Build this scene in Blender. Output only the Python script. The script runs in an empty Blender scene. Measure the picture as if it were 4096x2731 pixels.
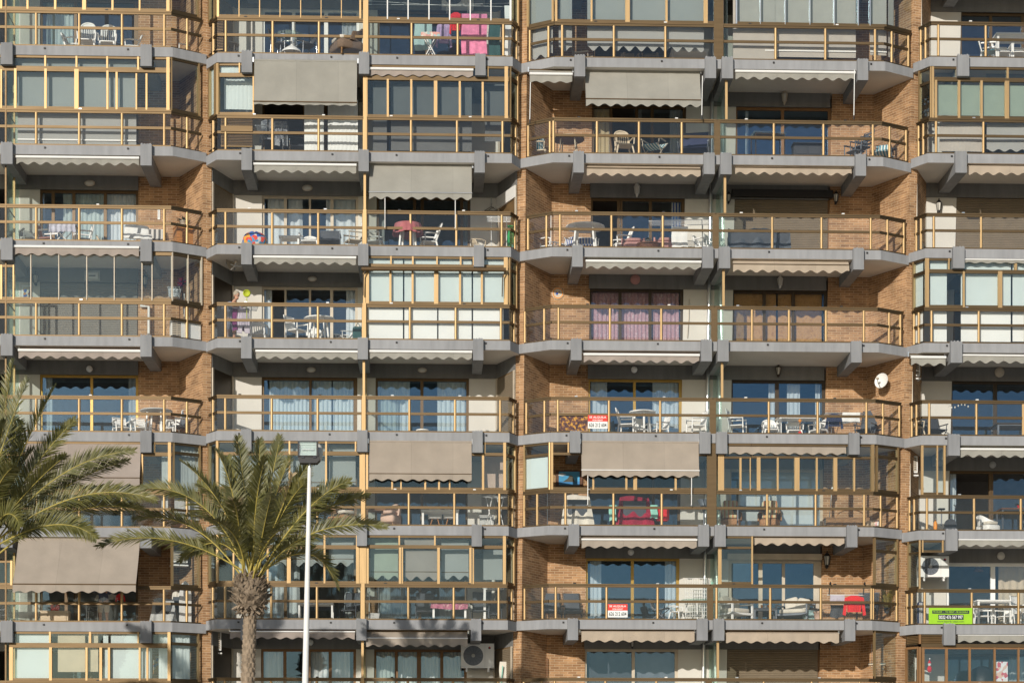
SUN, SKY, EXPO = 3.75, .085, 0.0
import bpy, math, random
from math import sin, cos, pi, radians as R, sqrt, atan2
from mathutils import Vector as V, Matrix
random.seed(7)
SC = bpy.context.scene
COL = SC.collection

# ---------------------------------------------------------------- survey: photograph position -> point on a plane d metres behind the balcony fronts
F, HOR, PSI, DIST = 8300.0, 3250.0, math.atan(308/8300.0), 60.0
SP, CP = sin(PSI), cos(PSI)
def mx(u):
    a = (u-2048)/F
    return (SP+a*CP)/(CP-a*SP)
def X(u, d=0.0): return (DIST+d)*mx(u)
def Zv(u, v, d=0.0):
    a = (u-2048)/F
    return (DIST+d)*((HOR-v)/F)/(CP-a*SP)
def W(u, v, d=0.0): return V((X(u, d), d, Zv(u, v, d)))
OX = dict(A=0, B=1000, C=2000, D=2996); OY = [0, 680, 1340, 1991]; K = 1100/2331.0
def qu(reg, x): return OX[reg[0]]+x*K
def qv(reg, y): return OY[int(reg[1])]+y*K

LT = [(-500, 0), (0, 0), (826, -.3), (1453, -1.8), (2076, -3.3), (2300, -4.7), (2840, -5.5), (3455, -8.7), (3640, -9), (3860, -9.3), (5000, -9.5)]
def lean(u):
    for (a, la), (b, lb) in zip(LT, LT[1:]):
        if a <= u <= b: return la+(lb-la)*(u-a)/(b-a)
    return LT[-1][1]
def U(u3, row): return u3+lean(u3)*(row-3)

SLAB = dict(A=[-208, 184, 581, 963, 1344, 1726, 2108, 2486, 2866], B=[-165, 217, 606, 982, 1356, 1725, 2100, 2477, 2853],
            C=[-145, 234, 617, 992, 1364, 1732, 2103, 2478, 2853], D=[-150, 230, 616, 996, 1373, 1743, 2122, 2498, 2876])
UREF = dict(A=236, B=1236, C=2566, D=3893)
def FZ(body, row): return Zv(UREF[body], SLAB[body][row+1], 0)
TH = .27           # fascia height
LINT = .42         # lintel height
WD = 2.0           # depth of the rear wall
def SB(body, row): return FZ(body, row-1)-TH   # underside of the slab above
def HEAD(body, row): return SB(body, row)-LINT

# ---------------------------------------------------------------- materials
MATS = {}
def lin(c):
    return tuple(((x/255)/12.92 if x/255 <= .04045 else ((x/255+.055)/1.055)**2.4) for x in c)
def nodes(m):
    m.use_nodes = True
    return m.node_tree.nodes, m.node_tree.links
def mat(name, col, rough=.7, metal=0.0, var=.12, scale=3.0, bump=0.0, bscale=60.0, stretch=(1, 1, 1), spec=.4, var2=0.0):
    if name in MATS: return MATS[name]
    m = bpy.data.materials.new(name); n, l = nodes(m)
    b = n['Principled BSDF']; b.inputs['Roughness'].default_value = rough; b.inputs['Metallic'].default_value = metal
    b.inputs['Specular IOR Level'].default_value = spec
    tc = n.new('ShaderNodeTexCoord'); mp = n.new('ShaderNodeMapping'); mp.inputs['Scale'].default_value = stretch
    l.new(tc.outputs['Object'], mp.inputs['Vector'])
    nz = n.new('ShaderNodeTexNoise'); nz.inputs['Scale'].default_value = scale; nz.inputs['Detail'].default_value = 6
    l.new(mp.outputs['Vector'], nz.inputs['Vector'])
    r = n.new('ShaderNodeValToRGB'); e = r.color_ramp.elements
    e[0].position = .3; e[1].position = .7
    e[0].color = (*[c*(1-var) for c in col], 1); e[1].color = (*[min(1, c*(1+var)) for c in col], 1)
    l.new(nz.outputs['Fac'], r.inputs['Fac']); l.new(r.outputs['Color'], b.inputs['Base Color'])
    if bump:
        n2 = n.new('ShaderNodeTexNoise'); n2.inputs['Scale'].default_value = bscale; n2.inputs['Detail'].default_value = 3
        l.new(tc.outputs['Object'], n2.inputs['Vector'])
        bp = n.new('ShaderNodeBump'); bp.inputs['Strength'].default_value = bump; bp.inputs['Distance'].default_value = .02
        l.new(n2.outputs['Fac'], bp.inputs['Height']); l.new(bp.outputs['Normal'], b.inputs['Normal'])
    MATS[name] = m
    return m
def brick_mat():
    m = bpy.data.materials.new('orange brick'); n, l = nodes(m); b = n['Principled BSDF']; b.inputs['Roughness'].default_value = .9
    tc = n.new('ShaderNodeTexCoord'); bt = n.new('ShaderNodeTexBrick')
    bt.inputs['Scale'].default_value = 1.0; bt.inputs['Brick Width'].default_value = .265; bt.inputs['Row Height'].default_value = .073
    bt.inputs['Mortar Size'].default_value = .008; bt.inputs['Mortar Smooth'].default_value = .3; bt.inputs['Bias'].default_value = 0
    bt.inputs['Color1'].default_value = (.49, .28, .137, 1); bt.inputs['Color2'].default_value = (.29, .155, .073, 1); bt.inputs['Mortar'].default_value = (.62, .455, .295, 1)
    l.new(tc.outputs['UV'], bt.inputs['Vector'])
    nz = n.new('ShaderNodeTexNoise'); nz.inputs['Scale'].default_value = 2.2; nz.inputs['Detail'].default_value = 8
    l.new(tc.outputs['Object'], nz.inputs['Vector'])
    mr = n.new('ShaderNodeMapRange'); mr.inputs['From Min'].default_value = .3; mr.inputs['From Max'].default_value = .7; mr.inputs['To Min'].default_value = .72; mr.inputs['To Max'].default_value = 1.2
    l.new(nz.outputs['Fac'], mr.inputs['Value'])
    mu = n.new('ShaderNodeMix'); mu.data_type = 'RGBA'; mu.blend_type = 'MULTIPLY'; mu.inputs['Factor'].default_value = 1
    l.new(bt.outputs['Color'], mu.inputs[6]); l.new(mr.outputs['Result'], mu.inputs[7]); l.new(mu.outputs[2], b.inputs['Base Color'])
    n2 = n.new('ShaderNodeTexNoise'); n2.inputs['Scale'].default_value = 45; l.new(tc.outputs['Object'], n2.inputs['Vector'])
    ma = n.new('ShaderNodeMath'); ma.operation = 'MULTIPLY_ADD'; ma.inputs[1].default_value = -1.0
    l.new(bt.outputs['Fac'], ma.inputs[0]); l.new(n2.outputs['Fac'], ma.inputs[2])
    bp = n.new('ShaderNodeBump'); bp.inputs['Strength'].default_value = .9; bp.inputs['Distance'].default_value = .012
    l.new(ma.outputs[0], bp.inputs['Height']); l.new(bp.outputs['Normal'], b.inputs['Normal'])
    MATS['brick'] = m
def fascia_mat(name, col):
    m = bpy.data.materials.new(name); n, l = nodes(m); b = n['Principled BSDF']; b.inputs['Roughness'].default_value = .85
    tc = n.new('ShaderNodeTexCoord'); mp = n.new('ShaderNodeMapping'); mp.inputs['Scale'].default_value = (5, 5, .7)
    l.new(tc.outputs['Object'], mp.inputs['Vector'])
    a = n.new('ShaderNodeTexNoise'); a.inputs['Scale'].default_value = 1.3; a.inputs['Detail'].default_value = 8; l.new(mp.outputs['Vector'], a.inputs['Vector'])
    c = n.new('ShaderNodeTexNoise'); c.inputs['Scale'].default_value = .55; c.inputs['Detail'].default_value = 4; l.new(tc.outputs['Object'], c.inputs['Vector'])
    ad = n.new('ShaderNodeMath'); ad.operation = 'ADD'; l.new(a.outputs['Fac'], ad.inputs[0]); l.new(c.outputs['Fac'], ad.inputs[1])
    r = n.new('ShaderNodeValToRGB'); e = r.color_ramp.elements; e[0].position = .32; e[1].position = .68
    hf = n.new('ShaderNodeMath'); hf.operation = 'MULTIPLY'; hf.inputs[1].default_value = .5; l.new(ad.outputs[0], hf.inputs[0]); l.new(hf.outputs[0], r.inputs['Fac'])
    e[0].color = (*[x*.76 for x in col], 1); e[1].color = (*[x*1.12 for x in col], 1)
    l.new(r.outputs['Color'], b.inputs['Base Color'])
    n2 = n.new('ShaderNodeTexNoise'); n2.inputs['Scale'].default_value = 35; l.new(tc.outputs['Object'], n2.inputs['Vector'])
    bp = n.new('ShaderNodeBump'); bp.inputs['Strength'].default_value = .35; bp.inputs['Distance'].default_value = .01
    l.new(n2.outputs['Fac'], bp.inputs['Height']); l.new(bp.outputs['Normal'], b.inputs['Normal'])
    MATS[name] = m; return m
def glass_mat(name, tint, refl, rcol=(1, 1, 1), rough=.02, dirt=0.0):
    m = bpy.data.materials.new(name); n, l = nodes(m); n.remove(n['Principled BSDF'])
    o = n['Material Output']; t = n.new('ShaderNodeBsdfTransparent'); t.inputs['Color'].default_value = (*tint, 1)
    g = n.new('ShaderNodeBsdfGlossy'); g.inputs['Roughness'].default_value = rough; g.inputs['Color'].default_value = (*rcol, 1)
    tc = n.new('ShaderNodeTexCoord'); nz = n.new('ShaderNodeTexNoise'); nz.inputs['Scale'].default_value = .9; nz.inputs['Detail'].default_value = 2
    l.new(tc.outputs['Object'], nz.inputs['Vector'])
    bp = n.new('ShaderNodeBump'); bp.inputs['Strength'].default_value = .06; bp.inputs['Distance'].default_value = .05
    l.new(nz.outputs['Fac'], bp.inputs['Height']); l.new(bp.outputs['Normal'], g.inputs['Normal'])
    lw = n.new('ShaderNodeFresnel'); 
    ge = n.new('ShaderNodeNewGeometry'); io = n.new('ShaderNodeMapRange'); io.inputs['To Min'].default_value = 1.5; io.inputs['To Max'].default_value = 1/1.5
    l.new(ge.outputs['Backfacing'], io.inputs['Value']); l.new(io.outputs['Result'], lw.inputs['IOR'])
    mr = n.new('ShaderNodeMath'); mr.operation = 'MULTIPLY_ADD'; mr.inputs[1].default_value = 1.0; mr.inputs[2].default_value = refl; mr.use_clamp = True
    l.new(lw.outputs[0], mr.inputs[0])
    mx_ = n.new('ShaderNodeMixShader'); l.new(mr.outputs[0], mx_.inputs[0]); l.new(t.outputs[0], mx_.inputs[1]); l.new(g.outputs[0], mx_.inputs[2])
    last = mx_
    if dirt:
        df = n.new('ShaderNodeBsdfDiffuse'); df.inputs['Color'].default_value = (.6, .62, .62, 1)
        nd = n.new('ShaderNodeTexNoise'); nd.inputs['Scale'].default_value = 2.5; nd.inputs['Detail'].default_value = 7; l.new(tc.outputs['Object'], nd.inputs['Vector'])
        md = n.new('ShaderNodeMath'); md.operation = 'MULTIPLY'; md.inputs[1].default_value = dirt*2; l.new(nd.outputs['Fac'], md.inputs[0])
        m2 = n.new('ShaderNodeMixShader'); l.new(md.outputs[0], m2.inputs[0]); l.new(mx_.outputs[0], m2.inputs[1]); l.new(df.outputs[0], m2.inputs[2]); last = m2
    l.new(last.outputs[0], o.inputs['Surface'])
    MATS[name] = m; return m
def fabric_mat(name, col, seam=1.2, transl=.25):
    m = bpy.data.materials.new(name); n, l = nodes(m); b = n['Principled BSDF']; o = n['Material Output']
    b.inputs['Roughness'].default_value = .95; b.inputs['Specular IOR Level'].default_value = .1
    tc = n.new('ShaderNodeTexCoord'); sx = n.new('ShaderNodeSeparateXYZ'); l.new(tc.outputs['UV'], sx.inputs[0])
    # cloth widths sewn together: a thin seam and slightly different tone per width
    dv = n.new('ShaderNodeMath'); dv.operation = 'DIVIDE'; dv.inputs[1].default_value = seam; l.new(sx.outputs['X'], dv.inputs[0])
    fr = n.new('ShaderNodeMath'); fr.operation = 'FRACT'; l.new(dv.outputs[0], fr.inputs[0])
    fl = n.new('ShaderNodeMath'); fl.operation = 'FLOOR'; l.new(dv.outputs[0], fl.inputs[0])
    wn = n.new('ShaderNodeTexWhiteNoise'); wn.noise_dimensions = '1D'; l.new(fl.outputs[0], wn.inputs['W'])
    lt = n.new('ShaderNodeMath'); lt.operation = 'LESS_THAN'; lt.inputs[1].default_value = .018; l.new(fr.outputs[0], lt.inputs[0])
    nz = n.new('ShaderNodeTexNoise'); nz.inputs['Scale'].default_value = 2.0; nz.inputs['Detail'].default_value = 7; l.new(tc.outputs['Object'], nz.inputs['Vector'])
    a1 = n.new('ShaderNodeMath'); a1.operation = 'MULTIPLY_ADD'; a1.inputs[1].default_value = .07; a1.inputs[2].default_value = .84; l.new(wn.outputs['Value'], a1.inputs[0])
    a2 = n.new('ShaderNodeMath'); a2.operation = 'MULTIPLY_ADD'; a2.inputs[1].default_value = .40; l.new(nz.outputs['Fac'], a2.inputs[0]); l.new(a1.outputs[0], a2.inputs[2])
    a3 = n.new('ShaderNodeMath'); a3.operation = 'MULTIPLY_ADD'; a3.inputs[1].default_value = -.10; l.new(lt.outputs[0], a3.inputs[0]); l.new(a2.outputs[0], a3.inputs[2])
    mu = n.new('ShaderNodeVectorMath'); mu.operation = 'SCALE'; mu.inputs[0].default_value = col; l.new(a3.outputs[0], mu.inputs['Scale'])
    l.new(mu.outputs[0], b.inputs['Base Color'])
    n2 = n.new('ShaderNodeTexNoise'); n2.inputs['Scale'].default_value = 5; n2.inputs['Detail'].default_value = 4; n2.inputs['Distortion'].default_value = 1.2; l.new(tc.outputs['Object'], n2.inputs['Vector'])
    bp = n.new('ShaderNodeBump'); bp.inputs['Strength'].default_value = .3; bp.inputs['Distance'].default_value = .03
    l.new(n2.outputs['Fac'], bp.inputs['Height']); l.new(bp.outputs['Normal'], b.inputs['Normal'])
    tr = n.new('ShaderNodeBsdfTranslucent'); l.new(mu.outputs[0], tr.inputs['Color'])
    ms = n.new('ShaderNodeMixShader'); ms.inputs[0].default_value = transl; l.new(b.outputs[0], ms.inputs[1]); l.new(tr.outputs[0], ms.inputs[2]); l.new(ms.outputs[0], o.inputs['Surface'])
    MATS[name] = m; return m
def stripe_mat(name, c1, c2, period, axis='X', extra=None):
    m = bpy.data.materials.new(name); n, l = nodes(m); b = n['Principled BSDF']; b.inputs['Roughness'].default_value = .9
    tc = n.new('ShaderNodeTexCoord'); sx = n.new('ShaderNodeSeparateXYZ'); l.new(tc.outputs['Object'], sx.inputs[0])
    dv = n.new('ShaderNodeMath'); dv.operation = 'DIVIDE'; dv.inputs[1].default_value = period; l.new(sx.outputs[axis], dv.inputs[0])
    fr = n.new('ShaderNodeMath'); fr.operation = 'FRACT'; l.new(dv.outputs[0], fr.inputs[0])
    r = n.new('ShaderNodeValToRGB'); r.color_ramp.interpolation = 'CONSTANT'; e = r.color_ramp.elements
    e[0].position = 0; e[0].color = (*c1, 1); e[1].position = .5; e[1].color = (*c2, 1)
    if extra: x = e.new(.75); x.color = (*extra, 1)
    l.new(fr.outputs[0], r.inputs['Fac']); l.new(r.outputs['Color'], b.inputs['Base Color'])
    MATS[name] = m; return m
def blotch_mat(name, cols, scale, rough=.8, kind='noise'):
    m = bpy.data.materials.new(name); n, l = nodes(m); b = n['Principled BSDF']; b.inputs['Roughness'].default_value = rough
    tc = n.new('ShaderNodeTexCoord')
    if kind == 'cell':
        t = n.new('ShaderNodeTexVoronoi'); t.inputs['Scale'].default_value = scale; l.new(tc.outputs['Object'], t.inputs['Vector'])
        s = n.new('ShaderNodeSeparateColor'); l.new(t.outputs['Color'], s.inputs[0]); src = s.outputs[0]
    else:
        t = n.new('ShaderNodeTexNoise'); t.inputs['Scale'].default_value = scale; t.inputs['Detail'].default_value = 5; l.new(tc.outputs['Object'], t.inputs['Vector'])
        mr = n.new('ShaderNodeMapRange'); mr.inputs['From Min'].default_value = .3; mr.inputs['From Max'].default_value = .7; l.new(t.outputs['Fac'], mr.inputs['Value']); src = mr.outputs[0]
    r = n.new('ShaderNodeValToRGB'); r.color_ramp.interpolation = 'CONSTANT' if kind == 'cell' else 'LINEAR'; e = r.color_ramp.elements
    while len(e) < len(cols): e.new(.5)
    for i, c in enumerate(cols):
        e[i].position = i/len(cols) if kind == 'cell' else i/(len(cols)-1); e[i].color = (*c, 1)
    l.new(src, r.inputs['Fac']); l.new(r.outputs['Color'], b.inputs['Base Color'])
    MATS[name] = m; return m

brick_mat()
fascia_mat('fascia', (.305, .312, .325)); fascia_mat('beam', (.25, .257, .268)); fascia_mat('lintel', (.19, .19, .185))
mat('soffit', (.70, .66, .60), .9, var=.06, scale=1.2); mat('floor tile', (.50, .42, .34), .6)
mat('whitewall', (.62, .60, .55), .9, var=.05, scale=1.5, bump=.15, bscale=40)
mat('post', (.47, .325, .165), .55, .82, var=.10, scale=1.5, stretch=(6, 6, .6)); mat('rail', (.135, .094, .052), .5, .88, var=.12, scale=2, stretch=(.5, 4, 6))
mat('bronze', (.12, .075, .035), .45, .35, var=.1); mat('gold', (.40, .26, .07), .4, .6); mat('darkbronze', (.05, .035, .022), .45, .2)
mat('woodbrown', (.22, .115, .045), .5); mat('cream frame', (.55, .48, .38), .5); mat('white', (.78, .78, .76), .5, var=.03); mat('whiteplastic', (.86, .86, .84), .35, var=.03)
mat('greyplastic', (.45, .46, .45), .5); mat('alu', (.62, .64, .66), .3, .8, var=.06); mat('chrome', (.75, .75, .75), .15, 1.0, var=.03)
mat('black', (.02, .02, .022), .5); mat('dark', (.045, .05, .06), .7); mat('navy', (.03, .04, .09), .9); mat('charcoal', (.07, .08, .095), .85)
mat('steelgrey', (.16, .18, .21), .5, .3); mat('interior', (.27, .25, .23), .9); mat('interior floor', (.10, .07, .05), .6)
mat('beigeplastic', (.62, .52, .38), .4); mat('purplebrown', (.10, .06, .065), .5); mat('woodorange', (.42, .19, .06), .5, var=.3, scale=6, stretch=(1, 1, 6)); mat('wood', (.25, .14, .06), .5, var=.35, scale=8, stretch=(1, 1, 6))
mat('darkwood', (.12, .05, .025), .5, var=.3, scale=8); mat('wicker', (.17, .12, .085), .8, var=.5, scale=55); mat('wickertan', (.32, .17, .08), .75, var=.45, scale=50)
mat('cushion', (.62, .58, .5), .95); mat('terracotta', (.45, .2, .1), .8); mat('leaf', (.06, .10, .025), .6, var=.4); mat('drygrass', (.28, .22, .05), .7, var=.4)
mat('pink', (.78, .24, .40), .95, var=.18, scale=9); mat('teal', (.34, .49, .49), .95); mat('pale stripe', (.50, .50, .58), .95, var=.25, scale=8); mat('lilac', (.42, .32, .52), .95, var=.2, scale=8); mat('red', (.68, .02, .025), .9); mat('maroon', (.30, .012, .04), .95, var=.25, scale=6)
mat('rose', (.38, .13, .14), .9, var=.2); mat('purple', (.16, .03, .12), .95, var=.2); mat('mint', (.28, .6, .5), .95); mat('offwhite cloth', (.66, .62, .54), .95, var=.08); mat('white cloth', (.8, .8, .78), .95, var=.05); mat('palelilac', (.5, .45, .52), .95)
mat('darkteal', (.03, .09, .09), .9); mat('green cloth', (.02, .30, .08), .9); mat('tarp', (.06, .075, .095), .55, var=.3, scale=4); mat('peach', (.6, .42, .33), .8); mat('lime', (.42, .48, .03), .6); mat('orange', (.75, .28, .03), .5)
mat('skin', (.50, .28, .19), .6, var=.1); mat('greyhair', (.42, .37, .29), .8, var=.2, scale=40); mat('bluegrey cloth', (.22, .25, .32), .9, var=.2); mat('darkhair', (.06, .05, .04), .8); mat('denim', (.10, .12, .18), .9)
mat('lime sign', (.30, .58, .02), .5, var=.04); mat('sign red', (.70, .045, .03), .5, var=.05); mat('sign ink', (.02, .03, .04), .6); mat('sign white', (.80, .82, .80), .5, var=.03)
mat('lampglass', (.62, .60, .54), .3, var=.05); mat('agave', (.25, .2, .17), .7, var=.4); mat('ball', (.35, .33, .33), .6); mat('rosecushion', (.45, .24, .22), .9)
mat('palegreenblind', (.33, .37, .30), .9, var=.04); mat('greyblind', (.33, .335, .32), .9, var=.04, scale=1); mat('whiteblind', (.74, .76, .74), .9, var=.04, scale=1); mat('darkblind', (.12, .125, .125), .9, var=.06); mat('beigeblind', (.42, .39, .345), .9, var=.05)
mat('tanblind', (.62, .50, .36), .9, var=.08); mat('curtain white', (.72, .74, .73), .95, var=.04); mat('curtain aqua', (.73, .76, .73), .95, var=.04); mat('curtain grey', (.45, .46, .45), .95); mat('curtain tan', (.58, .46, .28), .95, var=.12); mat('curtain green', (.50, .56, .52), .95)
blotch_mat('curtain pink', [(.66, .44, .45), (.50, .27, .29), (.74, .57, .57)], 14); blotch_mat('bamboo', [(.48, .24, .07), (.60, .33, .12), (.42, .20, .055)], 9)
mat('shutter', (.23, .185, .13), .6, var=.08); mat('shutter grey', (.26, .245, .22), .6, var=.06); mat('louvre', (.22, .14, .065), .5, .3)
stripe_mat('bluestripe', (.75, .75, .74), (.03, .09, .35), .09); stripe_mat('tealstripe', (.70, .74, .70), (.06, .25, .34), .09); stripe_mat('creamstripe', (.62, .55, .35), (.5, .14, .06), .12, extra=(.55, .45, .2)); stripe_mat('greystripe', (.6, .58, .54), (.10, .10, .10), .14)
blotch_mat('multicolour', [(.75, .06, .02), (.02, .12, .55), (.75, .35, .02), (.65, .65, .65), (.05, .3, .55)], 9, kind='cell'); blotch_mat('camo', [(.05, .06, .09), (.30, .32, .34), (.08, .09, .12), (.45, .46, .46)], 7)
blotch_mat('fiery', [(.03, .012, .01), (.07, .02, .012), (.12, .03, .02), (.62, .30, .02), (.70, .36, .02)], 11); blotch_mat('plaid', [(.75, .5, .45), (.4, .55, .55), (.75, .7, .6), (.7, .35, .3)], 11, kind='cell'); blotch_mat('pinkcloth', [(.6, .2, .32), (.35, .1, .16), (.65, .4, .4)], 12)
blotch_mat('tilepicture', [(.5, .2, .05), (.65, .6, .5), (.05, .12, .4), (.6, .35, .1)], 12, kind='cell'); blotch_mat('poster', [(.8, .78, .75), (.8, .78, .75), (.6, .12, .15), (.75, .5, .4), (.8, .8, .8)], 11, kind='cell')
glass_mat('railglass', (.985, .99, .988), -.012, (.8, .9, 1), .03, dirt=.006); glass_mat('enclosure glass', (.93, .96, .96), .012, (.60, .82, .95), .02, dirt=.004)
glass_mat('window glass', (.945, .96, .965), .035, (.42, .68, .98), .015); glass_mat('blue window', (.90, .93, .945), .075, (.38, .66, .98), .015); glass_mat('lamp glass', (.95, .97, .97), .1, (1, 1, 1), .03)
glass_mat('screen glass', (.90, .95, .93), .03, (.8, 1, .92), .05, dirt=.05)
fabric_mat('awn grey', (.375, .365, .325)); fabric_mat('awn beige', (.42, .365, .305)); fabric_mat('awn mauve', (.40, .345, .305)); fabric_mat('awn sand', (.50, .42, .33))
mat('trunk', (.27, .21, .15), .95, var=.35, scale=9); mat('boots', (.20, .155, .11), .95, var=.4, scale=12); mat('rachis', (.42, .34, .08), .6)
def frond_mat(name, a, b2):
    m = bpy.data.materials.new(name); n, l = nodes(m); b = n['Principled BSDF']; o = n['Material Output']; b.inputs['Roughness'].default_value = .45
    tc = n.new('ShaderNodeTexCoord'); nz = n.new('ShaderNodeTexNoise'); nz.inputs['Scale'].default_value = 3.5; nz.inputs['Detail'].default_value = 4; l.new(tc.outputs['Object'], nz.inputs['Vector'])
    r = n.new('ShaderNodeValToRGB'); e = r.color_ramp.elements; e[0].position = .3; e[1].position = .72; e[0].color = (*a, 1); e[1].color = (*b2, 1)
    l.new(nz.outputs['Fac'], r.inputs['Fac']); l.new(r.outputs['Color'], b.inputs['Base Color'])
    tr = n.new('ShaderNodeBsdfTranslucent'); l.new(r.outputs['Color'], tr.inputs['Color'])
    ms = n.new('ShaderNodeMixShader'); ms.inputs[0].default_value = .2; l.new(b.outputs[0], ms.inputs[1]); l.new(tr.outputs[0], ms.inputs[2]); l.new(ms.outputs[0], o.inputs['Surface'])
    MATS[name] = m
frond_mat('frond', (.08, .088, .022), (.235, .215, .065)); frond_mat('frond pale', (.13, .14, .06), (.30, .285, .14)); frond_mat('frond dry', (.4, .3, .17), (.5, .4, .25))

# ---------------------------------------------------------------- mesh builder
class MB:
    def __init__(s): s.v = []; s.f = []; s.m = []; s.sm = []; s.mats = []
    def mi(s, name):
        if name not in s.mats: s.mats.append(name)
        return s.mats.index(name)
    def add(s, vs, fs, m, smooth=False):
        o = len(s.v); s.v += [tuple(p) for p in vs]; k = s.mi(m)
        for f in fs: s.f.append(tuple(i+o for i in f)); s.m.append(k); s.sm.append(smooth)
        return s
    def box(s, x0, x1, y0, y1, z0, z1, m, M=None):
        vs = [V((x, y, z)) for z in (z0, z1) for y in (y0, y1) for x in (x0, x1)]
        if M is not None: vs = [M @ p for p in vs]
        return s.add(vs, [(0, 2, 3, 1), (4, 5, 7, 6), (0, 1, 5, 4), (2, 6, 7, 3), (0, 4, 6, 2), (1, 3, 7, 5)], m)
    def seg(s, p, q, z0, z1, th, m, off=0.0, ext=0.0):
        """upright box along the plan segment p->q, th thick, pushed off metres inwards"""
        d = V((q[0]-p[0], q[1]-p[1], 0)); L = d.length
        if L < 1e-5: return s
        d /= L; nrm = V((-d.y, d.x, 0))
        M = Matrix(((d.x, nrm.x, 0, p[0]), (d.y, nrm.y, 0, p[1]), (0, 0, 1, 0), (0, 0, 0, 1)))
        return s.box(-ext, L+ext, off-th/2, off+th/2, z0, z1, m, M)
    def prism(s, poly, z0, z1, m, mbot=None, mtop=None):
        n = len(poly); a = sum(poly[i][0]*poly[(i+1) % n][1]-poly[(i+1) % n][0]*poly[i][1] for i in range(n))
        if a < 0: poly = poly[::-1]
        vs = [(x, y, z0) for x, y in poly]+[(x, y, z1) for x, y in poly]
        s.add(vs, [(i, (i+1) % n, n+(i+1) % n, n+i) for i in range(n)], m)
        s.add(vs, [tuple(range(n-1, -1, -1))], mbot or m); s.add(vs, [tuple(range(n, 2*n))], mtop or m)
        return s
    def xz(s, poly, y0, y1, m, M=None):
        """outline in x,z given thickness in y"""
        n = len(poly); a = sum(poly[i][0]*poly[(i+1) % n][1]-poly[(i+1) % n][0]*poly[i][1] for i in range(n))
        if a < 0: poly = poly[::-1]
        vs = [V((x, y0, z)) for x, z in poly]+[V((x, y1, z)) for x, z in poly]
        if M is not None: vs = [M @ p for p in vs]
        return s.add(vs, [tuple(range(n)), tuple(range(2*n-1, n-1, -1))]+[((i+1) % n, i, n+i, n+(i+1) % n) for i in range(n)], m)
    def tube(s, pts, r, m, n=8, M=None, r1=None, caps=True):
        pts = [V(p) for p in pts]
        if M is not None: pts = [M @ p for p in pts]
        vs = []; fs = []; k = len(pts); up = None
        for i, p in enumerate(pts):
            t = (pts[min(i+1, k-1)]-pts[max(i-1, 0)]).normalized()
            if up is None: up = V((0, 0, 1)) if abs(t.z) < .9 else V((1, 0, 0))
            a = t.cross(up).normalized(); b = a.cross(t).normalized(); up = b
            rr = r if r1 is None else r+(r1-r)*i/(k-1)
            vs += [p+(a*cos(2*pi*j/n)+b*sin(2*pi*j/n))*rr for j in range(n)]
        for i in range(k-1):
            for j in range(n): fs.append((i*n+j, i*n+(j+1) % n, (i+1)*n+(j+1) % n, (i+1)*n+j))
        s.add(vs, fs, m, True)
        if caps: s.add(vs, [tuple(range(n-1, -1, -1)), tuple(range((k-1)*n, k*n))], m)
        return s
    def lathe(s, prof, m, n=20, M=None, closed=True):
        vs = []; fs = []
        for r, z in prof: vs += [V((r*cos(2*pi*j/n), r*sin(2*pi*j/n), z)) for j in range(n)]
        if M is not None: vs = [M @ p for p in vs]
        for i in range(len(prof)-1):
            for j in range(n): fs.append((i*n+j, i*n+(j+1) % n, (i+1)*n+(j+1) % n, (i+1)*n+j))
        s.add(vs, fs, m, True)
        if closed: s.add(vs, [tuple(range(n-1, -1, -1)), tuple(range((len(prof)-1)*n, len(prof)*n))], m)
        return s
    def sheet(s, fn, nu, nv, m, th=.004, M=None, smooth=True):
        """cloth or panel: fn(a,b) -> point and its thickness behind it"""
        P = [[V(fn(i/nu, j/nv)) for i in range(nu+1)] for j in range(nv+1)]
        top = []; bot = []
        for j in range(nv+1):
            for i in range(nu+1):
                du = P[j][min(i+1, nu)]-P[j][max(i-1, 0)]; dv = P[min(j+1, nv)][i]-P[max(j-1, 0)][i]
                nn = du.cross(dv); nn = nn.normalized() if nn.length > 1e-9 else V((0, 1, 0))
                top.append(P[j][i]); bot.append(P[j][i]-nn*th)
        vs = top+bot
        if M is not None: vs = [M @ p for p in vs]
        N = (nu+1)*(nv+1); w = nu+1; fs = []; ed = []
        for j in range(nv):
            for i in range(nu):
                a = j*w+i; fs.append((a, a+1, a+w+1, a+w)); fs.append((N+a, N+a+w, N+a+w+1, N+a+1))
        for i in range(nu): ed.append((i+1, i, N+i, N+i+1)); a = nv*w+i; ed.append((a, a+1, N+a+1, N+a))
        for j in range(nv): a = j*w; ed.append((a, a+w, N+a+w, N+a)); a = j*w+nu; ed.append((a+w, a, N+a, N+a+w))
        s.add(vs, fs, m, smooth); s.add(vs, ed, m)
        return s
    def ball(s, c, rx, ry, rz, m, n=12, k=8, M=None):
        vs = []; fs = []; c = V(c)
        for i in range(k+1):
            t = pi*i/k
            for j in range(n): vs.append(c+V((rx*sin(t)*cos(2*pi*j/n), ry*sin(t)*sin(2*pi*j/n), rz*cos(t))))
        if M is not None: vs = [M @ p for p in vs]
        for i in range(k):
            for j in range(n): fs.append(((i+1)*n+j, (i+1)*n+(j+1) % n, i*n+(j+1) % n, i*n+j))
        return s.add(vs, fs, m, True)
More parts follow.
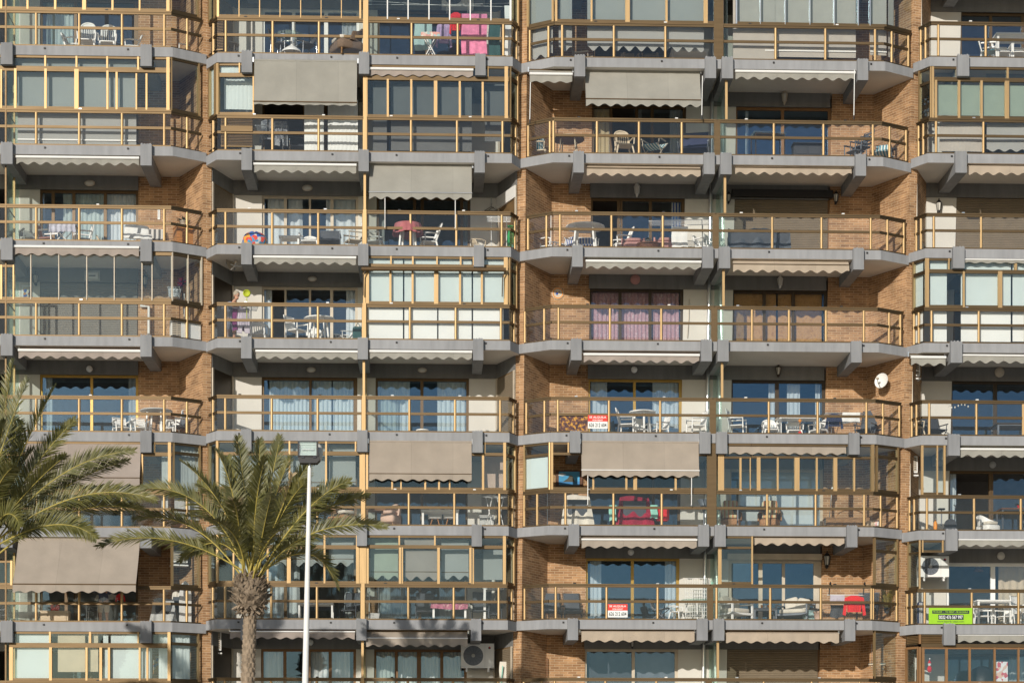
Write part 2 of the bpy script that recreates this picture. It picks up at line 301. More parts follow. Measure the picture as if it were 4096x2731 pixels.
    def rbox(s, x0, x1, y0, y1, z0, z1, r, m, M=None, puff=0.0):
        """soft-edged box (cushions, slabs of seats)"""
        cx, cy, cz = (x0+x1)/2, (y0+y1)/2, (z0+z1)/2; hx, hy, hz = (x1-x0)/2, (y1-y0)/2, (z1-z0)/2
        n, k = 20, 10; vs = []; fs = []
        def sg(c, p): return (abs(c)**p)*(1 if c >= 0 else -1)
        e = .35
        for i in range(k+1):
            t = -pi/2+pi*i/k
            for j in range(n):
                f = 2*pi*j/n
                vs.append(V((cx+hx*sg(cos(t), e)*sg(cos(f), e), cy+hy*sg(cos(t), e)*sg(sin(f), e), cz+hz*sg(sin(t), e))))
        if M is not None: vs = [M @ p for p in vs]
        for i in range(k):
            for j in range(n): fs.append((i*n+j, i*n+(j+1) % n, (i+1)*n+(j+1) % n, (i+1)*n+j))
        return s.add(vs, fs, m, True)
    def mesh(s, name):
        me = bpy.data.meshes.new(name); me.from_pydata(s.v, [], s.f)
        for mm in s.mats: me.materials.append(MATS[mm])
        me.polygons.foreach_set('material_index', s.m); me.polygons.foreach_set('use_smooth', s.sm)
        uv = me.uv_layers.new(name='UVMap'); data = [0.0]*(2*len(me.loops)); vv = s.v
        for p in me.polygons:
            nn = p.normal
            if abs(nn.z) < .75:
                L = math.hypot(nn.x, nn.y) or 1; tx, ty = -nn.y/L, nn.x/L
                for li in p.loop_indices:
                    c = vv[me.loops[li].vertex_index]; data[2*li] = c[0]*tx+c[1]*ty; data[2*li+1] = c[2]
            else:
                for li in p.loop_indices:
                    c = vv[me.loops[li].vertex_index]; data[2*li] = c[0]; data[2*li+1] = c[1]
        uv.data.foreach_set('uv', data); me.update()
        return me
    def build(s, name, parent=None, loc=None):
        o = bpy.data.objects.new(name, s.mesh(name)); COL.objects.link(o)
        if loc is not None: o.location = loc
        if parent is not None: o.parent = parent
        return o
def tag(o, label=None, cat=None, group=None, kind=None):
    if label:
        o['label'] = ' '.join(label.replace(' ,', ',').split())
    if cat: o['category'] = cat
    if group: o['group'] = group
    if kind: o['kind'] = kind
    return o
def thing(name, label, cat, loc=(0, 0, 0), rz=0.0, group=None):
    o = bpy.data.objects.new(name, None); o.empty_display_size = .1; COL.objects.link(o)
    o.location = loc; o.rotation_euler = (0, 0, rz)
    return tag(o, label, cat, group)
# ---------------------------------------------------------------- the building
GROUND = -1.7
BLD = thing('apartment_building', 'grey and brick seaside apartment block with glazed balconies on every storey', 'building', (0, 0, GROUND))
PINV = Matrix.Translation((0, 0, -GROUND))
def part(mb, name, parent=None):
    o = mb.build(name)
    if parent is None: o.parent = BLD; o.matrix_parent_inverse = PINV
    else: o.parent = parent
    return o
ROWS = list(range(-1, 8))
BODYU = dict(A='A', B1='B', B2='B', C1='C', C2='C', D='D')
FRONT = dict(A=[(-420, 0), (690, 0), (825, .55)], B=[(825, .55), (866, 0), (2041, 0), (2076, .55)],
             C=[(2076, .55), (2203, 0), (3515, 0), (3626, .55)], D=[(3626, .55), (3692, 0), (4700, 0)])
RAIL = dict(A=[(-420, .06), (684, .06), (804, .56)], B1=[(838, .53), (869, .06), (1455, .06)], B2=[(1455, .06), (2036, .06), (2066, .53)],
            C1=[(2103, .53), (2207, .06), (2857, .06)], C2=[(2857, .06), (3509, .06), (3611, .53)], D=[(3651, .52), (3697, .06), (4700, .06)])
BRK = dict(A=[(7, 54), (564, 609)], B=[(966, 1008), (1431, 1472), (1892, 1933)], C=[(2283, 2325), (2802, 2845), (2868, 2912), (3401, 3443)], D=[(3798, 3844), (4360, 4402)])
def poly(lst, row): return [(X(U(u, row), d), d) for u, d in lst]
def pt(pl, u, off=0.0):
    """where the plan polyline pl is met by the sight line of photograph column u, pushed off metres inwards"""
    m = mx(u); best = None
    for (px, py), (qx, qy) in zip(pl, pl[1:]):
        dx, dy = qx-px, qy-py; den = dx-dy*m
        if abs(den) < 1e-9: continue
        t = ((DIST+py)*m-px)/den; e = max(0, -t, t-1)
        L = math.hypot(dx, dy); e *= L
        if best is None or e < best[0]-1e-6:
            t = min(1+.06/L, max(-.06/L, t))
            best = (e, px+t*dx, py+t*dy, -dy/L, dx/L)
    _, x, y, nx, ny = best
    if off:
        y2 = y+off; return ((DIST+y2)*m, y2)
    return (x, y)

for body in 'ABCD':
    for r in ROWS:
        f = poly(FRONT[body], r); z1 = FZ(body, r); z0 = z1-TH
        mb = MB(); pl = f+[(f[-1][0], 7.0), (f[0][0], 7.0)]
        mb.prism(pl, z0, z1, 'fascia', 'soffit', 'floor tile')
        # water spouts low in the parapet edge
        us = dict(A=[178, 512], B=[955, 1323, 1585, 1943], C=[2265, 2630, 3072, 3455], D=[3790, 4250])[body]
        for u in us:
            x = X(U(u+random.uniform(-5, 5), r)); mb.box(x-.025, x+.025, -.03, .03, z1-.10, z1-.055, 'black')
        part(mb, 'balcony_slab')
        for (a, b) in BRK[body]:
            mb = MB(); x0, x1 = X(U(a, r)), X(U(b, r)); zt = z1+.015; zb = z1-.60
            # beam: deep hammer head over the parapet, then running back to the wall
            side = [(-.15, zb), (.0, zb), (2.0, zb+.03), (2.0, z0+.02), (.03, z0+.02), (.03, zt), (-.15, zt)]
            n = len(side); vs = [(x0, y, z) for y, z in side]+[(x1, y, z) for y, z in side]
            mb.add(vs, [tuple(range(n-1, -1, -1)), tuple(range(n, 2*n))]+[(i, (i+1) % n, n+(i+1) % n, n+i) for i in range(n)], 'beam')
            for k in range(4):   # broken mortar lip on top of the beam head
                xx = x0+(x1-x0)*(k+.15)/4; mb.box(xx, xx+random.uniform(.03, .06), -.14, .0, zt, zt+random.uniform(.008, .03), 'fascia')
            part(mb, 'support_beam')

def loft(mb, lst, levels, m):
    P = [poly(lst, r) for r, z in levels]; n = len(lst); vs = []
    a = sum(P[0][i][0]*P[0][(i+1) % n][1]-P[0][(i+1) % n][0]*P[0][i][1] for i in range(n))
    for pl, (r, z) in zip(P, levels): vs += [(x, y, z) for x, y in (pl if a > 0 else pl[::-1])]
    fs = []
    for k in range(len(levels)-1):
        for i in range(n): fs.append((k*n+i, k*n+(i+1) % n, (k+1)*n+(i+1) % n, (k+1)*n+i))
    mb.add(vs, fs, m)
    mb.add(vs, [tuple(range(n-1, -1, -1)), tuple(range((len(levels)-1)*n, len(levels)*n))], m)
def LEV(body): return [(8.7, GROUND)]+[(r, FZ(body, r)) for r in range(7, -2, -1)]
# brick piers with their raking side walls
for body, pg in (('A', [(717, 2.0), (812, .60), (845, .70), (932, 2.02), (932, 2.4), (717, 2.4)]),
                 ('C', [(1990, 2.02), (2066, .70), (2097, .60), (2200, 2.0), (2200, 2.4), (1990, 2.4)]),
                 ('C', [(3470, 2.0), (3621, .60), (3652, .70), (3690, 2.02), (3690, 2.4), (3470, 2.4)])):
    mb = MB(); loft(mb, pg, LEV(body), 'brick'); part(mb, 'brick_pier')
for body, a, b in (('A', 553, 718), ('C', 2199, 2356), ('C', 3305, 3471)):
    mb = MB(); loft(mb, [(a, 2.0), (b, 2.0), (b, 2.38), (a, 2.38)], LEV(body), 'brick'); part(mb, 'brick_wall')
for body, a, b in (('A', 62, 160), ('A', -430, -40), ('B', 931, 1047), ('B', 1430, 1503), ('B', 1877, 1991), ('C', 2730, 2928), ('D', 3689, 3810)):
    mb = MB(); loft(mb, [(a, 1.995), (b, 1.995), (b, 2.36), (a, 2.36)], LEV(body), 'whitewall'); part(mb, 'rendered_wall')
# dark lintel over the rear wall, one per body and storey; B and D carry it round onto the raking wall
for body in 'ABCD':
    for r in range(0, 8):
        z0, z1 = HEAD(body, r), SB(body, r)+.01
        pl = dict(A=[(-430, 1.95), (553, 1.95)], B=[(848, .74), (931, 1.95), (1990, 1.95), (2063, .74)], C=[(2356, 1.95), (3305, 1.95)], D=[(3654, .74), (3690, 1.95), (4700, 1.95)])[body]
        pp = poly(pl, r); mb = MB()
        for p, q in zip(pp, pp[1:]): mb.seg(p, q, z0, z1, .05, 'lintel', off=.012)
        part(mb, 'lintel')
# rooms behind
mb = MB(); mf = MB()
for body, a, b in (('A', -420, 822), ('B', 830, 2070), ('C', 2082, 3622), ('D', 3632, 4700)):
    for r in range(0, 8):
        x0, x1 = X(U(a, r), 2.5), X(U(b, r), 2.5)
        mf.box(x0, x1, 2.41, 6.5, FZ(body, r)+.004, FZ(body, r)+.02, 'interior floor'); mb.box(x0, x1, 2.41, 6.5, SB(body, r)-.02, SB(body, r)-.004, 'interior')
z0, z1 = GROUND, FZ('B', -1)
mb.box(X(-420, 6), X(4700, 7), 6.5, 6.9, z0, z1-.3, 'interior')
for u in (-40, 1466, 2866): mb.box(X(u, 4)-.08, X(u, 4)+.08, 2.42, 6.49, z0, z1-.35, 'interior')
part(mb, 'interior_wall'); part(mf, 'interior_floor')

# ---------------------------------------------------------------- railings
POSTS = {}   # photograph columns of the posts, (unit,row) -> [(u, width px)]
def P_(us, w=12): return [(u, w) if not isinstance(u, tuple) else u for u in us]
for r in range(-1, 8):
    POSTS['A', r] = P_([U(u, r) for u in (-205, -20, 145, 317, 488, 657, 748)])
    POSTS['B1', r] = P_([U(u, r) for u in (853, 902, 1088, 1272)])+[(U(1452, r), 12)]
    POSTS['B2', r] = [(U(1463, r), 12)]+P_([U(u, r) for u in (1640, 1823, 2004, 2056)])
    POSTS['C1', r] = P_([U(u, r) for u in (2109, 2182, 2236, 2441, 2646)])+[(U(2850, r), 13)]
    POSTS['C2', r] = [(U(2864, r), 13)]+P_([U(u, r) for u in (3082, 3278, 3474, 3540, 3606)])
    POSTS['D', r] = P_([U(u, r) for u in (3656, 3675, 3726, 3915, 4102, 4290, 4480)])
POSTS['C1', 1] = P_([2113, (2200, 13), (2214, 13), 2388, 2556, 2727])+[(2893, 11)]
POSTS['C1', 3] = P_([2100, 2177, 2234, 2440, 2645])+[(2850, 13)]; POSTS['C2', 3] = [(2863, 13)]+P_([3008, 3156, 3304, 3455, 3556, 3601])
POSTS['C1', 5] = P_([2097, 2149, 2262, 2454, 2647])+[(2836, 13)]; POSTS['C2', 6] = [(2866, 13)]+P_([3081, 3283, 3485, (3493, 9), 3586])
RAILS = {}
def build_rail(unit, r):
    body = BODYU[unit]; z = FZ(body, r); pl = poly(RAIL[unit], r); mb = MB(); g = MB()
    for i, (p, q) in enumerate(zip(pl, pl[1:])):
        mb.seg(p, q, z+.945, z+1.0, .055, 'rail', ext=.005); mb.seg(p, q, z+1.004, z+1.045, .085, 'rail', ext=.01)
        mb.seg(p, q, z+.50, z+.575, .035, 'rail', off=-.012); mb.seg(p, q, z+.002, z+.045, .05, 'rail')
        g.seg(p, q, z+.046, z+.499, .008, 'railglass', off=.0); g.seg(p, q, z+.576, z+.944, .008, 'railglass', off=.0)
    for u, w in POSTS[unit, r]:
        p = pt(pl, u); hw = w*.44/138.3; n = 6
        # rounded front profile so that it catches the sun
        pr = [(p[0]-hw, p[1]+.02)]+[(p[0]+hw*sin(-pi/2+pi*k/n), p[1]-.012-.028*cos(-pi/2+pi*k/n)) for k in range(n+1)]+[(p[0]+hw, p[1]+.02)]
        mb.prism(pr, z+.046, z+.944, 'post')
    if r >= 0:
        (xa, ya), (xb, yb) = (pl[0], pl[1]) if unit in ('A', 'C2', 'B2') else (pl[1], pl[2])
        for t in (.2, .72):
            x = xa+(xb-xa)*(t+random.uniform(-.06, .06)); mb.box(x-.04, x+.04, ya-.05, ya+.03, z+1.046, z+1.075, random.choice(['white', 'black', 'alu']))
    o = part(mb, 'railing'); part(g, 'glass_panel', o); RAILS[unit, r] = o
for r in range(-1, 8):
    for unit in BODYU: build_rail(unit, r)

# screens between neighbours and the rainwater pipe
for r in range(0, 8):
    z0, z1 = FZ('B', r), SB('B', r)
    mb = MB(); x = X(U(1457, r)); enclosed = r in (0, 1, 5, 6)
    mb.box(x-.05, x+.05, -.02, .10, z0+.002, z0+1.05, 'post') if not enclosed else mb.box(x-(.075 if r == 0 else .05), x+(.075 if r == 0 else .05), .0, .09, z0+.002, z0+2.1, 'post')
    if not enclosed: mb.box(x-.035, x+.035, .02, .07, z0+1.05, z1-.33, 'post')
    mb.box(x-.02, x+.02, 1.90, 1.95, z0+.002, z1, 'post'); mb.box(x-.014, x+.014, .06, 1.91, z0+1.0, z0+1.03, 'rail')
    o = part(mb, 'partition_screen'); g = MB(); g.box(x-.006, x+.006, .11, 1.9, z0+.05, z1-.02, 'screen glass'); part(g, 'pane', o)
    z0, z1 = FZ('C', r), SB('C', r); mb = MB(); x = X(U(2876, r)); xp = X(U(2858, r))
    if r in (0, 5): mb.box(xp-.14, xp+.14, -.0, .09, z0+.002, z1-.02, 'rail')
    else: mb.box(x+.10, x+.17, .02, .07, z0+1.05, z1-.33, 'post')
    mb.box(xp-.09, xp+.09, .012, .08, z0+.002, z0+1.0, 'rail')
    o = part(mb, 'partition_screen'); g = MB(); g.box(x+.125, x+.137, .08, 1.94, z0+.05, z1-.02, 'screen glass'); part(g, 'pane', o)
    z0, z1 = FZ('A', r), SB('A', r); mb = MB(); x = X(U(22, r)); mb.box(x-.022, x+.022, .02, .08, z0+.002, z1-.3, 'rail'); mb.box(x-.03, x+.03, 1.2, 1.25, z0, z1-.02, 'post'); mb.box(x-.012, x+.012, .06, 1.22, z0+1.0, z0+1.03, 'rail')
    o = part(mb, 'partition_screen'); g = MB(); g.box(x-.006, x+.006, .09, 1.94, z0+.05, z1-.02, 'screen glass'); part(g, 'pane', o)
mb = MB()
for r in range(-1, 8):
    xa, xb = X(U(2832, r), 1.9), X(U(2832, r+1), 1.9); za, zb = FZ('C', r)-TH, (FZ('C', r+1) if r < 7 else GROUND)
    mb.tube([(xa, 1.88, za), (xb, 1.88, zb)], .055, 'alu', 12)
part(mb, 'drainpipe')

# ---------------------------------------------------------------- glazing, windows, blinds
def zat(reg, x, y, d): return Zv(qu(reg, x), qv(reg, y), d)
def glaze(unit, r, reg, x0, x1, y0, y1, verts=(), hors=(), m='post', mh='rail', top=18, bot=20, pane='enclosure glass', hm=None, d=.0):
    """glazed frame standing on the rail line of a balcony; x,y are photograph positions"""
    body = BODYU[unit]; pl = poly(RAIL[unit], r); p, q = pt(pl, qu(reg, x0)), pt(pl, qu(reg, x1))
    um = qu(reg, (x0+x1)/2); dm = (p[1]+q[1])/2
    z1 = SB(body, r)-.005 if y0 is None else Zv(um, qv(reg, y0), dm); z0 = FZ(body, r)+1.05 if y1 is None else Zv(um, qv(reg, y1), dm)
    mb = MB(); px = K/138.3
    if top: mb.seg(p, q, z1-top*px, z1, .06, mh)
    if bot: mb.seg(p, q, z0, z0+bot*px, .06, mh)
    zt, zb = z1-top*px, z0+bot*px
    for h in hors:
        y, w = h[:2]; zc = Zv(um, qv(reg, y), dm); mb.seg(p, q, zc-w*px/2, zc+w*px/2, .07, mh, off=-.003)
        if len(h) > 2: zt = zc-w*px/2
    for vtx in verts:
        x, w = vtx[0], vtx[1]*.86; a = pt(pl, qu(reg, x-w/2)); b = pt(pl, qu(reg, x+w/2))
        ya, yb = (tuple(vtx[2:])+(None, None))[:2]
        za = z0 if yb is None else Zv(um, qv(reg, yb), dm); zz = z1 if ya is None else Zv(um, qv(reg, ya), dm)
        mb.seg(a, b, za+.001, zz-.001, .082, m, off=-.002)
    o = part(mb, 'balcony_glazing')
    if pane:
        g = MB(); g.seg(p, q, z0+.01, z1-.01, .008, pane, off=.004); part(g, 'pane', o)
    return o
def blind(unit, r, reg, x0, x1, y0, y1, m, off=.16, scallop=0, bar=None, seam=None, name='blind', wav=0.0):
    pl = poly(RAIL[unit], r); u0, u1 = qu(reg, x0), qu(reg, x1); p, q = pt(pl, u0, off), pt(pl, u1, off); um = (u0+u1)/2; dm = (p[1]+q[1])/2
    z1 = Zv(um, qv(reg, y0), dm); z0 = Zv(um, qv(reg, y1), dm)
    mb = MB(); nx = max(2, int((x1-x0)/12)) if (scallop or wav) else 1; L = math.hypot(q[0]-p[0], q[1]-p[1]); per = .35
    def fn(a, b):
        s = a*L; zlow = z0+(scallop*K/138.3*(.5+.5*cos(2*pi*s/per)) if scallop else 0)
        wv = wav*sin(2*pi*s/.11+.8*sin(s*5))
        return (p[0]+(q[0]-p[0])*a, p[1]+(q[1]-p[1])*a+wv+.01*sin(b*3+a*5), z1+(zlow-z1)*b)
    mb.sheet(fn, nx, 4, m, .006)
    if bar: zc = Zv(um, qv(reg, bar), dm); mb.seg(p, q, zc-.018, zc+.018, .03, 'white', off=-.02)
    if seam: zc = Zv(um, qv(reg, seam), dm); mb.seg(p, q, zc-.012, zc+.012, .012, 'bronze', off=-.012)
    return part(mb, name)
def curtain(mb, xa, xb, y, z0, z1, m, amp=.035, per=.13):
    L = xb-xa; n = max(4, int(L/per*6)); ph = random.uniform(0, 6)
    def fn(a, b):
        s = a*L
        return (xa+s, y+amp*sin(2*pi*s/per+ph+.7*sin(s*4.1+ph))*(.45+.55*b), z1+(z0-z1)*b)
    mb.sheet(fn, n, 3, m, .004)
WU = dict(A=(160, 553), B1=(1047, 1430), B2=(1503, 1877), C1=(2356, 2730), C2=(2928, 3305), D=(3810, 4420))
def win(unit, r, reg, mull=(), frame='bronze', curtains=(), glass='window glass', shutter=None, openx=None, head=None, fw=.07):
    """sliding balcony door set in the rear wall; x are photograph positions on the wall plane"""
    body = BODYU[unit]; d = 2.06; z0 = FZ(body, r); z1 = HEAD(body, r)+.03
    a, b = WU[unit]; x0, x1 = X(U(a, r), d)-.03, X(U(b, r), d)+.03; mb = MB()
    mb.box(x0, x0+fw+.03, d, d+.09, z0+.002, z1, frame); mb.box(x1-fw-.03, x1, d, d+.09, z0+.002, z1, frame)
    mb.box(x0+fw+.03, x1-fw-.03, d, d+.09, z1-fw-.03, z1, frame); mb.box(x0+fw+.03, x1-fw-.03, d, d+.09, z0+.002, z0+.06, frame)
    for mxx in mull:
        w = .045
        if isinstance(mxx, tuple): mxx, w = mxx
        x = X(qu(reg, mxx), d); mb.box(x-w, x+w, d+.005, d+.08, z0+.06, z1-fw-.03, frame)
    o = part(mb, 'sliding_door')
    g = MB(); ox = None
    if openx: ox = (X(qu(reg, openx[0]), d), X(qu(reg, openx[1]), d))
    if ox is None: g.box(x0+.05, x1-.05, d+.04, d+.046, z0+.03, z1-.05, glass)
    else:
        if ox[0]-x0 > .2: g.box(x0+.05, ox[0], d+.04, d+.046, z0+.03, z1-.05, glass)
        if x1-ox[1] > .2: g.box(ox[1], x1-.05, d+.04, d+.046, z0+.03, z1-.05, glass)
    part(g, 'pane', o)
    for c in curtains:
        ca, cb, cm = c[:3]; cmb = MB(); curtain(cmb, X(qu(reg, ca), d+.2), X(qu(reg, cb), d+.2), d+.2, z0+.03, z1-.05, cm, *(c[3:]))
        part(cmb, 'curtain', o)
    if shutter:
        sm = MB(); h = .052; n = int((z1-z0)/h)
        for k in range(n):
            za = z0+.01+k*h; sm.add([(x0+.06, d-.03, za), (x1-.06, d-.03, za), (x1-.06, d-.045, za+h*.45), (x0+.06, d-.045, za+h*.45), (x1-.06, d-.03, za+h*.86), (x0+.06, d-.03, za+h*.86), (x1-.06, d-.012, za+h*.93), (x0+.06, d-.012, za+h*.93), (x0+.06, d-.03, za+h), (x1-.06, d-.03, za+h)],
                                    [(0, 1, 2, 3), (3, 2, 4, 5), (5, 4, 6, 7), (7, 6, 9, 8)], shutter)
        part(sm, 'shutter', o)
    return o
# ---------------------------------------------------------------- storey by storey
ACROSS = dict(top=14, bot=16)
# --- storey 0 (top of the photograph)
glaze('A', 0, 'A0', -240, 1445, None, None, [(12, 20), (235, 20), (470, 22), (715, 38), (955, 20), (1185, 16), (1425, 32)], [(-420, 30)])
glaze('A', 0, 'A0', 1450, 1685, None, None, [(1450, 14), (1675, 16)], [(-400, 26)])
glaze('B1', 0, 'A0', 1772, 1834, None, None, [(1778, 12), (1826, 14)], [])
glaze('B1', 0, 'B0', -270, 945, None, None, [(-268, 22), (-92, 9), (82, 9), (255, 9), (430, 8), (603, 8), (775, 8), (935, 18)], [])
glaze('B2', 0, 'B0', 985, 2218, None, None, [(990, 20), (1165, 11), (1340, 11), (1517, 11), (1692, 11), (1867, 11), (2042, 11), (2208, 18)], [], m='white')
glaze('B2', 0, 'B0', 2218, 2285, None, None, [(2270, 12)], [])
glaze('C1', 0, 'C0', 232, 462, None, None, [(240, 20), (452, 20)], [])
glaze('C1', 0, 'C0', 464, 1935, None, None, [(475, 22), (775, 18), (1080, 45), (1410, 22), (1742, 40), (1918, 26)], [])
glaze('C2', 0, 'D0', -112, 1165, None, None, [(-108, 14), (95, 6), (305, 6), (515, 6), (722, 6), (925, 8), (1025, 8)], [], m='alu')
glaze('C2', 0, 'D0', 1170, 1388, None, None, [(1380, 14)], [], m='rail')
for x0, x1 in ((255, 448),): blind('C1', 0, 'C0', x0, x1, -300, 500, 'greyblind', scallop=35)
for x0, x1 in ((498, 610), (740, 1728)): blind('C1', 0, 'C0', x0, x1, -300, 440, 'greyblind', .2, scallop=42)
blind('C2', 0, 'C0', 1975, 2331, -300, 500, 'beigeblind', .2); blind('C2', 0, 'D0', 135, 905, -300, 488, 'beigeblind', .22, bar=437); blind('C2', 0, 'D0', 1025, 1165, -300, 470, 'beigeblind', .2, bar=443); blind('C2', 0, 'D0', 1180, 1225, -300, 490, 'beigeblind', .2)
blind('C1', 0, 'C0', 1865, 1900, -300, 300, 'palelilac', .5, wav=.02)
win('A', 0, 'A0', [640, 1150], 'bronze', [(395, 630, 'curtain green')])
win('B1', 0, 'B0', [(50, .09), (370, .05), (645, .06)], 'white', [(780, 940, 'curtain grey')])
win('B2', 0, 'B0', [1500], 'bronze'); win('C1', 0, 'C0', [1200], 'bronze'); win('C2', 0, 'D0', [200], 'bronze'); win('D', 0, 'D0', [2050, (2320, .04)], 'bronze')
def louvre(unit, r, reg, x0, x1, y0, y1, name='louvre_panel'):
    pl = poly(RAIL[unit], r); p, q = pt(pl, qu(reg, x0)), pt(pl, qu(reg, x1)); um = qu(reg, (x0+x1)/2); dm = (p[1]+q[1])/2
    z1, z0 = Zv(um, qv(reg, y0), dm), Zv(um, qv(reg, y1), dm); mb = MB()
    mb.seg(p, q, z0, z1, .02, 'darkbronze', off=.07); z = z0+.01
    while z < z1-.03:
        d = V((q[0]-p[0], q[1]-p[1], 0)).normalized(); nx, ny = d.y, -d.x
        a = [(p[0]+nx*.0, p[1]+ny*.0, z), (q[0], q[1], z), (q[0]-nx*.05, q[1]-ny*.05, z+.035), (p[0]-nx*.05, p[1]-ny*.05, z+.035)]
        mb.add(a+[(x, y, zz+.006) for x, y, zz in a], [(0, 1, 2, 3), (7, 6, 5, 4), (1, 0, 4, 5), (3, 2, 6, 7)], 'louvre'); z += .045
    mb.seg(p, q, z1-.03, z1, .06, 'rail'); mb.seg(p, q, z0, z0+.03, .06, 'rail')
    return part(mb, name)
louvre('B1', 0, 'A0', 1838, 1892, 150, 430); louvre('B1', 0, 'A0', 1774, 1828, 170, 455)
# --- storey 1
glaze('A', 1, 'A0', -250, 1445, None, None, [(-120, 20, 590), (12, 16, 600), (132, 24, 590), (388, 24, 590), (650, 42, 590), (912, 20, 600), (990, 20, 610), (1157, 15, 620), (1243, 18, 620), (1425, 32), (385, 18, None, 570), (650, 18, None, 575), (910, 18, None, 580), (1172, 18, None, 590)], [(590, 42)])
glaze('A', 1, 'A0', 1448, 1690, None, None, [(1452, 12), (1682, 16)], [])
for u in ((100, 1155),): blind('A', 1, 'A0', 150, 1155, 495, 1232, 'greyblind', .22, bar=1190)
glaze('B1', 1, 'A0', 1774, 1832, None, None, [(1778, 10), (1828, 12)], []); blind('B1', 1, 'A0', 1778, 1826, 560, 985, 'whiteblind', .12)
glaze('B1', 1, 'A0', 1838, 2158, None, 975, [(1848, 26), (2030, 14, None, 625), (2148, 14)], [(640, 34)])
blind('B1', 1, 'A0', 1862, 2028, 545, 622, 'whiteblind', .1, wav=.006); blind('B1', 1, 'A0', 1900, 2146, 668, 930, 'whiteblind', .35, wav=.012)
louvre('B1', 1, 'A0', 1872, 2140, 985, 1078); louvre('B1', 1, 'A0', 1872, 2140, 1118, 1248); louvre('B1', 1, 'A0', 1776, 1826, 1000, 1275)
mb = MB(); x0, x1 = X(qu('A0', 1872)), X(qu('A0', 2140)); zc = zat('A0', 2000, 1098, .06); mb.box(x0, x1, .0, .05, zc-.075, zc+.075, 'rail'); part(mb, 'spandrel_panel')
blind('B1', 1, 'B0', 460, 625, 850, 1275, 'whiteblind', .42, wav=.012); blind('B1', 1, 'B0', 660, 915, 850, 1275, 'whiteblind', .42, wav=.012)
glaze('B2', 1, 'B0', 962, 2196, None, 1000, [(978, 44), (1168, 20, 680), (1367, 20, 680), (1573, 34, 690), (1778, 20, 690), (1972, 20, 695), (2172, 34), (2015, 14, None, 650)], [(668, 40)])
blind('B2', 1, 'B0', 1040, 1160, 700, 1280, 'darkblind', .3); blind('B2', 1, 'B0', 1195, 1880, 700, 1280, 'darkblind', .25); blind('B2', 1, 'B0', 1990, 2155, 715, 1200, 'darkblind', .4)
glaze('B2', 1, 'B0', 2200, 2275, None, None, [(2206, 10), (2266, 12)], [(690, 30)])
win('A', 1, 'A0', [640], 'bronze'); win('B1', 1, 'B0', [460, 640], 'bronze', openx=(60, 455)); win('B2', 1, 'B0', [1500], 'bronze')
win('C1', 1, 'C0', [940, 1160, 1290], 'bronze', [(790, 935, 'curtain tan'), (1150, 1200, 'curtain grey'), (1440, 1545, 'curtain grey')], openx=(940, 1130))
win('C2', 1, 'D0', [285], 'woodbrown', [(-30, -5, 'curtain white')], 'blue window'); win('D', 1, 'D0', [2050], 'bronze')
glaze('D', 1, 'D0', 1548, 2700, None, 1010, [(1556, 22), (1582, 24, 690), (1778, 24, 690), (1968, 24, 690), (2184, 42, 690), (2400, 24, 690), (1760, 16, None, 670), (2190, 20, None, 670)], [(682, 34)])
glaze('D', 1, 'D0', 1440, 1544, None, None, [(1448, 12), (1538, 12)], [(715, 22)])
blind('D', 1, 'D0', 1592, 2640, 722, 985, 'palegreenblind', .14); blind('D', 1, 'D0', 1615, 1985, 1040, 1285, 'beigeblind', .2, wav=.006); blind('D', 1, 'D0', 2015, 2600, 1040, 1290, 'greyblind', .2, scallop=22)
blind('D', 1, 'D0', 1580, 1745, 610, 668, 'greyblind', .5); blind('D', 1, 'D0', 2010, 2600, 605, 668, 'greyblind', .5)
# --- storey 2
win('A', 2, 'A1', [450, 625, 892], 'bronze', [(345, 380, 'curtain grey'), (535, 615, 'curtain green'), (640, 885, 'curtain green'), (905, 1155, 'curtain white')])
win('B1', 2, 'B1', [300, (508, .03), 695], 'cream frame', [(150, 300, 'curtain white', .05, .2), (325, 445, 'curtain white', .05, .2), (645, 690, 'curtain white'), (705, 890, 'curtain white', .05, .2)])
win('B2', 2, 'B1', [1395, 1460, 1795], 'bronze', [(1090, 1140, 'curtain grey'), (1795, 1855, 'curtain grey')])
win('C1', 2, 'C1', [1005, (1030, .03), 1275], 'bronze', [(1455, 1530, 'bluestripe')], openx=(775, 1000))
win('C2', 2, 'D1', [150], 'woodbrown', shutter='shutter'); win('D', 2, 'D1', [2035], 'woodbrown', shutter='shutter')
# --- storey 3
glaze('A', 3, 'A1', 122, 1462, None, None, [(263, 9), (500, 9), (737, 9), (970, 9), (1205, 10), (1290, 10), (1458, 10)], [], m='cream frame', top=30)
glaze('A', 3, 'A1', -250, 122, 805, None, [(12, 20), (116, 14)], [])
glaze('A', 3, 'A1', 1466, 1712, None, None, [(1590, 9), (1705, 12)], [], m='cream frame', top=26)
win('A', 3, 'A1', [620], 'bronze', shutter='shutter grey')
win('B1', 3, 'B1', [(300, .03), (508, .03), 692], 'cream frame', [(120, 185, 'curtain white'), (815, 905, 'curtain white')], openx=(180, 300))
glaze('B2', 3, 'B1', 984, 2188, None, None, [(996, 30), (1190, 20, 850), (1378, 20, 850), (1578, 42, 850), (1780, 20, 850), (1965, 20, 850), (2168, 40), (1195, 16, None, 805), (1380, 16, None, 805), (1585, 16, None, 805), (1785, 16, None, 805), (1895, 16, None, 805)], [(815, 26)])
for a, b in ((1010, 1296), (1309, 1586), (1598, 1878), (1891, 2150)): blind('B2', 3, 'B1', a, b, 738, 1434, 'whiteblind', .10)
glaze('B2', 3, 'B1', 2192, 2262, None, None, [(2198, 12), (2254, 12)], [(860, 22)])
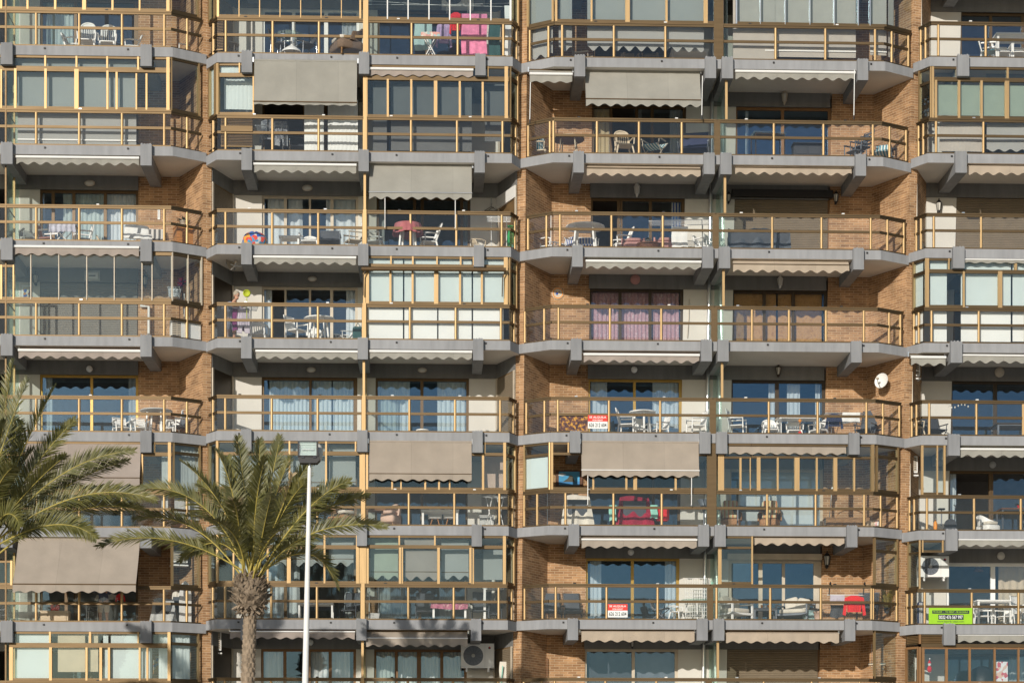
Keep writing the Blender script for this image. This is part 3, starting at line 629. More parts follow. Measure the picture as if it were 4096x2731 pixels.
mb = MB(); za, zb = zat('B1', 945, 838, -.12), zat('B1', 2170, 846, -.12); mb.tube([(X(qu('B1', 945), -.12), -.12, za), (X(qu('B1', 2170), -.12), -.12, zb)], .06, 'bronze', 12)
for x in (985, 2165):
    xx = X(qu('B1', x), -.12); mb.tube([(xx, -.12, za), (xx-.08, -.10, za-.18), (xx-.09, -.08, za-.75)], .018, 'darkbronze', 6)
part(mb, 'roller_tube')
win('B2', 3, 'B1', [1500], 'bronze')
win('C1', 3, 'C1', [1018, 1272], 'darkbronze', [(775, 1010, 'curtain pink', .05, .12), (1030, 1265, 'curtain pink', .05, .12), (1285, 1515, 'curtain pink', .05, .12)])
win('C2', 3, 'D1', [130, 375], 'darkbronze', [(-132, 115, 'bamboo', .004, .3), (140, 228, 'bamboo', .004, .3), (245, 365, 'bamboo', .004, .3), (390, 615, 'bamboo', .004, .3)])
glaze('D', 3, 'D1', 1488, 2700, None, None, [(1497, 16), (1514, 22), (1818, 20, 860), (2126, 42, 860), (2420, 22, 860), (1692, 14, None, 850), (2258, 26, None, 850)], [(864, 32)])
glaze('D', 3, 'D1', 1392, 1484, None, None, [(1398, 12)], [(885, 26)])
for a, b in ((1535, 1676), (1796, 2218), (2234, 2650)): blind('D', 3, 'D1', a, b, 760, 1455, 'whiteblind', .14)
blind('D', 3, 'D1', 1405, 1475, 800, 1460, 'whiteblind', .10); win('D', 3, 'D1', [2035], 'bronze')
# --- storey 4
win('A', 4, 'A2', [(777, .04)], 'gold', [(385, 445, 'curtain white'), (1090, 1162, 'curtain grey')], 'blue window')
win('B1', 4, 'B2', [(512, .035), 890], 'bronze', [(165, 500, 'curtain aqua', .05, .12), (530, 690, 'curtain aqua', .05, .12), (705, 888, 'curtain aqua', .05, .12)], 'blue window')
win('B2', 4, 'B2', [1457], 'bronze', [(1085, 1355, 'curtain aqua', .05, .14), (1588, 1832, 'curtain aqua', .05, .14)], 'blue window')
win('C1', 4, 'C2', [(1140, .04)], 'gold', [(772, 908, 'curtain white'), (1292, 1508, 'curtain white')], 'blue window')
win('C2', 4, 'D2', [(238, .06)], 'darkbronze', [(165, 222, 'curtain white'), (322, 432, 'curtain white'), (562, 602, 'curtain white')], 'blue window')
win('D', 4, 'D2', [(2087, .06)], 'darkbronze', [], 'blue window')
# --- storey 5
glaze('A', 5, 'A2', 1200, 1462, None, None, [(1208, 14, 1010), (1437, 30), (1310, 14, None, 1000)], [(1010, 32)])
glaze('A', 5, 'A2', -250, 1195, None, None, [(80, 20, 1010), (330, 20, 1010), (680, 20, 1010), (960, 20, 1010)], [(1010, 32)])
glaze('A', 5, 'A2', 1466, 1698, None, None, [(1470, 14), (1690, 16)], [(1008, 26)])
blind('A', 5, 'A2', 1478, 1690, 910, 1560, 'curtain grey', .2, wav=.035, name='curtain'); blind('A', 5, 'A2', 1370, 1425, 1020, 1560, 'curtain grey', .3, wav=.03, name='curtain')
glaze('B1', 5, 'A2', 1836, 2219, None, None, [(1846, 24), (2010, 12, None, 985)], [(1005, 26)], top=14)
glaze('B1', 5, 'B2', 100, 952, None, None, [(335, 16), (645, 18), (940, 26), (895, 14, None, 985)], [(1002, 34)])
glaze('B1', 5, 'A2', 1770, 1832, None, None, [(1776, 10)], [])
blind('B1', 5, 'B2', -130, 640, 905, 1290, 'greyblind', .3, scallop=30, seam=1245); blind('B1', 5, 'B2', 672, 895, 905, 1290, 'greyblind', .3, scallop=30, seam=1245); blind('B1', 5, 'A2', 1862, 2000, 1030, 1560, 'curtain grey', .5, wav=.04, name='curtain')
glaze('B2', 5, 'B2', 968, 2168, None, None, [(992, 22), (1205, 18, 1010), (1280, 14, 1010), (1485, 18, 1010), (1602, 18, 1010), (1692, 14, 1010), (1975, 22, 1010), (2158, 28), (1990, 12, None, 1005)], [(1008, 26)])
glaze('B2', 5, 'B2', 2172, 2250, None, None, [(2244, 12)], [(1030, 24)])
blind('B2', 5, 'B2', 1985, 2150, 1015, 1300, 'peach', 1.0)
win('A', 5, 'A2', [777], 'bronze', [(1110, 1165, 'curtain grey')]); win('B1', 5, 'B2', [500], 'bronze', [(-100, 300, 'curtain grey')]); win('B2', 5, 'B2', [1457], 'bronze', [(1830, 1870, 'curtain white')])
glaze('C1', 5, 'C2', 200, 427, None, None, [(210, 16), (422, 14)], [(1022, 24)]); blind('C1', 5, 'C2', 226, 406, 1040, 1312, 'whiteblind', .06)
glaze('C1', 5, 'C2', 430, 1832, None, None, [(440, 22), (790, 18, 1010), (1070, 20, 1010), (1145, 36, 1010), (1488, 20, 1010), (1822, 34), (578, 14, None, 1000)], [(1010, 22)], pane=None)
pl = poly(RAIL['C1'], 5); g = MB(); p, q = pt(pl, qu('C2', 740)), pt(pl, qu('C2', 1830)); g.seg(p, q, FZ('C', 5)+1.06, SB('C', 5)-.02, .008, 'enclosure glass', off=.004); part(g, 'glass_panel', RAILS['C1', 5])
glaze('C2', 5, 'C2', 1850, 2129, None, None, [(1872, 60), (2037, 20, 1040), (2120, 10, 1040)], [(1038, 20)])
glaze('C2', 5, 'D2', 21, 1068, None, None, [(80, 36, 1040), (242, 18, 1040), (405, 50, 1040), (573, 18, 1040), (730, 38, 1040), (890, 18, 1040), (1045, 32)], [(1038, 20)])
glaze('C2', 5, 'D2', 1074, 1268, None, None, [(1080, 14), (1258, 16)], [(1038, 24)])
win('C1', 5, 'C2', [1100, 1300], 'bronze'); win('D', 5, 'D2', [2045, (2065, .02)], 'bronze', [(1675, 1755, 'curtain white')], openx=(1760, 2035))
win('C2', 5, 'D2', [], 'cream frame', [(-90, 620, 'whiteblind', .006, .5)])
glaze('D', 5, 'D2', 1458, 1664, None, None, [(1466, 24), (1594, 14), (1655, 20)], [])
# --- storey 6
glaze('A', 6, 'A3', 1452, 1692, None, None, [(1458, 18), (1684, 14)], []); glaze('A', 6, 'A3', -250, 108, 530, None, [(-120, 18), (98, 22)], [])
win('A', 6, 'A3', [560, 640], 'bronze', []); win('B1', 6, 'B3', [300], 'bronze', [(-100, 420, 'curtain white', .06, .2), (800, 880, 'curtain grey')]); win('B2', 6, 'B3', [1440], 'bronze', [(1090, 1300, 'curtain grey'), (1600, 1720, 'curtain grey')])
glaze('B1', 6, 'B3', -19, 926, None, None, [(150, 18, 420), (330, 38, 420), (632, 18), (912, 30)], [(415, 34)])
glaze('B1', 6, 'A3', 1770, 1832, None, None, [(1776, 10)], []); glaze('B1', 6, 'A3', 1836, 2100, None, None, [(1846, 22), (1980, 16)], [(430, 22)])
for a, b in ((165, 308), (360, 618), (668, 878)): blind('B1', 6, 'B3', a, b, 325, 580, 'greyblind', .3, scallop=36, seam=516)
mb = MB(); x0, x1 = X(qu('B3', 928)), X(qu('B3', 985)); mb.box(x0, x1, -.008, .096, FZ('B', 6)+1.05, SB('B', 6)-.01, 'post'); part(mb, 'mullion_panel')
glaze('B2', 6, 'B3', 986, 2172, None, None, [(995, 26, 420), (1272, 24, 420), (1292, 12, 420), (1598, 26, 420), (1868, 22, 420), (1892, 14, 420), (2156, 30), (1265, 16, None, 402), (1567, 16, None, 402)], [(415, 30)])
blind('B2', 6, 'B3', 1020, 1255, 325, 692, 'palegreenblind', .3, scallop=36, seam=625); blind('B2', 6, 'B3', 1310, 1585, 325, 700, 'awn mauve', .12, scallop=36, seam=625); blind('B2', 6, 'B3', 1622, 1853, 325, 692, 'greyblind', .3, scallop=36, seam=628); blind('B2', 6, 'B3', 1978, 2140, 440, 692, 'greyblind', .6)
glaze('B2', 6, 'B3', 2176, 2240, None, None, [(2234, 12)], [(415, 22)])
win('C1', 6, 'C3', [(1122, .045)], 'gold', [(762, 858, 'curtain white'), (1398, 1488, 'curtain white')], 'blue window')
glaze('C2', 6, 'C3', 1862, 2145, None, None, [(1868, 20), (2136, 16)], [(422, 20)]); glaze('C2', 6, 'D3', 1056, 1262, None, None, [(1062, 14), (1252, 16)], [(455, 24)])
win('C2', 6, 'D3', [(98, .06), 293, 560], 'cream frame', [(565, 605, 'curtain white')], 'blue window', fw=.12)
win('D', 6, 'D3', [(2068, .07)], 'whiteplastic', [(2115, 2600, 'tanblind', .03, .2)], fw=.1)
glaze('D', 6, 'D3', 1434, 1456, None, None, [(1445, 16)], [], pane=None); glaze('D', 6, 'D3', 1462, 1652, None, 462, [(1470, 14), (1640, 14)], []); glaze('D', 6, 'D3', 1350, 1434, None, None, [(1356, 12)], [(470, 18)])
# --- storey 7 (bottom of the photograph)
glaze('A', 7, 'A3', 80, 1448, None, None, [(95, 36, 1265), (430, 28, 1265), (735, 20, 1265), (855, 26, 1265), (925, 22, 1265), (1185, 18, 1265), (1250, 20, 1265), (1434, 30), (425, 18, None, 1228), (765, 20, None, 1228), (1172, 14, None, 1228)], [(1248, 40)])
glaze('A', 7, 'A3', 1452, 1688, None, None, [(1678, 16)], [(1238, 24)])
for a, b, y0, y1, m in ((145, 420, 1155, 1545, 'whiteblind'), (490, 722, 1155, 1472, 'tanblind'), (748, 832, 1155, 1470, 'tanblind'), (875, 918, 1155, 1545, 'whiteblind'), (940, 1176, 1155, 1545, 'whiteblind')): blind('A', 7, 'A3', a, b, y0, y1, m, .1)
for a, b in ((1200, 1290), (1345, 1425)): blind('A', 7, 'A3', a, b, 1150, 1700, 'curtain white', .2, wav=.025, name='curtain')
blind('A', 7, 'A3', 1462, 1610, 1145, 1700, 'curtain white', .15, wav=.04, name='curtain')
win('A', 7, 'A3', [777], 'bronze'); win('B1', 7, 'B3', [295, 500, 680], 'woodbrown', [(120, 280, 'curtain white', .05, .14), (515, 665, 'curtain white', .05, .14), (690, 848, 'curtain white', .05, .14)])
win('B2', 7, 'B3', [1240, (1432, .06), 1625], 'woodbrown', [(1072, 1232, 'curtain aqua', .05, .12), (1255, 1415, 'curtain aqua', .05, .12), (1452, 1612, 'curtain aqua', .05, .12), (1636, 1795, 'curtain aqua', .05, .12)])
win('C1', 7, 'C3', [1130], 'cream frame', [(755, 1118, 'charcoal', .004, .5), (1140, 1505, 'steelgrey', .004, .5)]); win('C2', 7, 'D3', [193], 'woodbrown', shutter='shutter'); win('D', 7, 'D3', [2050], 'bronze', [(2200, 2330, 'curtain grey')])
glaze('C2', 7, 'D3', 1056, 1268, None, None, [(1062, 10), (1262, 12)], [])
glaze('D', 7, 'D3', 1462, 2600, 1262, None, [(1474, 26), (1672, 26), (1868, 22), (2080, 20), (2282, 20)], [], m='woodbrown', mh='woodbrown', pane='window glass')
glaze('D', 7, 'D3', 1330, 1434, 1262, None, [(1336, 12), (1428, 12)], [], m='woodbrown', mh='woodbrown'); louvre('D', 7, 'D3', 1332, 1432, 1155, 1245); louvre('D', 7, 'D3', 1462, 1648, 1158, 1240)
mb = MB(); x0, x1 = X(qu('D3', 1440)), X(qu('D3', 2600)); zt = zat('D3', 1800, 1248, .06); mb.box(x0, x1, .0, .12, zt-.05, zt+.04, 'rail'); mb.box(X(qu('D3', 1440)), X(qu('D3', 1460)), .0, .1, FZ('D', 7)+1.05, SB('D', 7)-.01, 'woodbrown'); part(mb, 'transom')
# openings on the raking walls of B and D
def rake(body, r, kind):
    for key, (a, b) in dict(BL=((846.5, .72), (931, 1.985)), BR=((1991, 1.985), (2064.5, .72)), DL=((3653.5, .72), (3689, 1.985))).items():
        if key[0] != body: continue
        (p, q) = poly([a, b], r); z0, z1 = FZ(body, r)+.004, HEAD(body, r); k = kind.get(key, 'dark'); mb = MB()
        mb.seg(p, q, z0, z1, .03, 'darkbronze' if k == 'dark' else 'louvre', off=.0)
        if k == 'shutter':
            z = z0
            while z < z1-.05: mb.seg(p, q, z+.006, z+.045, .02, 'shutter', off=-.02); z += .052
        if k == 'white': mb.seg(p, q, z1-.35, z1, .06, 'white', off=-.04)
        mb.seg(p, (p[0]+(q[0]-p[0])*.06, p[1]+(q[1]-p[1])*.06), z0, z1, .05, 'cream frame', off=-.02); mb.seg((p[0]+(q[0]-p[0])*.94, p[1]+(q[1]-p[1])*.94), q, z0, z1, .05, 'cream frame', off=-.02)
        part(mb, 'side_door')
for r in range(0, 8):
    rake('B', r, dict(BL={0: 'shutter', 1: 'shutter', 2: 'shutter', 3: 'dark', 4: 'dark', 7: 'dark'}.get(r, 'dark'), BR={2: 'white', 4: 'shutter', 7: 'shutter'}.get(r, 'dark')))
    rake('D', r, dict(DL='dark'))

# ---------------------------------------------------------------- awnings
ROWN = ['top storey', 'second storey from top', 'third storey from top', 'fourth storey from top', 'fourth storey from bottom', 'third storey from bottom', 'second storey from bottom', 'bottom storey']
COLN = dict(A='left edge bay', B1='second bay from left', B2='third bay from left', C1='fourth bay from left', C2='fifth bay from left', D='right edge bay')
def loc(unit, r): return f", {ROWN[r]}, {COLN[unit]}"
def awning(unit, r, reg, x0, x1, ytop, ybar, ybot, fab='awn grey', bar='white', dt=.22, db=.0, look='', reg1=None, amp=23, bh=24, arms=False, diag=None, crank=None, dtop_y=None):
    reg1 = reg1 or reg; u0, u1 = qu(reg, x0), qu(reg1, x1); um = (u0+u1)/2
    vt, vb, vl = (qv(reg, y) for y in (ytop, ybar, ybot))
    if diag:
        pl = poly(RAIL[unit], r); p, q = pt(pl, u0, diag), pt(pl, u1, diag)
    else: p, q = (X(u0, db), db), (X(u1, db), db)
    dm = (p[1]+q[1])/2; zt, zb, zl = Zv(um, vt, dm+dt-db if not diag else dm+.1), Zv(um, vb, dm), Zv(um, vl, dm)
    L = math.hypot(q[0]-p[0], q[1]-p[1]); dx, dy = (q[0]-p[0])/L, (q[1]-p[1])/L; nx, ny = -dy, dx; back = (dt-db) if not diag else .1
    lowered = (zt-zb) > .6
    root = thing('awning', look+loc(unit, r), 'awning', (p[0], p[1], zl), 0, 'fabric awnings under the balconies')
    M = Matrix(((dx, nx, 0, 0), (dy, ny, 0, 0), (0, 0, 1, 0), (0, 0, 0, 1)))
    T, B = zt-zl, zb-zl
    mb = MB(); sag = .03 if lowered else .01
    mb.sheet(lambda a, b: (a*L, back*(1-b)+sag*sin(pi*b)+.004*sin(a*40+b*3), T+(B-T)*b), max(6, int(L/.2)), 8, fab, .005, M); mb.build('fabric', root)
    mb = MB(); per = .355; n = max(8, int(L/per*8)); ph = random.uniform(-.1, .1); la = amp*K/138.3
    mb.sheet(lambda a, b: (a*L+.0*b, -.016-.010*sin(2*pi*a*L/.42+ph*9)*b, B-.0+(-(B)+la*(.5-.5*cos(2*pi*(a*L/per+ph))))*b), n, 3, fab, .005, M); mb.build('valance', root)
    mb = MB(); h = bh*K/138.3/2
    if bar: mb.tube([V((-.01, -.03, B)), V((L+.01, -.03, B))], h, bar, 10, M)
    else: mb.tube([V((-.01, -.012, B)), V((L+.01, -.012, B))], .012, fab, 8, M)
    mb.build('front_bar', root)
    mb = MB(); mb.tube([V((-.03, back+.03, T+.0)), V((L+.03, back+.03, T))], .045, 'bronze' if not lowered else fab, 10, M); mb.box(-.05, -.01, back-.03, back+.09, T-.06, T+.08, 'alu', M); mb.box(L+.01, L+.05, back-.03, back+.09, T-.06, T+.08, 'alu', M); mb.build('roller', root)
    if arms:
        for xx in arms:
            mb = MB(); s = (X(qu(reg, xx), 0)-p[0]); mb.tube([V((s, 0, B-.02)), V((s, .03, -(.78))), V((s-.02, .03, -.8))], .014, 'white', 6, M); mb.build('arm', root)
    if crank:
        cx, ya, yb = crank; s = X(qu(reg1, cx), db-.02)-p[0]; za, zb2 = Zv(qu(reg1, cx), qv(reg1, ya), db)-zl, Zv(qu(reg1, cx), qv(reg1, yb), db)-zl
        mb = MB(); mb.tube([V((s, -.05, za)), V((s-.02, -.05, zb2))], .014, 'white', 6); mb.tube([V((s-.02, -.05, zb2)), V((s-.02, -.05, zb2-.12))], .02, 'black', 6); mb.build('crank_handle', root)
    return root
RW = 'retracted %s awning with white front bar'
awning('B1', 1, 'A0', 2152, 905, 518, 868, 896, 'awn grey', 'bronze', -.12, -.26, 'grey awning dropped far down over dark room', reg1='B0', amp=8, bh=10)
awning('B2', 1, 'B0', 1015, 1890, 562, 592, 655, 'awn mauve', 'white', look='retracted mauve-grey awning with bright white bar', amp=18)
awning('C1', 1, 'C0', 252, 612, 598, 632, 706, 'awn grey', 'white', look='short slanted awning over brick corner', diag=.0, amp=14, crank=(258, 705, 1020))
awning('C1', 1, 'C0', 728, 1705, 605, 846, 908, 'awn grey', 'bronze', .25, -.08, 'half lowered grey awning with dark seam', bh=9, crank=(1715, 650, 985))
awning('C2', 1, 'C0', 1995, 897, 580, 615, 683, 'awn grey', 'white', look='retracted grey awning with long white crank handle', reg1='D0', crank=(893, 600, 985))
awning('A', 2, 'A0', 140, 1178, 1303, 1338, 1403, 'awn grey', 'white', look=RW % 'grey')
awning('B1', 2, 'B0', 32, 900, 1368, 1398, 1470, 'awn grey', 'white', look=RW % 'grey')
awning('B2', 2, 'B1', 1010, 1880, -38, 194, 254, 'awn grey', 'alu', .2, -.1, 'half lowered pale grey awning on white arms', bh=10, arms=(1145, 1740))
awning('C1', 2, 'C0', 735, 1700, 1400, 1432, 1497, 'awn sand', 'rail', look='retracted cream awning with brown front bar', bh=9)
awning('C2', 2, 'C0', 1992, 868, 1402, 1426, 1487, 'awn sand', 'rail', look='retracted cream awning with brown front bar', reg1='D0', bh=8)
awning('D', 2, 'D0', 1862, 2750, 1402, 1414, 1490, 'awn sand', None, look='retracted cream awning with no visible bar')
awning('A', 3, 'A1', 115, 1178, 628, 655, 730, 'awn mauve', 'white', look=RW % 'mauve-brown', amp=18)
awning('B1', 3, 'B1', 32, 898, 712, 742, 805, 'awn grey', 'white', look=RW % 'grey')
awning('C1', 3, 'C1', 728, 1703, 748, 778, 843, 'awn grey', 'white', look=RW % 'grey')
awning('C2', 3, 'C1', 1975, 848, 752, 803, 873, 'awn sand', 'rail', look='slightly extended cream awning with thin brown bar', reg1='D1', bh=7)
awning('D', 3, 'D1', 1825, 2700, 748, 764, 795, 'awn grey', 'white', look='rolled up pale awning with thin white bar', bh=14, amp=10)
awning('A', 4, 'A2', 158, 1196, 108, 134, 203, 'awn mauve', 'white', look=RW % 'mauve-brown')
awning('B1', 4, 'B2', 50, 910, 112, 140, 207, 'awn grey', 'white', look=RW % 'grey')
awning('B2', 4, 'B2', 1016, 1880, 118, 142, 208, 'awn grey', 'white', look=RW % 'grey')
awning('C1', 4, 'C2', 710, 1688, 140, 169, 237, 'awn mauve', 'white', look=RW % 'mauve-brown')
awning('D', 4, 'D2', 1805, 2700, 160, 175, 243, 'awn grey', 'white', look=RW % 'grey', bh=18)
awning('D', 4, 'D2', 1372, 1665, 168, 190, 262, 'awn grey', 'white', look='short slanted awning beside brick pier', diag=.0)
awning('A', 5, 'A2', 205, 1184, 905, 1207, 1277, 'awn mauve', 'bronze', .05, -.18, 'fully lowered mauve awning behind palm fronds', bh=7, amp=18)
awning('B2', 5, 'B2', 1010, 1879, 903, 1175, 1238, 'awn beige', 'bronze', .0, -.12, 'lowered beige awning hiding enclosed balcony', bh=6, amp=18)
awning('C1', 5, 'C2', 692, 1688, 906, 1146, 1206, 'awn beige', 'white', .0, -.12, 'lowered beige awning with white bar and arms', bh=10, arms=(742, 1620), amp=18)
awning('C2', 5, 'C2', 1940, 822, 918, 942, 1015, 'awn beige', 'rail', look='retracted beige awning with brown bar', reg1='D2', bh=8, amp=18)
awning('D', 5, 'D2', 1790, 2700, 940, 970, 1040, 'awn grey', 'white', look=RW % 'grey', bh=20)
awning('A', 6, 'A3', 108, 1152, 342, 730, 805, 'awn beige', 'bronze', .1, -.75, 'huge beige awning tilted out over shaded balcony', bh=10, amp=18)
awning('C1', 6, 'C3', 692, 1667, 322, 354, 427, 'awn beige', 'white', look=RW % 'beige', amp=18, bh=18)
awning('C2', 6, 'C3', 2158, 807, 330, 345, 405, 'awn sand', None, look='narrow retracted cream awning above net', reg1='D3')
awning('D', 6, 'D3', 1775, 2700, 340, 356, 416, 'awn grey', 'white', look=RW % 'grey', amp=18, bh=12)
awning('B1', 7, 'B3', -170, 888, 1112, 1131, 1196, 'awn mauve', 'white', look='mauve awning with white bar behind palm trunk', amp=18, bh=12)
awning('B2', 7, 'B3', 985, 1843, 1130, 1187, 1262, 'awn beige', 'white', look='slightly extended beige awning with white bar', amp=20, bh=10)
awning('C1', 7, 'C3', 690, 1648, 1122, 1134, 1222, 'awn sand', None, look='retracted sand coloured awning without bar', amp=18)
awning('C2', 7, 'C3', 1915, 762, 1132, 1146, 1230, 'awn sand', None, look='retracted sand coloured awning above brown shutter', reg1='D3', amp=18)
awning('D', 7, 'D3', 1770, 2700, 1150, 1162, 1226, 'awn grey', 'white', look='retracted grey awning above brown window frames', amp=18, bh=7)
# ---------------------------------------------------------------- furniture library: each entry gives the parts of one thing in its own space, facing -y
def RZ(a): return Matrix.Rotation(R(a), 4, 'Z')
def RX(a): return Matrix.Rotation(R(a), 4, 'X')
def RY(a): return Matrix.Rotation(R(a), 4, 'Y')
def T(x, y, z): return Matrix.Translation((x, y, z))
LIB = {}
def parts_plastic_chair(m='whiteplastic', hb=.88, w=.5, round_=True):
    P = []; hw = w/2
    s = MB(); s.rbox(-hw+.03, hw-.03, -.23, .20, .40, .445, .02, m); P.append(('seat', s))
    b = MB(); zt = hb; n = 7
    def spine(x, z): return .19+.16*(z-.42)/.46-.05*(1-(x/hw)**2)*.0+.04*(x/hw)**2*-1
    # frame of the back: arched outline with slats between
    arch = [(-hw+.05, .44)]+[(-(hw-.05)*cos(pi*k/10), zt-.16+.16*sin(pi*k/10)) for k in range(11)]+[(hw-.05, .44)]
    b.tube([(x, spine(x, z), z) for x, z in arch], .028, m, 8)
    for k in range(n):
        x = (-hw+.085)+(2*hw-.17)*k/(n-1); zz = zt-.16+.16*sqrt(max(0, 1-(x/(hw-.05))**2)); f = .014
        b.add([(x-f, spine(x, .44), .44), (x+f, spine(x, .44), .44), (x+f, spine(x, zz), zz), (x-f, spine(x, zz), zz), (x-f, spine(x, .44)+.012, .44), (x+f, spine(x, .44)+.012, .44), (x+f, spine(x, zz)+.012, zz), (x-f, spine(x, zz)+.012, zz)],
              [(0, 1, 2, 3), (7, 6, 5, 4), (0, 3, 7, 4), (1, 5, 6, 2)], m)
    zb = zt-.17; b.sheet(lambda a, c: ((a-.5)*(2*hw-.13), spine((a-.5)*2*(hw-.05), zb+c*.1)-.004, zb+c*(.02+.115*sqrt(max(0, 1-((a-.5)*2)**2)))), 10, 2, m, .015)
    P.append(('backrest', b))
    for sx in (-1, 1):
        a = MB(); a.tube([(sx*hw, -.17, .44), (sx*(hw+.015), -.19, .64), (sx*(hw+.01), -.02, .665), (sx*(hw-.02), .22, .66), (sx*(hw-.06), .27, .68)], .022, m, 8); P.append(('armrest', a))
        for y, yy in ((-.19, -.25), (.18, .27)):
            l = MB(); l.tube([(sx*(hw-.06), y, .43), (sx*(hw-.01), (y+yy)/2, .2), (sx*hw, yy, 0)], .032, m, 8, r1=.02); P.append(('leg', l))
    return P
def parts_metal_chair(m='whiteplastic', fab=None, hb=.85, w=.5, slats=5, seat=.42):
    P = []; hw = w/2; solid = fab is None and not slats; fab = fab or m; tr = .024 if m == 'whiteplastic' else .017
    s = MB(); s.rbox(-hw+.02, hw-.02, -.23, .2, seat-.02, seat+.02, .01, fab); P.append(('seat', s))
    b = MB(); b.tube([(-hw+.02, .2, seat), (-hw+.02, .30, hb), (hw-.02, .30, hb), (hw-.02, .2, seat)], .016, m, 6)
    if slats:
        for k in range(slats): z = seat+.14+(hb-seat-.2)*k/max(1, slats-1); y = .2+.1*(z-seat)/(hb-seat); b.box(-hw+.03, hw-.03, y-.008, y+.008, z-.025, z+.025, fab)
    else: b.sheet(lambda a, c: ((a-.5)*(w-.05), .205+.1*c+.02*sin(pi*a), seat+.02+(hb-seat-.03)*c), 6, 6, fab, .01)
    P.append(('backrest', b))
    for sx in (-1, 1):
        a = MB(); a.tube([(sx*hw, -.22, seat), (sx*hw, -.22, seat+.21), (sx*hw, .22, seat+.22)], tr, m, 6); a.box(sx*hw-.025, sx*hw+.025, -.24, .2, seat+.215, seat+.235, m); P.append(('armrest', a))
        for y, y2 in ((-.22, -.24), (.2, .24)): l = MB(); l.tube([(sx*(hw-.01), y, seat), (sx*hw, y2, 0)], tr, m, 6); P.append(('leg', l))
    return P
def parts_sling_chair(m='steelgrey', fab='charcoal', hb=1.1, w=.55, tilt=.28):
    P = []; hw = w/2
    b = MB(); b.sheet(lambda a, c: ((a-.5)*(w-.04), .2+tilt*c-.02*sin(pi*a), .40+(hb-.40)*c), 6, 8, fab, .012); b.tube([(-hw, .2, .4), (-hw, .2+tilt, hb), (hw, .2+tilt, hb), (hw, .2, .4)], .014, m, 6); P.append(('backrest', b))
    s = MB(); s.sheet(lambda a, c: ((a-.5)*(w-.04), -.25+.45*c, .44-.05*c-.02*sin(pi*c)), 4, 6, fab, .012); P.append(('seat', s))
    for sx in (-1, 1):
        l = MB(); l.tube([(sx*hw, -.25, .44), (sx*hw, .32, 0)], .014, m, 6); P.append(('leg', l)); l = MB(); l.tube([(sx*hw, .22, .46), (sx*hw, -.26, 0)], .014, m, 6); P.append(('leg', l))
        a = MB(); a.tube([(sx*(hw+.02), -.26, .60), (sx*(hw+.02), .28, .62)], .018, m, 6); a.tube([(sx*(hw+.02), -.2, .6), (sx*hw, -.18, .42)], .012, m, 6); P.append(('armrest', a))
    return P
def parts_shell_chair(m='white'):
    P = []; s = MB()
    def fn(a, c):
        x = (a-.5)*2
        if c < .5: t = c/.5; return (.22*x*(.8+.2*t), -.2+.36*t, .45-.02*sin(pi*t)+.06*x*x*t)
        t = (c-.5)/.5; return (.22*x*(1-.25*t*t), .16+.12*t, .45+.40*t-.03*x*x*t+.0)
    s.sheet(fn, 10, 14, m, .015); P.append(('shell', s))
    for sx in (-1, 1):
        for sy in (-1, 1): l = MB(); l.tube([(sx*.08, sy*.08, .43), (sx*.2, sy*.2, 0)], .016, 'woodorange', 6, r1=.01); P.append(('leg', l))
    return P
def parts_round_table(m='whiteplastic', r=.45, h=.72, legm=None, legs=4, lr=.022, under=None):
    P = []; legm = legm or m; t = MB(); t.lathe([(r*.98, h-.035), (r, h-.025), (r, h-.005), (r*.98, h)], m, 28); P.append(('table_top', t))
    if under: u = MB(); u.lathe([(r*.97, h-.05), (r*.97, h-.036)], under, 28); P.append(('underside', u))
    for k in range(legs): a = 2*pi*k/legs+.6; l = MB(); l.tube([(r*.6*cos(a), r*.6*sin(a), h-.04), (r*.78*cos(a), r*.78*sin(a), 0)], lr, legm, 8, r1=lr*.8); P.append(('leg', l))
    return P
def parts_table(m='white', w=1.2, d=.7, h=.73, legm=None, lt=.03, th=.04, inset=.03, x=False):
    P = []; legm = legm or m; t = MB(); t.box(-w/2, w/2, -d/2, d/2, h-th, h, m); t.box(-w/2+.03, w/2-.03, -d/2+.03, d/2-.03, h-th-.03, h-th-.001, legm); P.append(('table_top', t))
    if x:
        for sy in (-1, 1):
            for s in (-1, 1): l = MB(); l.tube([(s*w*.36, sy*d*.4+s*.012, h-th), (-s*w*.40, sy*d*.4+s*.012, 0)], lt/2, legm, 6); P.append(('leg', l))
    else:
        for sx in (-1, 1):
            for sy in (-1, 1): a, b = sx*(w/2-inset-lt/2), sy*(d/2-inset-lt/2); l = MB(); l.box(a-lt/2, a+lt/2, b-lt/2, b+lt/2, 0, h-th-.031, legm); P.append(('leg', l))
    return P
def parts_drying_rack(m='alu', w=1.2, d=.55, h=.95, cloth=()):
    P = []; f = MB(); f.tube([(-w/2, -d/2, h), (w/2, -d/2, h), (w/2, d/2, h), (-w/2, d/2, h), (-w/2, -d/2, h)], .011, m, 6)
    for k in range(1, 6): y = -d/2+d*k/6; f.tube([(-w/2, y, h), (w/2, y, h)], .005, m, 5)
    P.append(('rack', f))
    for sx in (-1, 1):
        for s in (-1, 1): l = MB(); l.tube([(sx*w*.32+s*.01, s*d*.5, h), (sx*w*.32-s*.01, -s*d*.55, 0)], .011, m, 6); P.append(('leg', l))
    return P
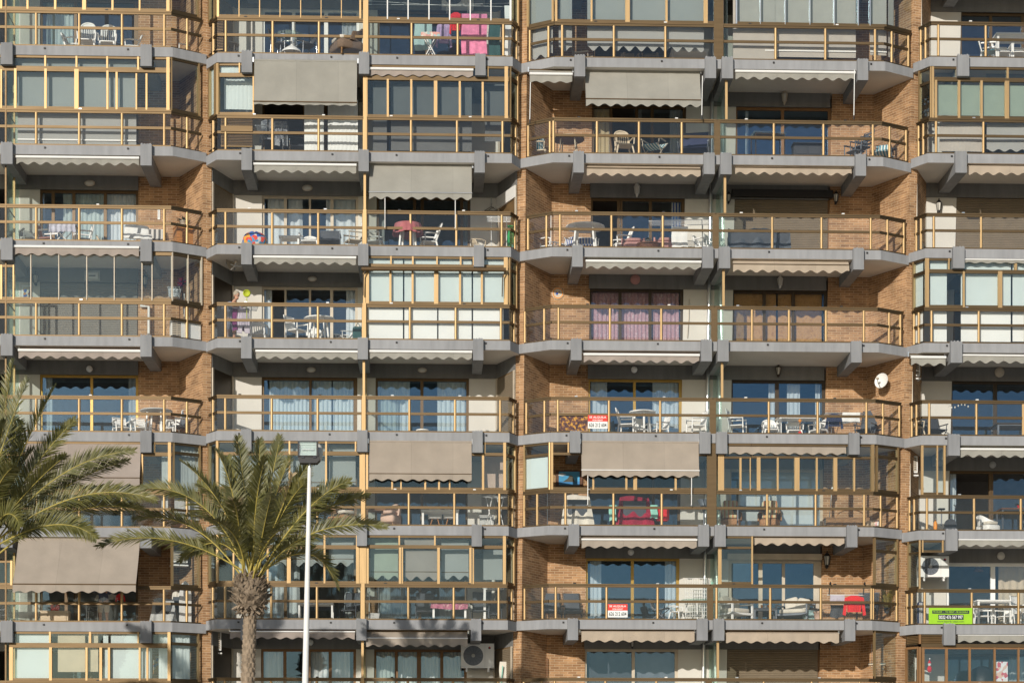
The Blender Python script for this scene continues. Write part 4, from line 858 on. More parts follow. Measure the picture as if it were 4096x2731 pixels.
def parts_x_rack(m='white', w=.55, h=.8, cloth='plaid'):
    P = []; t = MB(); t.rbox(-w/2, w/2, -.2, .2, h-.03, h, .01, cloth); t.sheet(lambda a, c: ((a-.5)*w, -.2-.01*sin(9*a), h-.02-(.15+.03*sin(a*8))*c), 12, 3, cloth, .006); P.append(('tray', t))
    for y in (-.17, .17):
        for s in (-1, 1): l = MB(); l.tube([(s*w*.36, y+s*.012, h-.04), (-s*w*.36, y+s*.012, 0)], .018, m, 6); P.append(('leg', l))
    return P
def parts_wicker_chair(m='wicker', w=.75, cush='cushion', hb=.85):
    P = []; hw = w/2; s = MB(); s.rbox(-hw, hw, -.36, .34, .16, .42, .05, m); P.append(('seat', s))
    b = MB(); b.sheet(lambda a, c: (hw*1.02*cos(pi*(1-a)), -.1+.42*sin(pi*a)+.08*c, .38+(.22+(hb-.6)*sin(pi*a)**2)*c), 16, 6, m, .05); P.append(('backrest', b))
    c = MB(); c.rbox(-hw+.08, hw-.08, -.32, .22, .42, .53, .05, cush); P.append(('cushion', c))
    for sx in (-1, 1):
        for y in (-.3, .3): l = MB(); l.tube([(sx*(hw-.08), y*.9, .18), (sx*(hw-.03), y, 0)], .022, 'wood', 6); P.append(('leg', l))
    return P
def parts_sofa(m='steelgrey', w=.8, cush='cushion', d=.75):
    P = []; hw = w/2; f = MB(); f.box(-hw, hw, -d/2, d/2, .26, .32, m)
    for sx in (-1, 1):
        f.box(sx*hw-.025, sx*hw+.025, -d/2, -d/2+.05, 0, .6, m); f.box(sx*hw-.025, sx*hw+.025, d/2-.05, d/2, 0, .72, m); f.box(sx*hw-.03, sx*hw+.03, -d/2+.051, d/2-.051, .56, .6, m)
    f.box(-hw+.03, hw-.03, d/2-.04, d/2, .62, .72, m); P.append(('frame', f))
    c = MB(); c.rbox(-hw+.04, hw-.04, -d/2+.02, d/2-.05, .32, .46, .05, cush); P.append(('seat_cushion', c))
    c = MB(); c.rbox(-hw+.06, .0, -.08, .08, -.22, .22, .05, cush, T(.02, d/2-.16, .66) @ RX(-18) @ RY(-12)); P.append(('cushion', c))
    c = MB(); c.rbox(-.02, hw-.08, -.08, .08, -.2, .2, .05, cush, T(-.0, d/2-.2, .64) @ RX(-22) @ RY(14)); P.append(('cushion', c))
    return P
def parts_deck_lounger(m='woodorange', cush='greystripe', w=.6, head=.5):
    P = []; f = MB(); f.box(-w/2, w/2, -.9, .5, .26, .31, m); P.append(('frame', f))
    for sx in (-1, 1):
        for y in (-.8, .4): l = MB(); l.box(sx*(w/2-.05)-.025, sx*(w/2-.05)+.025, y-.025, y+.025, 0, .259, m); P.append(('leg', l))
    c = MB(); c.rbox(-w/2+.02, w/2-.02, -.88, .5, .31, .39, .04, cush); P.append(('mattress', c))
    c = MB(); c.rbox(-w/2+.02, w/2-.02, -.04, .04, 0, .62, .04, cush, T(0, .5, .36) @ RX(-28)); P.append(('headrest', c))
    return P
def parts_cabinet(m='woodorange', w=.75, d=.4, h=.72, doors=2, carved=False):
    P = []; b = MB(); b.box(-w/2, w/2, -d/2, d/2, .06, h-.03, m); b.box(-w/2-.02, w/2+.02, -d/2-.02, d/2+.01, h-.029, h, m)
    for sx in (-1, 1):
        for y in (-1, 1): b.box(sx*(w/2-.04)-.03, sx*(w/2-.04)+.03, y*(d/2-.04)-.03, y*(d/2-.04)+.03, 0, .059, m)
    P.append(('body', b))
    for k in range(doors):
        x0 = -w/2+.03+(w-.06)*k/doors; x1 = x0+(w-.06)/doors-.015; dd = MB(); dd.box(x0, x1, -d/2-.02, -d/2-.001, .1, h-.08, m); dd.box(x0+.04, x1-.04, -d/2-.035, -d/2-.021, .16, h-.14, m if not carved else 'wood'); P.append(('door', dd))
    return P
def parts_pot_plant(pot='terracotta', leafm='leaf', r=.13, h=.24, n=26, L=.4, droop=.5, up=.7):
    P = []; p = MB(); p.lathe([(r*.7, 0), (r*.95, h*.85), (r*1.08, h*.86), (r*1.08, h), (r*.9, h), (r*.85, h*.88)], pot, 18); P.append(('pot', p))
    l = MB(); rn = random.Random(n*7+int(L*100))
    for k in range(n):
        a = rn.uniform(0, 2*pi); e = rn.uniform(.3, 1)*up; ln = L*rn.uniform(.6, 1); w = .018+.02*rn.random()
        pts = []; dx, dy = cos(a), sin(a)
        for i in range(5): t = i/4; pts.append(V((dx*ln*t*(1-e*.5), dy*ln*t*(1-e*.5), h*.9+ln*(e*t-droop*t*t*.6))))
        sd = V((-dy, dx, 0)); vs = []
        for i, p_ in enumerate(pts): ww = w*(1-(i/4)**2*.95); vs += [p_-sd*ww, p_+sd*ww+V((0, 0, .003))]
        l.add(vs, [(2*i, 2*i+1, 2*i+3, 2*i+2) for i in range(4)], leafm, True)
    P.append(('foliage', l)); return P
def parts_oval_lamp():
    b = MB(); b.ball((0, 0, 0), .16, .05, .095, 'cream frame', 20, 8); g = MB(); g.ball((0, -.02, 0), .125, .06, .068, 'lampglass', 20, 8); return [('housing', b), ('diffuser', g)]
def parts_globe_lamp():
    b = MB(); b.lathe([(.06, 0), (.06, .03)], 'white', 14, RX(90) @ T(0, 0, -.03)); g = MB(); g.ball((0, -.09, 0), .095, .095, .095, 'white', 18, 12); return [('base', b), ('globe', g)]
def parts_disc_lamp(m='rosecushion'):
    b = MB(); b.lathe([(.15, 0), (.15, .03), (.12, .06), (.0, .075)], m, 24, RX(90), closed=False); g = MB(); g.lathe([(.13, -.01), (.13, .0)], 'cream frame', 20, RX(90)); return [('diffuser', b), ('base', g)]
def parts_lantern(m='white', s=1.0):
    P = []; b = MB(); b.lathe([(.015*s, -.2*s), (.05*s, -.15*s), (.02*s, -.13*s), (.06*s, -.12*s)], m, 8); b.lathe([(.10*s, .12*s), (.085*s, .14*s), (.04*s, .2*s), (.015*s, .22*s), (.02*s, .25*s), (.0, .27*s)], m, 8, closed=False)
    for k in range(6): a = k*pi/3; b.tube([(.06*s*cos(a), .06*s*sin(a), -.12*s), (.095*s*cos(a), .095*s*sin(a), .12*s)], .009*s, m, 5)
    P.append(('frame', b)); g = MB(); g.lathe([(.05*s, -.118*s), (.085*s, .118*s)], 'lampglass', 6); P.append(('pane', g))
    w = MB(); w.tube([(0, .12*s, -.1*s), (0, .09*s, -.2*s), (0, .0, -.21*s)], .012*s, m, 6); w.box(-.03*s, .03*s, .11*s, .135*s, -.18*s, .02*s, m); P.append(('bracket', w))
    return P
def parts_ac(w=.85, h=.62, d=.3, logo=True):
    P = []; b = MB(); b.box(-w/2, w/2, -d/2, d/2, 0, h, 'white'); b.box(w*.22, w*.22+.006, -d/2-.006, -d/2, .02, h-.02, 'greyplastic'); P.append(('body', b))
    f = MB(); M = T(-w*.13, -d/2-.001, h*.5) @ RX(90); r = h*.41
    f.lathe([(0.001, .004), (r, .004)], 'steelgrey', 30, M, closed=False)
    for k in range(1, 6): f.tube([V((r*k/5.5*cos(2*pi*j/24), r*k/5.5*sin(2*pi*j/24), .012)) for j in range(25)], .003, 'steelgrey', 4, M)
    for k in range(14): a = 2*pi*k/14; f.tube([V((.06*cos(a), .06*sin(a), .013)), V((r*cos(a+.25), r*sin(a+.25), .013))], .003, 'charcoal', 4, M)
    f.lathe([(.055, .0), (.055, .02), (0, .022)], 'greyplastic', 16, M, closed=False); P.append(('fan_grille', f))
    if logo:
        l = MB(); M = T(w*.36, -d/2-.002, h*.82) @ RX(90); l.lathe([(0.001, .003), (.038, .003)], 'navy', 14, M, closed=False); l.lathe([(.001, .005), (.022, .005)], 'sign red', 10, M @ T(.012, .012, 0), closed=False); P.append(('emblem', l))
    for sx in (-1, 1): s = MB(); s.box(sx*w*.33-.025, sx*w*.33+.025, -d/2-.03, d/2+.12, -.05, -.001, 'white'); s.lathe([(.035, -.12), (.035, -.05)], 'white', 10, T(sx*w*.33, -d/2+.03, 0)); P.append(('mounting_foot', s))
    return P
def parts_side_ac(w=.32, h=.72, d=.5):
    P = []; b = MB(); b.box(-w/2, w/2, 0, d, 0, h, 'white'); b.box(-w/2-.02, w/2+.02, -.02, d, -.10, -.06, 'white'); P.append(('body', b))
    g = MB(); g.box(-w/2+.04, w/2-.04, -.006, 0, .05, h-.05, 'charcoal'); z = .06
    while z < h-.06: g.box(-w/2+.035, w/2-.035, -.02, -.007, z, z+.03, 'cream frame'); z += .055
    g.box(-.01, .01, -.024, -.007, .05, h-.05, 'cream frame'); P.append(('grille', g)); return P
def parts_dish(r=.32, tilt=12, yaw=-25, arm=.35, m='cream frame'):
    P = []; M = T(0, 0, 0) @ RZ(yaw) @ RX(90-tilt); d = MB(); pr = [(r*k/8, .28*r*(k/8)**2) for k in range(1, 9)]; d.lathe([(.001, 0)]+pr, m, 28, M, closed=False); d.lathe([(r*k/8, .28*r*(k/8)**2-.008) for k in range(8, 0, -1)]+[(.001, -.008)], m, 28, M, closed=False); P.append(('reflector', d))
    a = MB(); a.tube([V((0, -r, .28*r)), V((0, -r*.55, r*1.0)), V((0, 0, r*1.25))], .012, 'alu', 6, M); a.rbox(-.03, .03, -.03, .03, -.05, .05, .01, 'cream frame', M @ T(0, 0, r*1.2)); P.append(('receiver_arm', a))
    b = MB(); b.tube([M @ V((0, 0, -.01)), M @ V((0, 0, -.1)), V((.05, arm*.8, -.02)), V((.08, arm, -.02))], .02, 'alu', 8); b.box(.0, .16, arm, arm+.03, -.1, .06, 'alu'); P.append(('bracket', b)); return P
def parts_bike():
    P = []; f = MB(); f.tube([(-.35, 0, .05), (.35, 0, .05)], .025, 'black', 6); f.tube([(-.35, -.2, .04), (-.35, .2, .04)], .03, 'black', 6); f.tube([(.35, -.2, .04), (.35, .2, .04)], .03, 'black', 6); f.tube([(-.2, 0, .1), (.05, 0, .45), (.3, 0, .1)], .03, 'dark', 6); P.append(('frame', f))
    s = MB(); s.rbox(-.32, -.08, -.09, .09, .86, .92, .02, 'black'); s.tube([(-.2, 0, .3), (-.2, 0, .87)], .022, 'steelgrey', 6); P.append(('saddle', s))
    h = MB(); h.tube([(.25, 0, .3), (.3, 0, 1.0)], .022, 'dark', 6); h.tube([(.3, -.25, 1.08), (.3, -.1, 1.02), (.3, .1, 1.02), (.3, .25, 1.08)], .018, 'black', 6); P.append(('handlebar', h))
    w = MB(); w.lathe([(.22, -.03), (.23, 0), (.22, .03)], 'dark', 20, T(.12, 0, .33) @ RX(90)); P.append(('flywheel', w)); return P
def parts_ironing_board():
    P = []; b = MB(); b.xz([(-.18, 0), (.18, 0), (.18, .9), (.1, 1.2), (0, 1.28), (-.1, 1.2), (-.18, .9)], -.02, .02, 'white cloth'); P.append(('board', b))
    for s in (-1, 1): l = MB(); l.tube([(s*.14, .05, .05), (-s*.12, .06, .95)], .012, 'alu', 6); P.append(('leg', l))
    return P
def parts_broom(m='woodorange', head='white', h=1.3):
    s = MB(); s.tube([(0, 0, .08), (0, 0, h)], .013, m, 6); b = MB(); b.box(-.14, .14, -.03, .03, .0, .08, head); return [('handle', s), ('head', b)]
def parts_sack():
    b = MB(); rn = random.Random(3)
    b.sheet(lambda a, c: (.34*cos(2*pi*a)*sin(.15+2.6*c)*(1+.06*sin(9*a*2*pi)), .25*sin(2*pi*a)*sin(.15+2.6*c), .24+.26*cos(.15+2.6*c)+.02*sin(5*2*pi*a+6*c)), 40, 12, 'multicolour', .005); return [('fabric', b)]
def parts_basket(m='white', w=.36, h=.26):
    b = MB(); z = 0.0
    for k in range(6): zz = h*k/5; r = .8+.2*k/5; b.tube([(-w/2*r, -.12*r, zz), (w/2*r, -.12*r, zz), (w/2*r, .12*r, zz), (-w/2*r, .12*r, zz), (-w/2*r, -.12*r, zz)], .009, m, 5)
    for k in range(9): x = -1+2*k/8; b.tube([(x*w/2*.8, -.12*.8, 0), (x*w/2, -.12, h)], .008, m, 5); b.tube([(x*w/2*.8, .12*.8, 0), (x*w/2, .12, h)], .008, m, 5)
    b.box(-w/2*.78, w/2*.78, -.09, .09, 0, .01, m); return [('basket', b)]
def cloth_mb(w, h, m, fold=.03, per=.16, wid=.0, hem=.02, seed=1, arms=False):
    """cloth hanging from its top edge at z=0"""
    b = MB(); rn = random.Random(seed); ph = rn.uniform(0, 6)
    b.sheet(lambda a, c: ((a-.5)*w*(1+wid*c)+.012*sin(7*c+ph), fold*sin(a*w*2*pi/per+ph+1.5*sin(2.2*c))*(.25+.75*c), -h*c-hem*c*sin(a*5+ph)), max(8, int(w/per*8)), 8, m, .006)
    return b
def garment_mb(w, h, m, seed=1, trousers=False):
    b = MB(); rn = random.Random(seed)
    if trousers: outl = [(-w/2, 0), (w/2, 0), (w/2+.02, -h), (w*.12, -h*.98), (0, -h*.35), (-w*.12, -h), (-w/2-.02, -h*.97)]
    else: outl = [(-w*.16, 0), (w*.16, 0), (w*.5, -.06), (w*.62, -h*.95), (w*.46, -h*.97), (w*.38, -h*.35), (w*.36, -h*.8), (-w*.36, -h*.8), (-w*.38, -h*.35), (-w*.46, -h*.98), (-w*.62, -h*.93), (-w*.5, -.06)]
    b.xz(outl, -.02, .02, m)
    for k in range(7): x = (-.4+.8*k/6)*w*.85; b.tube([(x, -.02, -.12), (x+.02*sin(k), -.028, -h*.72)], .014, m, 6)
    return b
def put_parts(name, P, label, cat, at, rz=0.0, group=None, scale=1.0):
    root = thing(name, label, cat, at, R(rz), group); root.scale = (scale,)*3
    for it in P: pn, me = it[:2]; o = bpy.data.objects.new(pn, me); COL.objects.link(o); o.parent = root
    return root
def get(key, fn, *a, **k):
    kk = (key, a, tuple(sorted(k.items())))
    if kk not in LIB: LIB[kk] = [(n, m.mesh(n)) for n, m in fn(*a, **k)]
    return LIB[kk]
def put(name, fn, args, unit, r, reg, x, d, rz, label, cat, group=None, dz=0.0, scale=1.0, kw=None):
    P = get(fn.__name__, fn, *args, **(kw or {})); u = qu(reg, x); ty = TOPS.get((unit, r, x))
    if ty is not None and not dz:   # stand it at the depth where its top meets the height seen in the photograph
        h = max(v.co.z for _, me in P for v in me.vertices)*scale; vs = SLAB[BODYU[unit]][r+1]; vt = qv(reg, ty)
        d0 = ((HOR-vs)*DIST+h*F)/(HOR-vt)-DIST; d = min(1.5, max(.42, d0)); hn = ((HOR-vt)*(DIST+d)-(HOR-vs)*DIST)/F; scale *= min(1.3, max(.62, hn/h))
        DEPTH[unit, r, x] = d
    return put_parts(name, P, label, cat, (X(u, d), d, FZ(BODYU[unit], r)+.002+dz), rz, group, scale)
def put_at(name, fn, args, reg, x, y, d, label, cat, rz=0, group=None, scale=1.0, kw=None):
    P = get(fn.__name__, fn, *args, **(kw or {})); u = qu(reg, x); return put_parts(name, P, label, cat, tuple(W(u, qv(reg, y), d)), rz, group, scale)
def single(name, mb, label, cat, at, rz=0, group=None):
    o = mb.build(name); o.location = at; o.rotation_euler = (0, 0, R(rz)); return tag(o, label, cat, group)
def hang(name, reg, x0, x1, y0, y1, d, m, label, cat='laundry', group='laundry hung on the balconies', kind='cloth', **k):
    u0, u1 = qu(reg, x0), qu(reg, x1); um = (u0+u1)/2; z1, z0 = Zv(um, qv(reg, y0), d), Zv(um, qv(reg, y1), d); w = X(u1, d)-X(u0, d)
    k.setdefault('fold', .012); k.setdefault('per', .27); b = cloth_mb(w, z1-z0, m, seed=int(x0+y0), **k) if kind == 'cloth' else garment_mb(w, z1-z0, m, seed=int(x0), trousers=(kind == 'trousers'))
    return single(name, b, label, cat, (X(um, d), d, z1), 0, group)
TOPS = {('A',0,738):145,('A',0,912):160,('A',0,622):275,('A',0,1105):285,('A',0,1548):330,('B1',0,330):300,('B1',0,262):262,('B1',0,478):262,('B1',0,818):222,('B2',0,1530):278,('C1',0,1100):425,('C1',0,1275):425,('C1',0,705):430,('C1',0,1600):445,
 ('D',0,2232):312,('D',0,2150):365,('D',0,2285):365,('D',0,2035):330,('C1',1,345):1180,('C1',1,582):1182,('C1',1,1050):1072,('C1',1,1300):1182,('C1',1,1640):1078,('C2',1,2270):1130,('C2',1,492):1212,('C2',1,905):1115,('C2',1,955):1100,('C2',1,1130):1170,('C2',1,1220):1150,
 ('A',2,245):500,('A',2,400):455,('A',2,702):458,('A',2,535):470,('A',2,960):560,('A',2,1320):470,('A',2,1572):482,('B1',2,338):575,('B1',2,505):535,('B1',2,675):485,('B1',2,880):535,('B2',2,1058):440,('B2',2,1515):430,('B2',2,1338):462,('B2',2,1935):575,('B2',2,2110):400,
 ('C1',2,405):530,('C1',2,545):560,('C1',2,722):487,('C1',2,742):555,('C1',2,1025):475,('C1',2,1128):560,('C1',2,1395):565,('C1',2,1540):440,('C1',2,1730):535,('B1',3,2030):1170,('B1',3,2185):1292,('B1',3,395):1230,('B1',3,585):1258,('B1',3,548):1320,('B1',3,800):1310,
 ('A',4,1030):685,('A',4,1190):685,('A',4,1325):635,('A',4,1440):690,('A',4,1505):610,('B2',4,1462):797,('C1',4,1075):622,('C1',4,1190):690,('C1',4,1355):678,('C1',4,1665):630,('C1',4,1208):650,('C2',4,2010):620,('C2',4,185):690,('C2',4,385):700,('C2',4,590):690,('C2',4,410):690,('C2',4,800):658,
 ('C2',4,985):605,('C2',4,1165):590,('D',4,1570):680,('D',4,2205):762,('B2',5,1568):58,('B2',5,1700):55,('B2',5,1610):105,('B2',5,2075):-20,('C2',5,1952):0,('C2',5,175):0,('C2',5,825):165,('D',5,2025):130,('D',5,2240):95,('C2',5,2130):78,
 ('C1',6,450):795,('C1',6,618):795,('C1',6,1655):860,('C2',6,1985):820,('C2',6,395):825,('C2',6,130):932,('D',6,2060):868,('D',6,1985):862,('D',6,2170):866,('B1',6,560):897,('B1',6,850):790,('B2',6,1485):790,('B2',6,1955):780,('B2',6,2060):855,('B2',6,1690):885,('B2',6,2080):755,('A',6,788):900,('A',6,70):912}
DEPTH = {}
CH = 'chairs out on the balconies'; TB = 'tables out on the balconies'; LP = 'lamps on the lintels and walls'
PC, MC, SL, SH, RT, TT = parts_plastic_chair, parts_metal_chair, parts_sling_chair, parts_shell_chair, parts_round_table, parts_table

# ---- storey 0
for x, t in ((738, 'tall-backed white plastic chair beside curtain'), (912, 'tall-backed white plastic chair nearer brick corner')): put('plastic_chair', PC, ('whiteplastic', 1.12), 'A', 0, 'A0', x, 1.1, 4, t+loc('A', 0), 'chair', CH)
put('plastic_chair', PC, ('whiteplastic',), 'A', 0, 'A0', 622, .8, 80, 'low white plastic chair turned sideways by curtain'+loc('A', 0), 'chair', CH); put('plastic_chair', PC, ('whiteplastic',), 'A', 0, 'A0', 1105, .8, -75, 'low white plastic chair turned towards window'+loc('A', 0), 'chair', CH)
put('folding_chair', MC, ('whiteplastic', None, .85, .45), 'A', 0, 'A0', 1548, 1.0, -60, 'white folding chair in glazed brick corner'+loc('A', 0), 'chair', CH)
put('glass_table', RT, ('screen glass', .4, .74, 'chrome'), 'B1', 0, 'B0', 330, 1.2, 0, 'round glass table on chrome legs'+loc('B1', 0), 'table', TB)
put('chrome_chair', MC, ('chrome', 'charcoal', .86), 'B1', 0, 'B0', 262, .9, 70, 'chrome chair with dark seat before glass table'+loc('B1', 0), 'chair', CH); put('chrome_chair', MC, ('chrome', 'charcoal', .86), 'B1', 0, 'B0', 478, .9, -60, 'chrome chair with dark seat nearer wicker armchair'+loc('B1', 0), 'chair', CH)
b = MB(); b.lathe([(.30, 0), (.28, .05), (.12, .17), (.03, .22), (.022, .5), (.0, .51)], 'white', 24, closed=False); single('parasol_base', b, 'shiny white dome-shaped parasol base'+loc('B1', 0), 'parasol base', (X(qu('B0', 352), .35), .35, FZ('B', 0)+.15))
put('wicker_armchair', parts_wicker_chair, (), 'B1', 0, 'B0', 818, .8, -62, 'brown wicker armchair with cream cushions'+loc('B1', 0), 'armchair', None, scale=1.15)
put('side_table', RT, ('cream frame', .22, .7), 'B1', 0, 'A0', 1965, 1.2, 0, 'small cream round stand before white window'+loc('B1', 0), 'table', TB)
for a in ((1392, 1540, 195, 428, 1.2, 'teal', 'teal towel hanging behind folding tray table'), (1792, 2008, 120, 478, .75, 'pink', 'big pink towel hanging in glazed balcony'), (2022, 2120, 200, 475, .9, 'darkteal', 'dark teal clothes hanging beside pink towel'), (2160, 2212, 50, 475, .5, 'white cloth', 'long white towel hanging at corner post')): hang('hanging_towel', 'B0', *a[:6], a[6]+loc('B2', 0))
hang('hanging_shirt', 'B0', 1585, 1700, 200, 412, 1.0, 'lilac', 'lilac shirt hanging beside red shirt'+loc('B2', 0), kind='garment'); hang('hanging_shirt', 'B0', 1700, 1792, 108, 300, .9, 'red', 'bright red shirt hanging beside pink towel'+loc('B2', 0), kind='garment')
mb = MB()
for k, (ya, yb, d) in enumerate(((10, 60, .9), (40, 30, 1.2))): mb.tube([W(qu('B0', 1000), qv('B0', ya), d), W(qu('B0', 1600), qv('B0', (ya+yb)/2+10), d), W(qu('B0', 2200), qv('B0', yb), d)], .006, 'white', 5)
tag(mb.build('washing_line'), 'thin white washing lines strung across glazed balcony'+loc('B2', 0), 'washing line')
put('tray_table', parts_x_rack, (), 'B2', 0, 'B0', 1530, .6, 0, 'folding white tray table with plaid cloth'+loc('B2', 0), 'table', TB)
put_at('air_conditioner', parts_ac, (.95, .66), 'B0', 1760, 75, 1.75, 'white air conditioner high behind washing lines'+loc('B2', 0), 'air conditioner', kw=dict(logo=False))
for x in (1100, 1275): put('iron_chair', MC, ('beigeplastic', None, .82, .46, 3), 'C1', 0, 'C0', x, 1.1, 10 if x < 1200 else -12, ('curly cream iron chair beneath grey blinds, nearer window gap' if x < 1200 else 'curly cream iron chair beneath grey blinds, nearer covered table')+loc('C1', 0).split(',')[1].join([', ', '']), 'chair', CH)
put('iron_chair', MC, ('cream frame', None, .78, .5, 2), 'C1', 0, 'C0', 705, .8, 70, 'cream tubular chair in gap between blinds'+loc('C1', 0), 'chair', CH)
put('cloth_table', TT, ('white cloth', 1.1, .7, .62), 'C1', 0, 'C0', 1600, .7, 0, 'low table under white cloth below blinds'+loc('C1', 0), 'table', TB)
put('white_table', TT, ('white', 1.15, .75, .9, None, .06), 'D', 0, 'D0', 2232, .8, 0, 'tall white square-legged table'+loc('D', 0), 'table', TB)
for x, t in ((2150, 'white metal chair under white table, nearer window edge'), (2285, 'white metal chair under white table, nearer photo edge')): put('metal_chair', MC, ('whiteplastic', None, .72, .44, 2), 'D', 0, 'D0', x, .5, 0, t+', top storey', 'chair', CH)
put('folding_chair', MC, ('whiteplastic', 'tealstripe', .8, .42, 0), 'D', 0, 'D0', 2035, 1.0, 70, 'folded striped chair beside dark window'+loc('D', 0), 'chair', CH)
# ---- storey 1
hang('hanging_clothes', 'B0', 95, 215, 1015, 1225, .9, 'camo', 'patterned grey clothes over drying frame'+loc('B1', 1), kind='garment'); hang('hanging_clothes', 'B0', 215, 315, 1030, 1240, .8, 'camo', 'mottled dark trousers over drying frame'+loc('B1', 1), kind='trousers')
put('clothes_rack', parts_drying_rack, ('alu', .95), 'B1', 1, 'B0', 190, .95, 0, 'metal drying frame under grey awning'+loc('B1', 1), 'drying rack', 'drying racks')
put('office_chair', SL, ('chrome', 'dark', .9, .5), 'B1', 1, 'B0', 405, 1.1, 10, 'dark chair with chrome frame in open doorway'+loc('B1', 1), 'chair', CH)
put('plastic_chair', PC, ('beigeplastic', .82), 'C1', 1, 'C0', 345, 1.15, 70, 'beige plastic chair with striped cushion'+loc('C1', 1), 'chair', CH)
b = MB(); b.rbox(-.2, .2, -.05, .05, 0, .4, .04, 'tealstripe'); single('striped_cushion', b, 'teal striped cushion on beige chair'+loc('C1', 1), 'cushion', (X(qu('C0', 332), DEPTH['C1', 1, 345]), DEPTH['C1', 1, 345], FZ('C', 1)+.46), 40)
put('round_table', RT, ('beigeplastic', .47, .72, 'beigeplastic', 4, .02), 'C1', 1, 'C0', 582, .75, 0, 'round beige table with dark underside'+loc('C1', 1), 'table', TB, kw=dict(under='purplebrown'))
put('plastic_chair', PC, ('beigeplastic', .98, .52), 'C1', 1, 'C0', 1050, .75, 8, 'round-backed beige plastic chair before curtain'+loc('C1', 1), 'chair', CH)
put('deck_chair', SL, ('cream frame', 'tealstripe', .62, .5, .3), 'C1', 1, 'C0', 1300, .7, -30, 'small blue and white striped folding chair'+loc('C1', 1), 'chair', CH)
put('recliner_chair', SL, ('steelgrey', 'navy', 1.08, .85, .25), 'C1', 1, 'C0', 1640, .85, -12, 'navy padded recliner with curved frame'+loc('C1', 1), 'recliner', CH)
b = MB(); b.rbox(-.22, .22, -.15, .15, 0, .26, .05, 'teal'); single('cool_bag', b, 'small turquoise bag beside recliner'+loc('C1', 1), 'bag', (X(qu('C0', 1400), .8), .8, FZ('C', 1)+.003))
put('folded_table', TT, ('screen glass', .95, .6, .78, 'darkbronze', .025), 'C2', 1, 'C0', 2270, .8, 6, 'glass table with thin dark frame'+loc('C2', 1), 'table', TB)
put('storage_chest', parts_cabinet, ('dark', .85, .4, .5), 'C2', 1, 'D0', 492, 1.2, 0, 'dark blue storage chest before blue window'+loc('C2', 1), 'chest')
for k, x in enumerate((905, 955)): put('stacked_chair', MC, ('steelgrey', 'steelgrey', .95, .5, 4), 'C2', 1, 'D0', x, .9, -62, ('dark blue slatted chair, lower of stacked pair' if k == 0 else 'dark blue slatted chair, upper of stacked pair')+loc('C2', 1), 'chair', CH, dz=.0 if k == 0 else .12)
put('folded_lounger', SL, ('steelgrey', 'tealstripe', .8, .5, .2), 'C2', 1, 'D0', 1130, .75, -20, 'pale striped folded sunbed leaning before brick'+loc('C2', 1), 'sunbed', CH); put('folded_lounger', SL, ('steelgrey', 'tealstripe', .95, .3, .1), 'C2', 1, 'D0', 1220, .95, -70, 'blue striped folded sunbed at corner post'+loc('C2', 1), 'sunbed', CH)
put_at('wall_lantern', parts_lantern, ('cream frame', .95), 'D0', 302, 830, 1.82, 'pale wall lantern on dark lintel'+loc('C2', 1), 'lamp', 0, LP)
mb = MB(); rn = random.Random(5)
for k in range(16): mb.ball((rn.uniform(-.12, .12), rn.uniform(-.03, .03), rn.uniform(-.3, .3)), .045, .03, .04, 'charcoal', 8, 5)
single('hanging_ornament', mb, 'dark beaded ornament hanging behind side glass'+loc('D', 1), 'ornament', tuple(W(qu('D0', 1490), qv('D0', 895), .8)))
# ---- storey 2
put_at('bulkhead_lamp', parts_oval_lamp, (), 'A1', 760, 112, 1.9, 'oval cream wall lamp on lintel'+loc('A', 2), 'lamp', 0, LP)
put('folding_chair', MC, ('greyplastic', None, .72, .45, 4), 'A', 2, 'A1', 245, 1.3, 30, 'grey slatted folding chair by white wall'+loc('A', 2), 'chair', CH)
put('director_chair', MC, ('whiteplastic', 'rosecushion', .88, .46, 0), 'A', 2, 'A1', 400, .75, 75, 'white chair with brown sling, near white wall'+loc('A', 2), 'chair', CH); put('director_chair', MC, ('whiteplastic', 'greyplastic', .88, .46, 0), 'A', 2, 'A1', 702, .75, -70, 'white chair with grey sling before curtains'+loc('A', 2), 'chair', CH)
put('folding_table', TT, ('purplebrown', .78, .6, .7, 'whiteplastic', .03), 'A', 2, 'A1', 535, .8, 0, 'dark folding table on crossed white legs'+loc('A', 2), 'table', TB, kw=dict(x=True)); TD = DEPTH['A', 2, 535]; TZ = [o for o in COL.objects if o.name.startswith('folding_table')][-1].scale.z*.7; b = cloth_mb(.8, .3, 'pale stripe', .03, .15, seed=4); single('tablecloth', b, 'pale striped cloth draped over folding table'+loc('A', 2), 'tablecloth', (X(qu('A1', 540), TD), TD-.32, FZ('A', 2)+TZ+.01))
put('sun_lounger', parts_deck_lounger, ('tanblind', 'tanblind', .6), 'A', 2, 'A1', 960, .9, 90, 'tan padded sunbed lying along railing'+loc('A', 2), 'sunbed', None, scale=.75)
b = MB(); b.rbox(-.36, .36, -.07, .07, 0, .42, .05, 'white cloth', RX(-16)); b.sheet(lambda a, c: ((a-.5)*.85, -.12-.25*c+.02*sin(a*20), .1-.2*c*c), 14, 5, 'white cloth', .01); single('white_pillow', b, 'big white pillow and sheet on sunbed'+loc('A', 2), 'pillow', (X(qu('A1', 1160), .9), .9, FZ('A', 2)+.33), 10)
put('cushioned_chair', SL, ('whiteplastic', 'greystripe', .86, .5, .12), 'A', 2, 'A1', 1320, .85, 6, 'chair with grey and white striped cushion'+loc('A', 2), 'chair', CH)
put('wooden_cabinet', parts_cabinet, ('woodorange', .62, .4, .78), 'A', 2, 'A1', 1572, .95, 22, 'orange wooden cabinet in brick corner'+loc('A', 2), 'cabinet')
